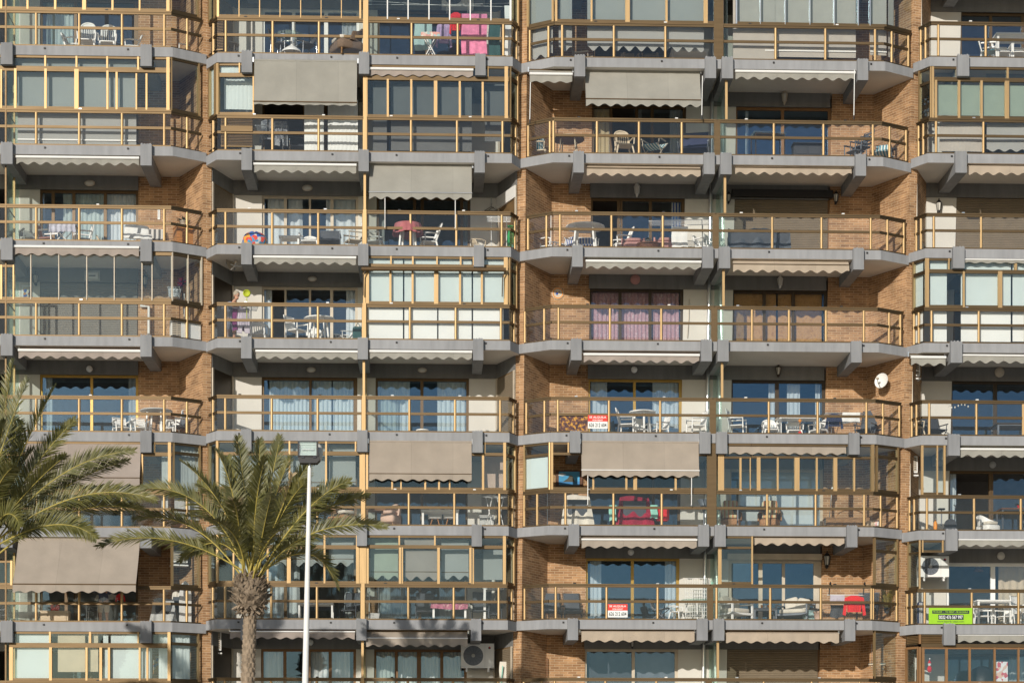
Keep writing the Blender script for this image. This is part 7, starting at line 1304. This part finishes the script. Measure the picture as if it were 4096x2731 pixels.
mb.add(vs, [(0, 1, 5, 4), (1, 2, 6, 5), (2, 3, 7, 6), (3, 0, 4, 7), (4, 5, 6, 7)], 'black'); hd = lpart(mb, 'lamp_housing')
mb = MB(); hh = hz1-hz0
mat('reflector', (.66, .74, .68), .32, .35, var=.06, scale=8)
mb.sheet(lambda a, c: (gx0+(gx1-gx0)*a, y0+.015+.055*abs(sin(pi*c))**.7+.012*abs(sin(c*18)), hz1-hh*c), 4, 40, 'reflector', .003); mb.tube([(gx0+.06, y0+.04, hz0+hh*.47), (gx1-.06, y0+.04, hz0+hh*.47)], .018, 'white', 8); o = lpart(mb, 'reflector')
mb = MB(); mb.box(gx0, gx1, y0+.004, y0+.009, hz0, hz1, 'lamp glass'); lpart(mb, 'glass_front')
mb = MB(); bx0, bx1, bz1, bz0 = X(LU(412), LD-.15), X(LU(915), LD-.15), gz0-.004, Zv(LU(650), LV(832), LD-.15); mb.xz([(bx0-.02, bz1), (bx1+.02, bz1), (bx1+.03, (bz0+bz1)/2), (bx1-.04, bz0), (bx0+.02, bz0)], LD-.17, LD+.12, 'black')
for x in (bx0+.06, bx1-.12): mb.box(x, x+.07, LD-.19, LD-.171, bz1-.03, bz1+.015, 'dark')
lpart(mb, 'gear_box')
mb = MB(); cz = Zv(LU(900), LV(560), LD+.2); mb.ball((X(LU(905), LD+.25), LD+.25, cz), .115, .13, .20, 'lampglass', 18, 12); lpart(mb, 'rear_lamp')
mb = MB(); a = W(LU(735), LV(850), LD); c = W(LU(835), LV(840), LD); mb.tube([a, a.lerp(c, .3)-V((0, 0, .05)), a.lerp(c, .7)-V((0, 0, .055)), c], .006, 'black', 5); lpart(mb, 'cable')

# ---------------------------------------------------------------- people: one skin grown over a jointed skeleton, clothes grown over the same joints
def grow(name, verts, edges, m, root=0, sub=1):
    me = bpy.data.meshes.new(name); me.from_pydata([v[:3] for v in verts], edges, []); o = bpy.data.objects.new(name, me); COL.objects.link(o)
    sk = o.modifiers.new('skin', 'SKIN'); sk.use_smooth_shade = True
    for i, v in enumerate(verts): me.skin_vertices[0].data[i].radius = (v[3], v[4] if len(v) > 4 else v[3]); me.skin_vertices[0].data[i].use_root = (i == root)
    ss = o.modifiers.new('sub', 'SUBSURF'); ss.levels = sub; ss.render_levels = sub
    dg = bpy.context.evaluated_depsgraph_get(); nm = bpy.data.meshes.new_from_object(o.evaluated_get(dg)); bpy.data.objects.remove(o)
    nm.materials.clear(); nm.materials.append(MATS[m]); nm.polygons.foreach_set('use_smooth', [True]*len(nm.polygons))
    o = bpy.data.objects.new(name, nm); COL.objects.link(o); return o
def hand(vs, es, wrist, palm, dirv, side):
    """palm then five unequal bent fingers"""
    d = V(dirv).normalized(); s = V(side).normalized(); p = V(palm); i0 = len(vs); vs.append((*p, .032, .02)); es.append((wrist, i0))
    for k, (off, ln) in enumerate(((-.03, .06), (-.01, .075), (.01, .072), (.03, .055))):
        a = p+s*off+d*.04; b = a+d*ln*.5+V((0, 0, -.008)); c = b+d*ln*.45+V((0, 0, -.025)); j = len(vs); vs.extend([(*a, .0095), (*b, .0085), (*c, .007)]); es.extend([(i0, j), (j, j+1), (j+1, j+2)])
    a = p-s*.035+d*.0; b = a-s*.02+d*.03; c = b+d*.025+V((0, 0, -.01)); j = len(vs); vs.extend([(*a, .011), (*b, .0095), (*c, .008)]); es.extend([(i0, j), (j, j+1), (j+1, j+2)])
def person(label, at, rz, hs, lean_, headturn, hair, arms, top, legs, group=None, bare_legs=True):
    root = thing('person', label, 'person', at, R(rz), group)
    L = lean_; hip = .80*hs; sh = hip+.50*hs
    vs = [(0, 0, hip, .135, .11), (0, -.04*L, hip+.2*hs, .12, .10), (0, -.13*L, sh-.06, .135, .10), (0, -.19*L, sh+.05, .058), (0, -.25*L, sh+.11*hs, .052)]; es = [(0, 1), (1, 2), (2, 3), (3, 4)]
    tv = [(0, .0, hip-.04, .165, .135), (0, -.04*L, hip+.2*hs, .145, .12), (0, -.13*L, sh-.06, .155, .118), (0, -.18*L, sh+.02, .075)]; te = [(0, 1), (1, 2), (2, 3)]
    for sx, (el, wr, pm) in zip((-1, 1), arms):
        i = len(vs); s0 = (sx*.17, -.13*L, sh-.03); vs += [(*s0, .052), (*el, .042), (*wr, .03)]; es += [(2, i), (i, i+1), (i+1, i+2)]
        d = V(pm)-V(wr); hand(vs, es, i+2, pm, d, d.cross(V((0, 0, 1))) if abs(d.normalized().z) < .9 else V((1, 0, 0)))
        j = len(tv); tv += [(*s0, .066), (*el, .054), (*(V(el).lerp(V(wr), .7)), .042)]; te += [(2, j), (j, j+1), (j+1, j+2)]
    for sx in (-1, 1):
        i = len(vs); vs += [(sx*.09, .0, hip-.04, .085), (sx*.1, -.03, hip*.52, .055), (sx*.1, .02, .08, .035), (sx*.1, -.05, .035, .035), (sx*.11, -.17, .025, .028)]; es += [(0, i), (i, i+1), (i+1, i+2), (i+2, i+3), (i+3, i+4)]
    body = grow('body', vs, es, 'skin')
    # head joined into the body mesh: skull, jaw, nose, ears
    hc = V((0, -.29*L, sh+.20*hs)); Mh = T(*hc) @ RZ(headturn) @ RX(18*L); hb = MB()
    hb.ball((0, .012, .025), .074, .092, .092, 'skin', 18, 12, Mh); hb.ball((0, -.03, -.045), .056, .062, .07, 'skin', 16, 10, Mh); hb.ball((0, -.092, -.012), .012, .02, .022, 'skin', 8, 6, Mh)
    for sx in (-1, 1): hb.ball((sx*.074, .01, -.005), .012, .022, .032, 'skin', 8, 6, Mh)
    ho = hb.build('head'); import bmesh as BM
    bm = BM.new(); bm.from_mesh(body.data); bm.from_mesh(ho.data); bm.to_mesh(body.data); bm.free(); bpy.data.objects.remove(ho); body.parent = root
    f = MB()
    for sx in (-1, 1): f.ball((sx*.03, -.08, .012), .013, .008, .008, 'white', 8, 6, Mh); f.ball((sx*.03, -.087, .012), .006, .004, .006, 'dark', 8, 6, Mh); f.box(sx*.03-.018, sx*.03+.018, -.093, -.084, .03, .037, hair, Mh)
    f.ball((0, -.088, -.05), .024, .008, .007, 'rosecushion', 8, 6, Mh); kid(f, 'face', root)
    h = MB(); h.ball((0, .028, .042), .084, .092, .088, hair, 18, 12, Mh); rn = random.Random(3)
    for k in range(60): th = rn.uniform(0, 2*pi); e = rn.uniform(-.1, 1.4); h.ball((.08*cos(th)*cos(e), .03+.088*sin(th)*cos(e) if sin(th) > -.45 else .03+.088*sin(th)*cos(e)*.8, .045+.085*sin(e)), .024, .024, .02, hair, 6, 5, Mh)
    kid(h, 'hair', root); t = grow('shirt', tv, te, top); t.parent = root
    lv = [(0, 0, hip+.02, .15, .125)]; le = []
    for sx in (-1, 1): i = len(lv); lv += [(sx*.095, -.0, hip-.08, .105), (sx*.1, -.03, hip*.52, .075)]+([] if bare_legs else [(sx*.1, .0, .12, .055)]); le += [(0, i), (i, i+1)]+([] if bare_legs else [(i+1, i+2)])
    t = grow('trousers', lv, le, legs); t.parent = root
    return root
u = qu('A1', 1956); d = .72
person('elderly woman with grey hair and grey-blue top bending over drying rack', (X(u, d), d, FZ('B', 3)+.003), 28, .87, 1.5, 18, 'greyhair', [((-.22, -.30, 1.0), (-.05, -.46, .98), (.0, -.52, .97)), ((.24, -.26, 1.0), (.16, -.46, 1.02), (.17, -.53, 1.01))], 'bluegrey cloth', 'bluegrey cloth')
u = qu('A3', 880); d = 1.25
person('man in dark blue shirt and pale shorts in shade under awning', (X(u, d), d, FZ('A', 6)+.003), -8, .86, .8, -5, 'darkhair', [((-.26, -.16, .98), (-.25, -.36, 1.05), (-.24, -.43, 1.06)), ((.24, -.15, .92), (.12, -.33, .98), (.08, -.40, .99))], 'denim', 'beigeplastic')
# ---------------------------------------------------------------- ground, sky, sun, camera
mb = MB(); mb.add([(-3000, -3000, GROUND), (3000, -3000, GROUND), (3000, 3000, GROUND), (-3000, 3000, GROUND)], [(0, 1, 2, 3)], 'paving')
tag(mb.build('ground'), kind='structure')
w = bpy.data.worlds.new('World'); SC.world = w; w.use_nodes = True; nt = w.node_tree
SUN_EL = math.atan2(.335, math.hypot(1, .44)); SUN_AZ = math.atan2(.44, 1.0)   # light travels towards +x, +y and down
sky = nt.nodes.new('ShaderNodeTexSky'); sky.sky_type = 'NISHITA'; sky.sun_disc = False; sky.sun_elevation = SUN_EL; sky.sun_rotation = pi+SUN_AZ
sky.air_density = 1.0; sky.dust_density = .6; sky.ozone_density = 1.5
bg = nt.nodes['Background']; nt.links.new(sky.outputs[0], bg.inputs['Color']); bg.inputs['Strength'].default_value = SKY
sd = bpy.data.lights.new('sun', 'SUN'); sd.energy = SUN; sd.angle = R(.5); sd.color = (1.0, .93, .83)
so = bpy.data.objects.new('sun', sd); COL.objects.link(so); dv = V((.44, 1.0, -.335)).normalized(); so.rotation_euler = dv.to_track_quat('-Z', 'Y').to_euler(); so.location = (-20, -60, 40)
cd = bpy.data.cameras.new('camera'); co = bpy.data.objects.new('camera', cd); COL.objects.link(co); SC.camera = co
co.location = (0, -DIST, 0); co.rotation_euler = (pi/2, 0, -PSI); cd.sensor_width = 36; cd.lens = 36*F/4096; cd.shift_y = (HOR-1365.5)/4096; cd.clip_end = 5000; cd.clip_start = .5
SC.view_settings.view_transform = 'Standard'; SC.view_settings.look = 'None'; SC.view_settings.exposure = EXPO; SC.view_settings.gamma = 1
SC.render.resolution_x = 1024; SC.render.resolution_y = 682
SC.cycles.max_bounces = 8; SC.cycles.transparent_max_bounces = 24; SC.cycles.diffuse_bounces = 3; SC.cycles.glossy_bounces = 3
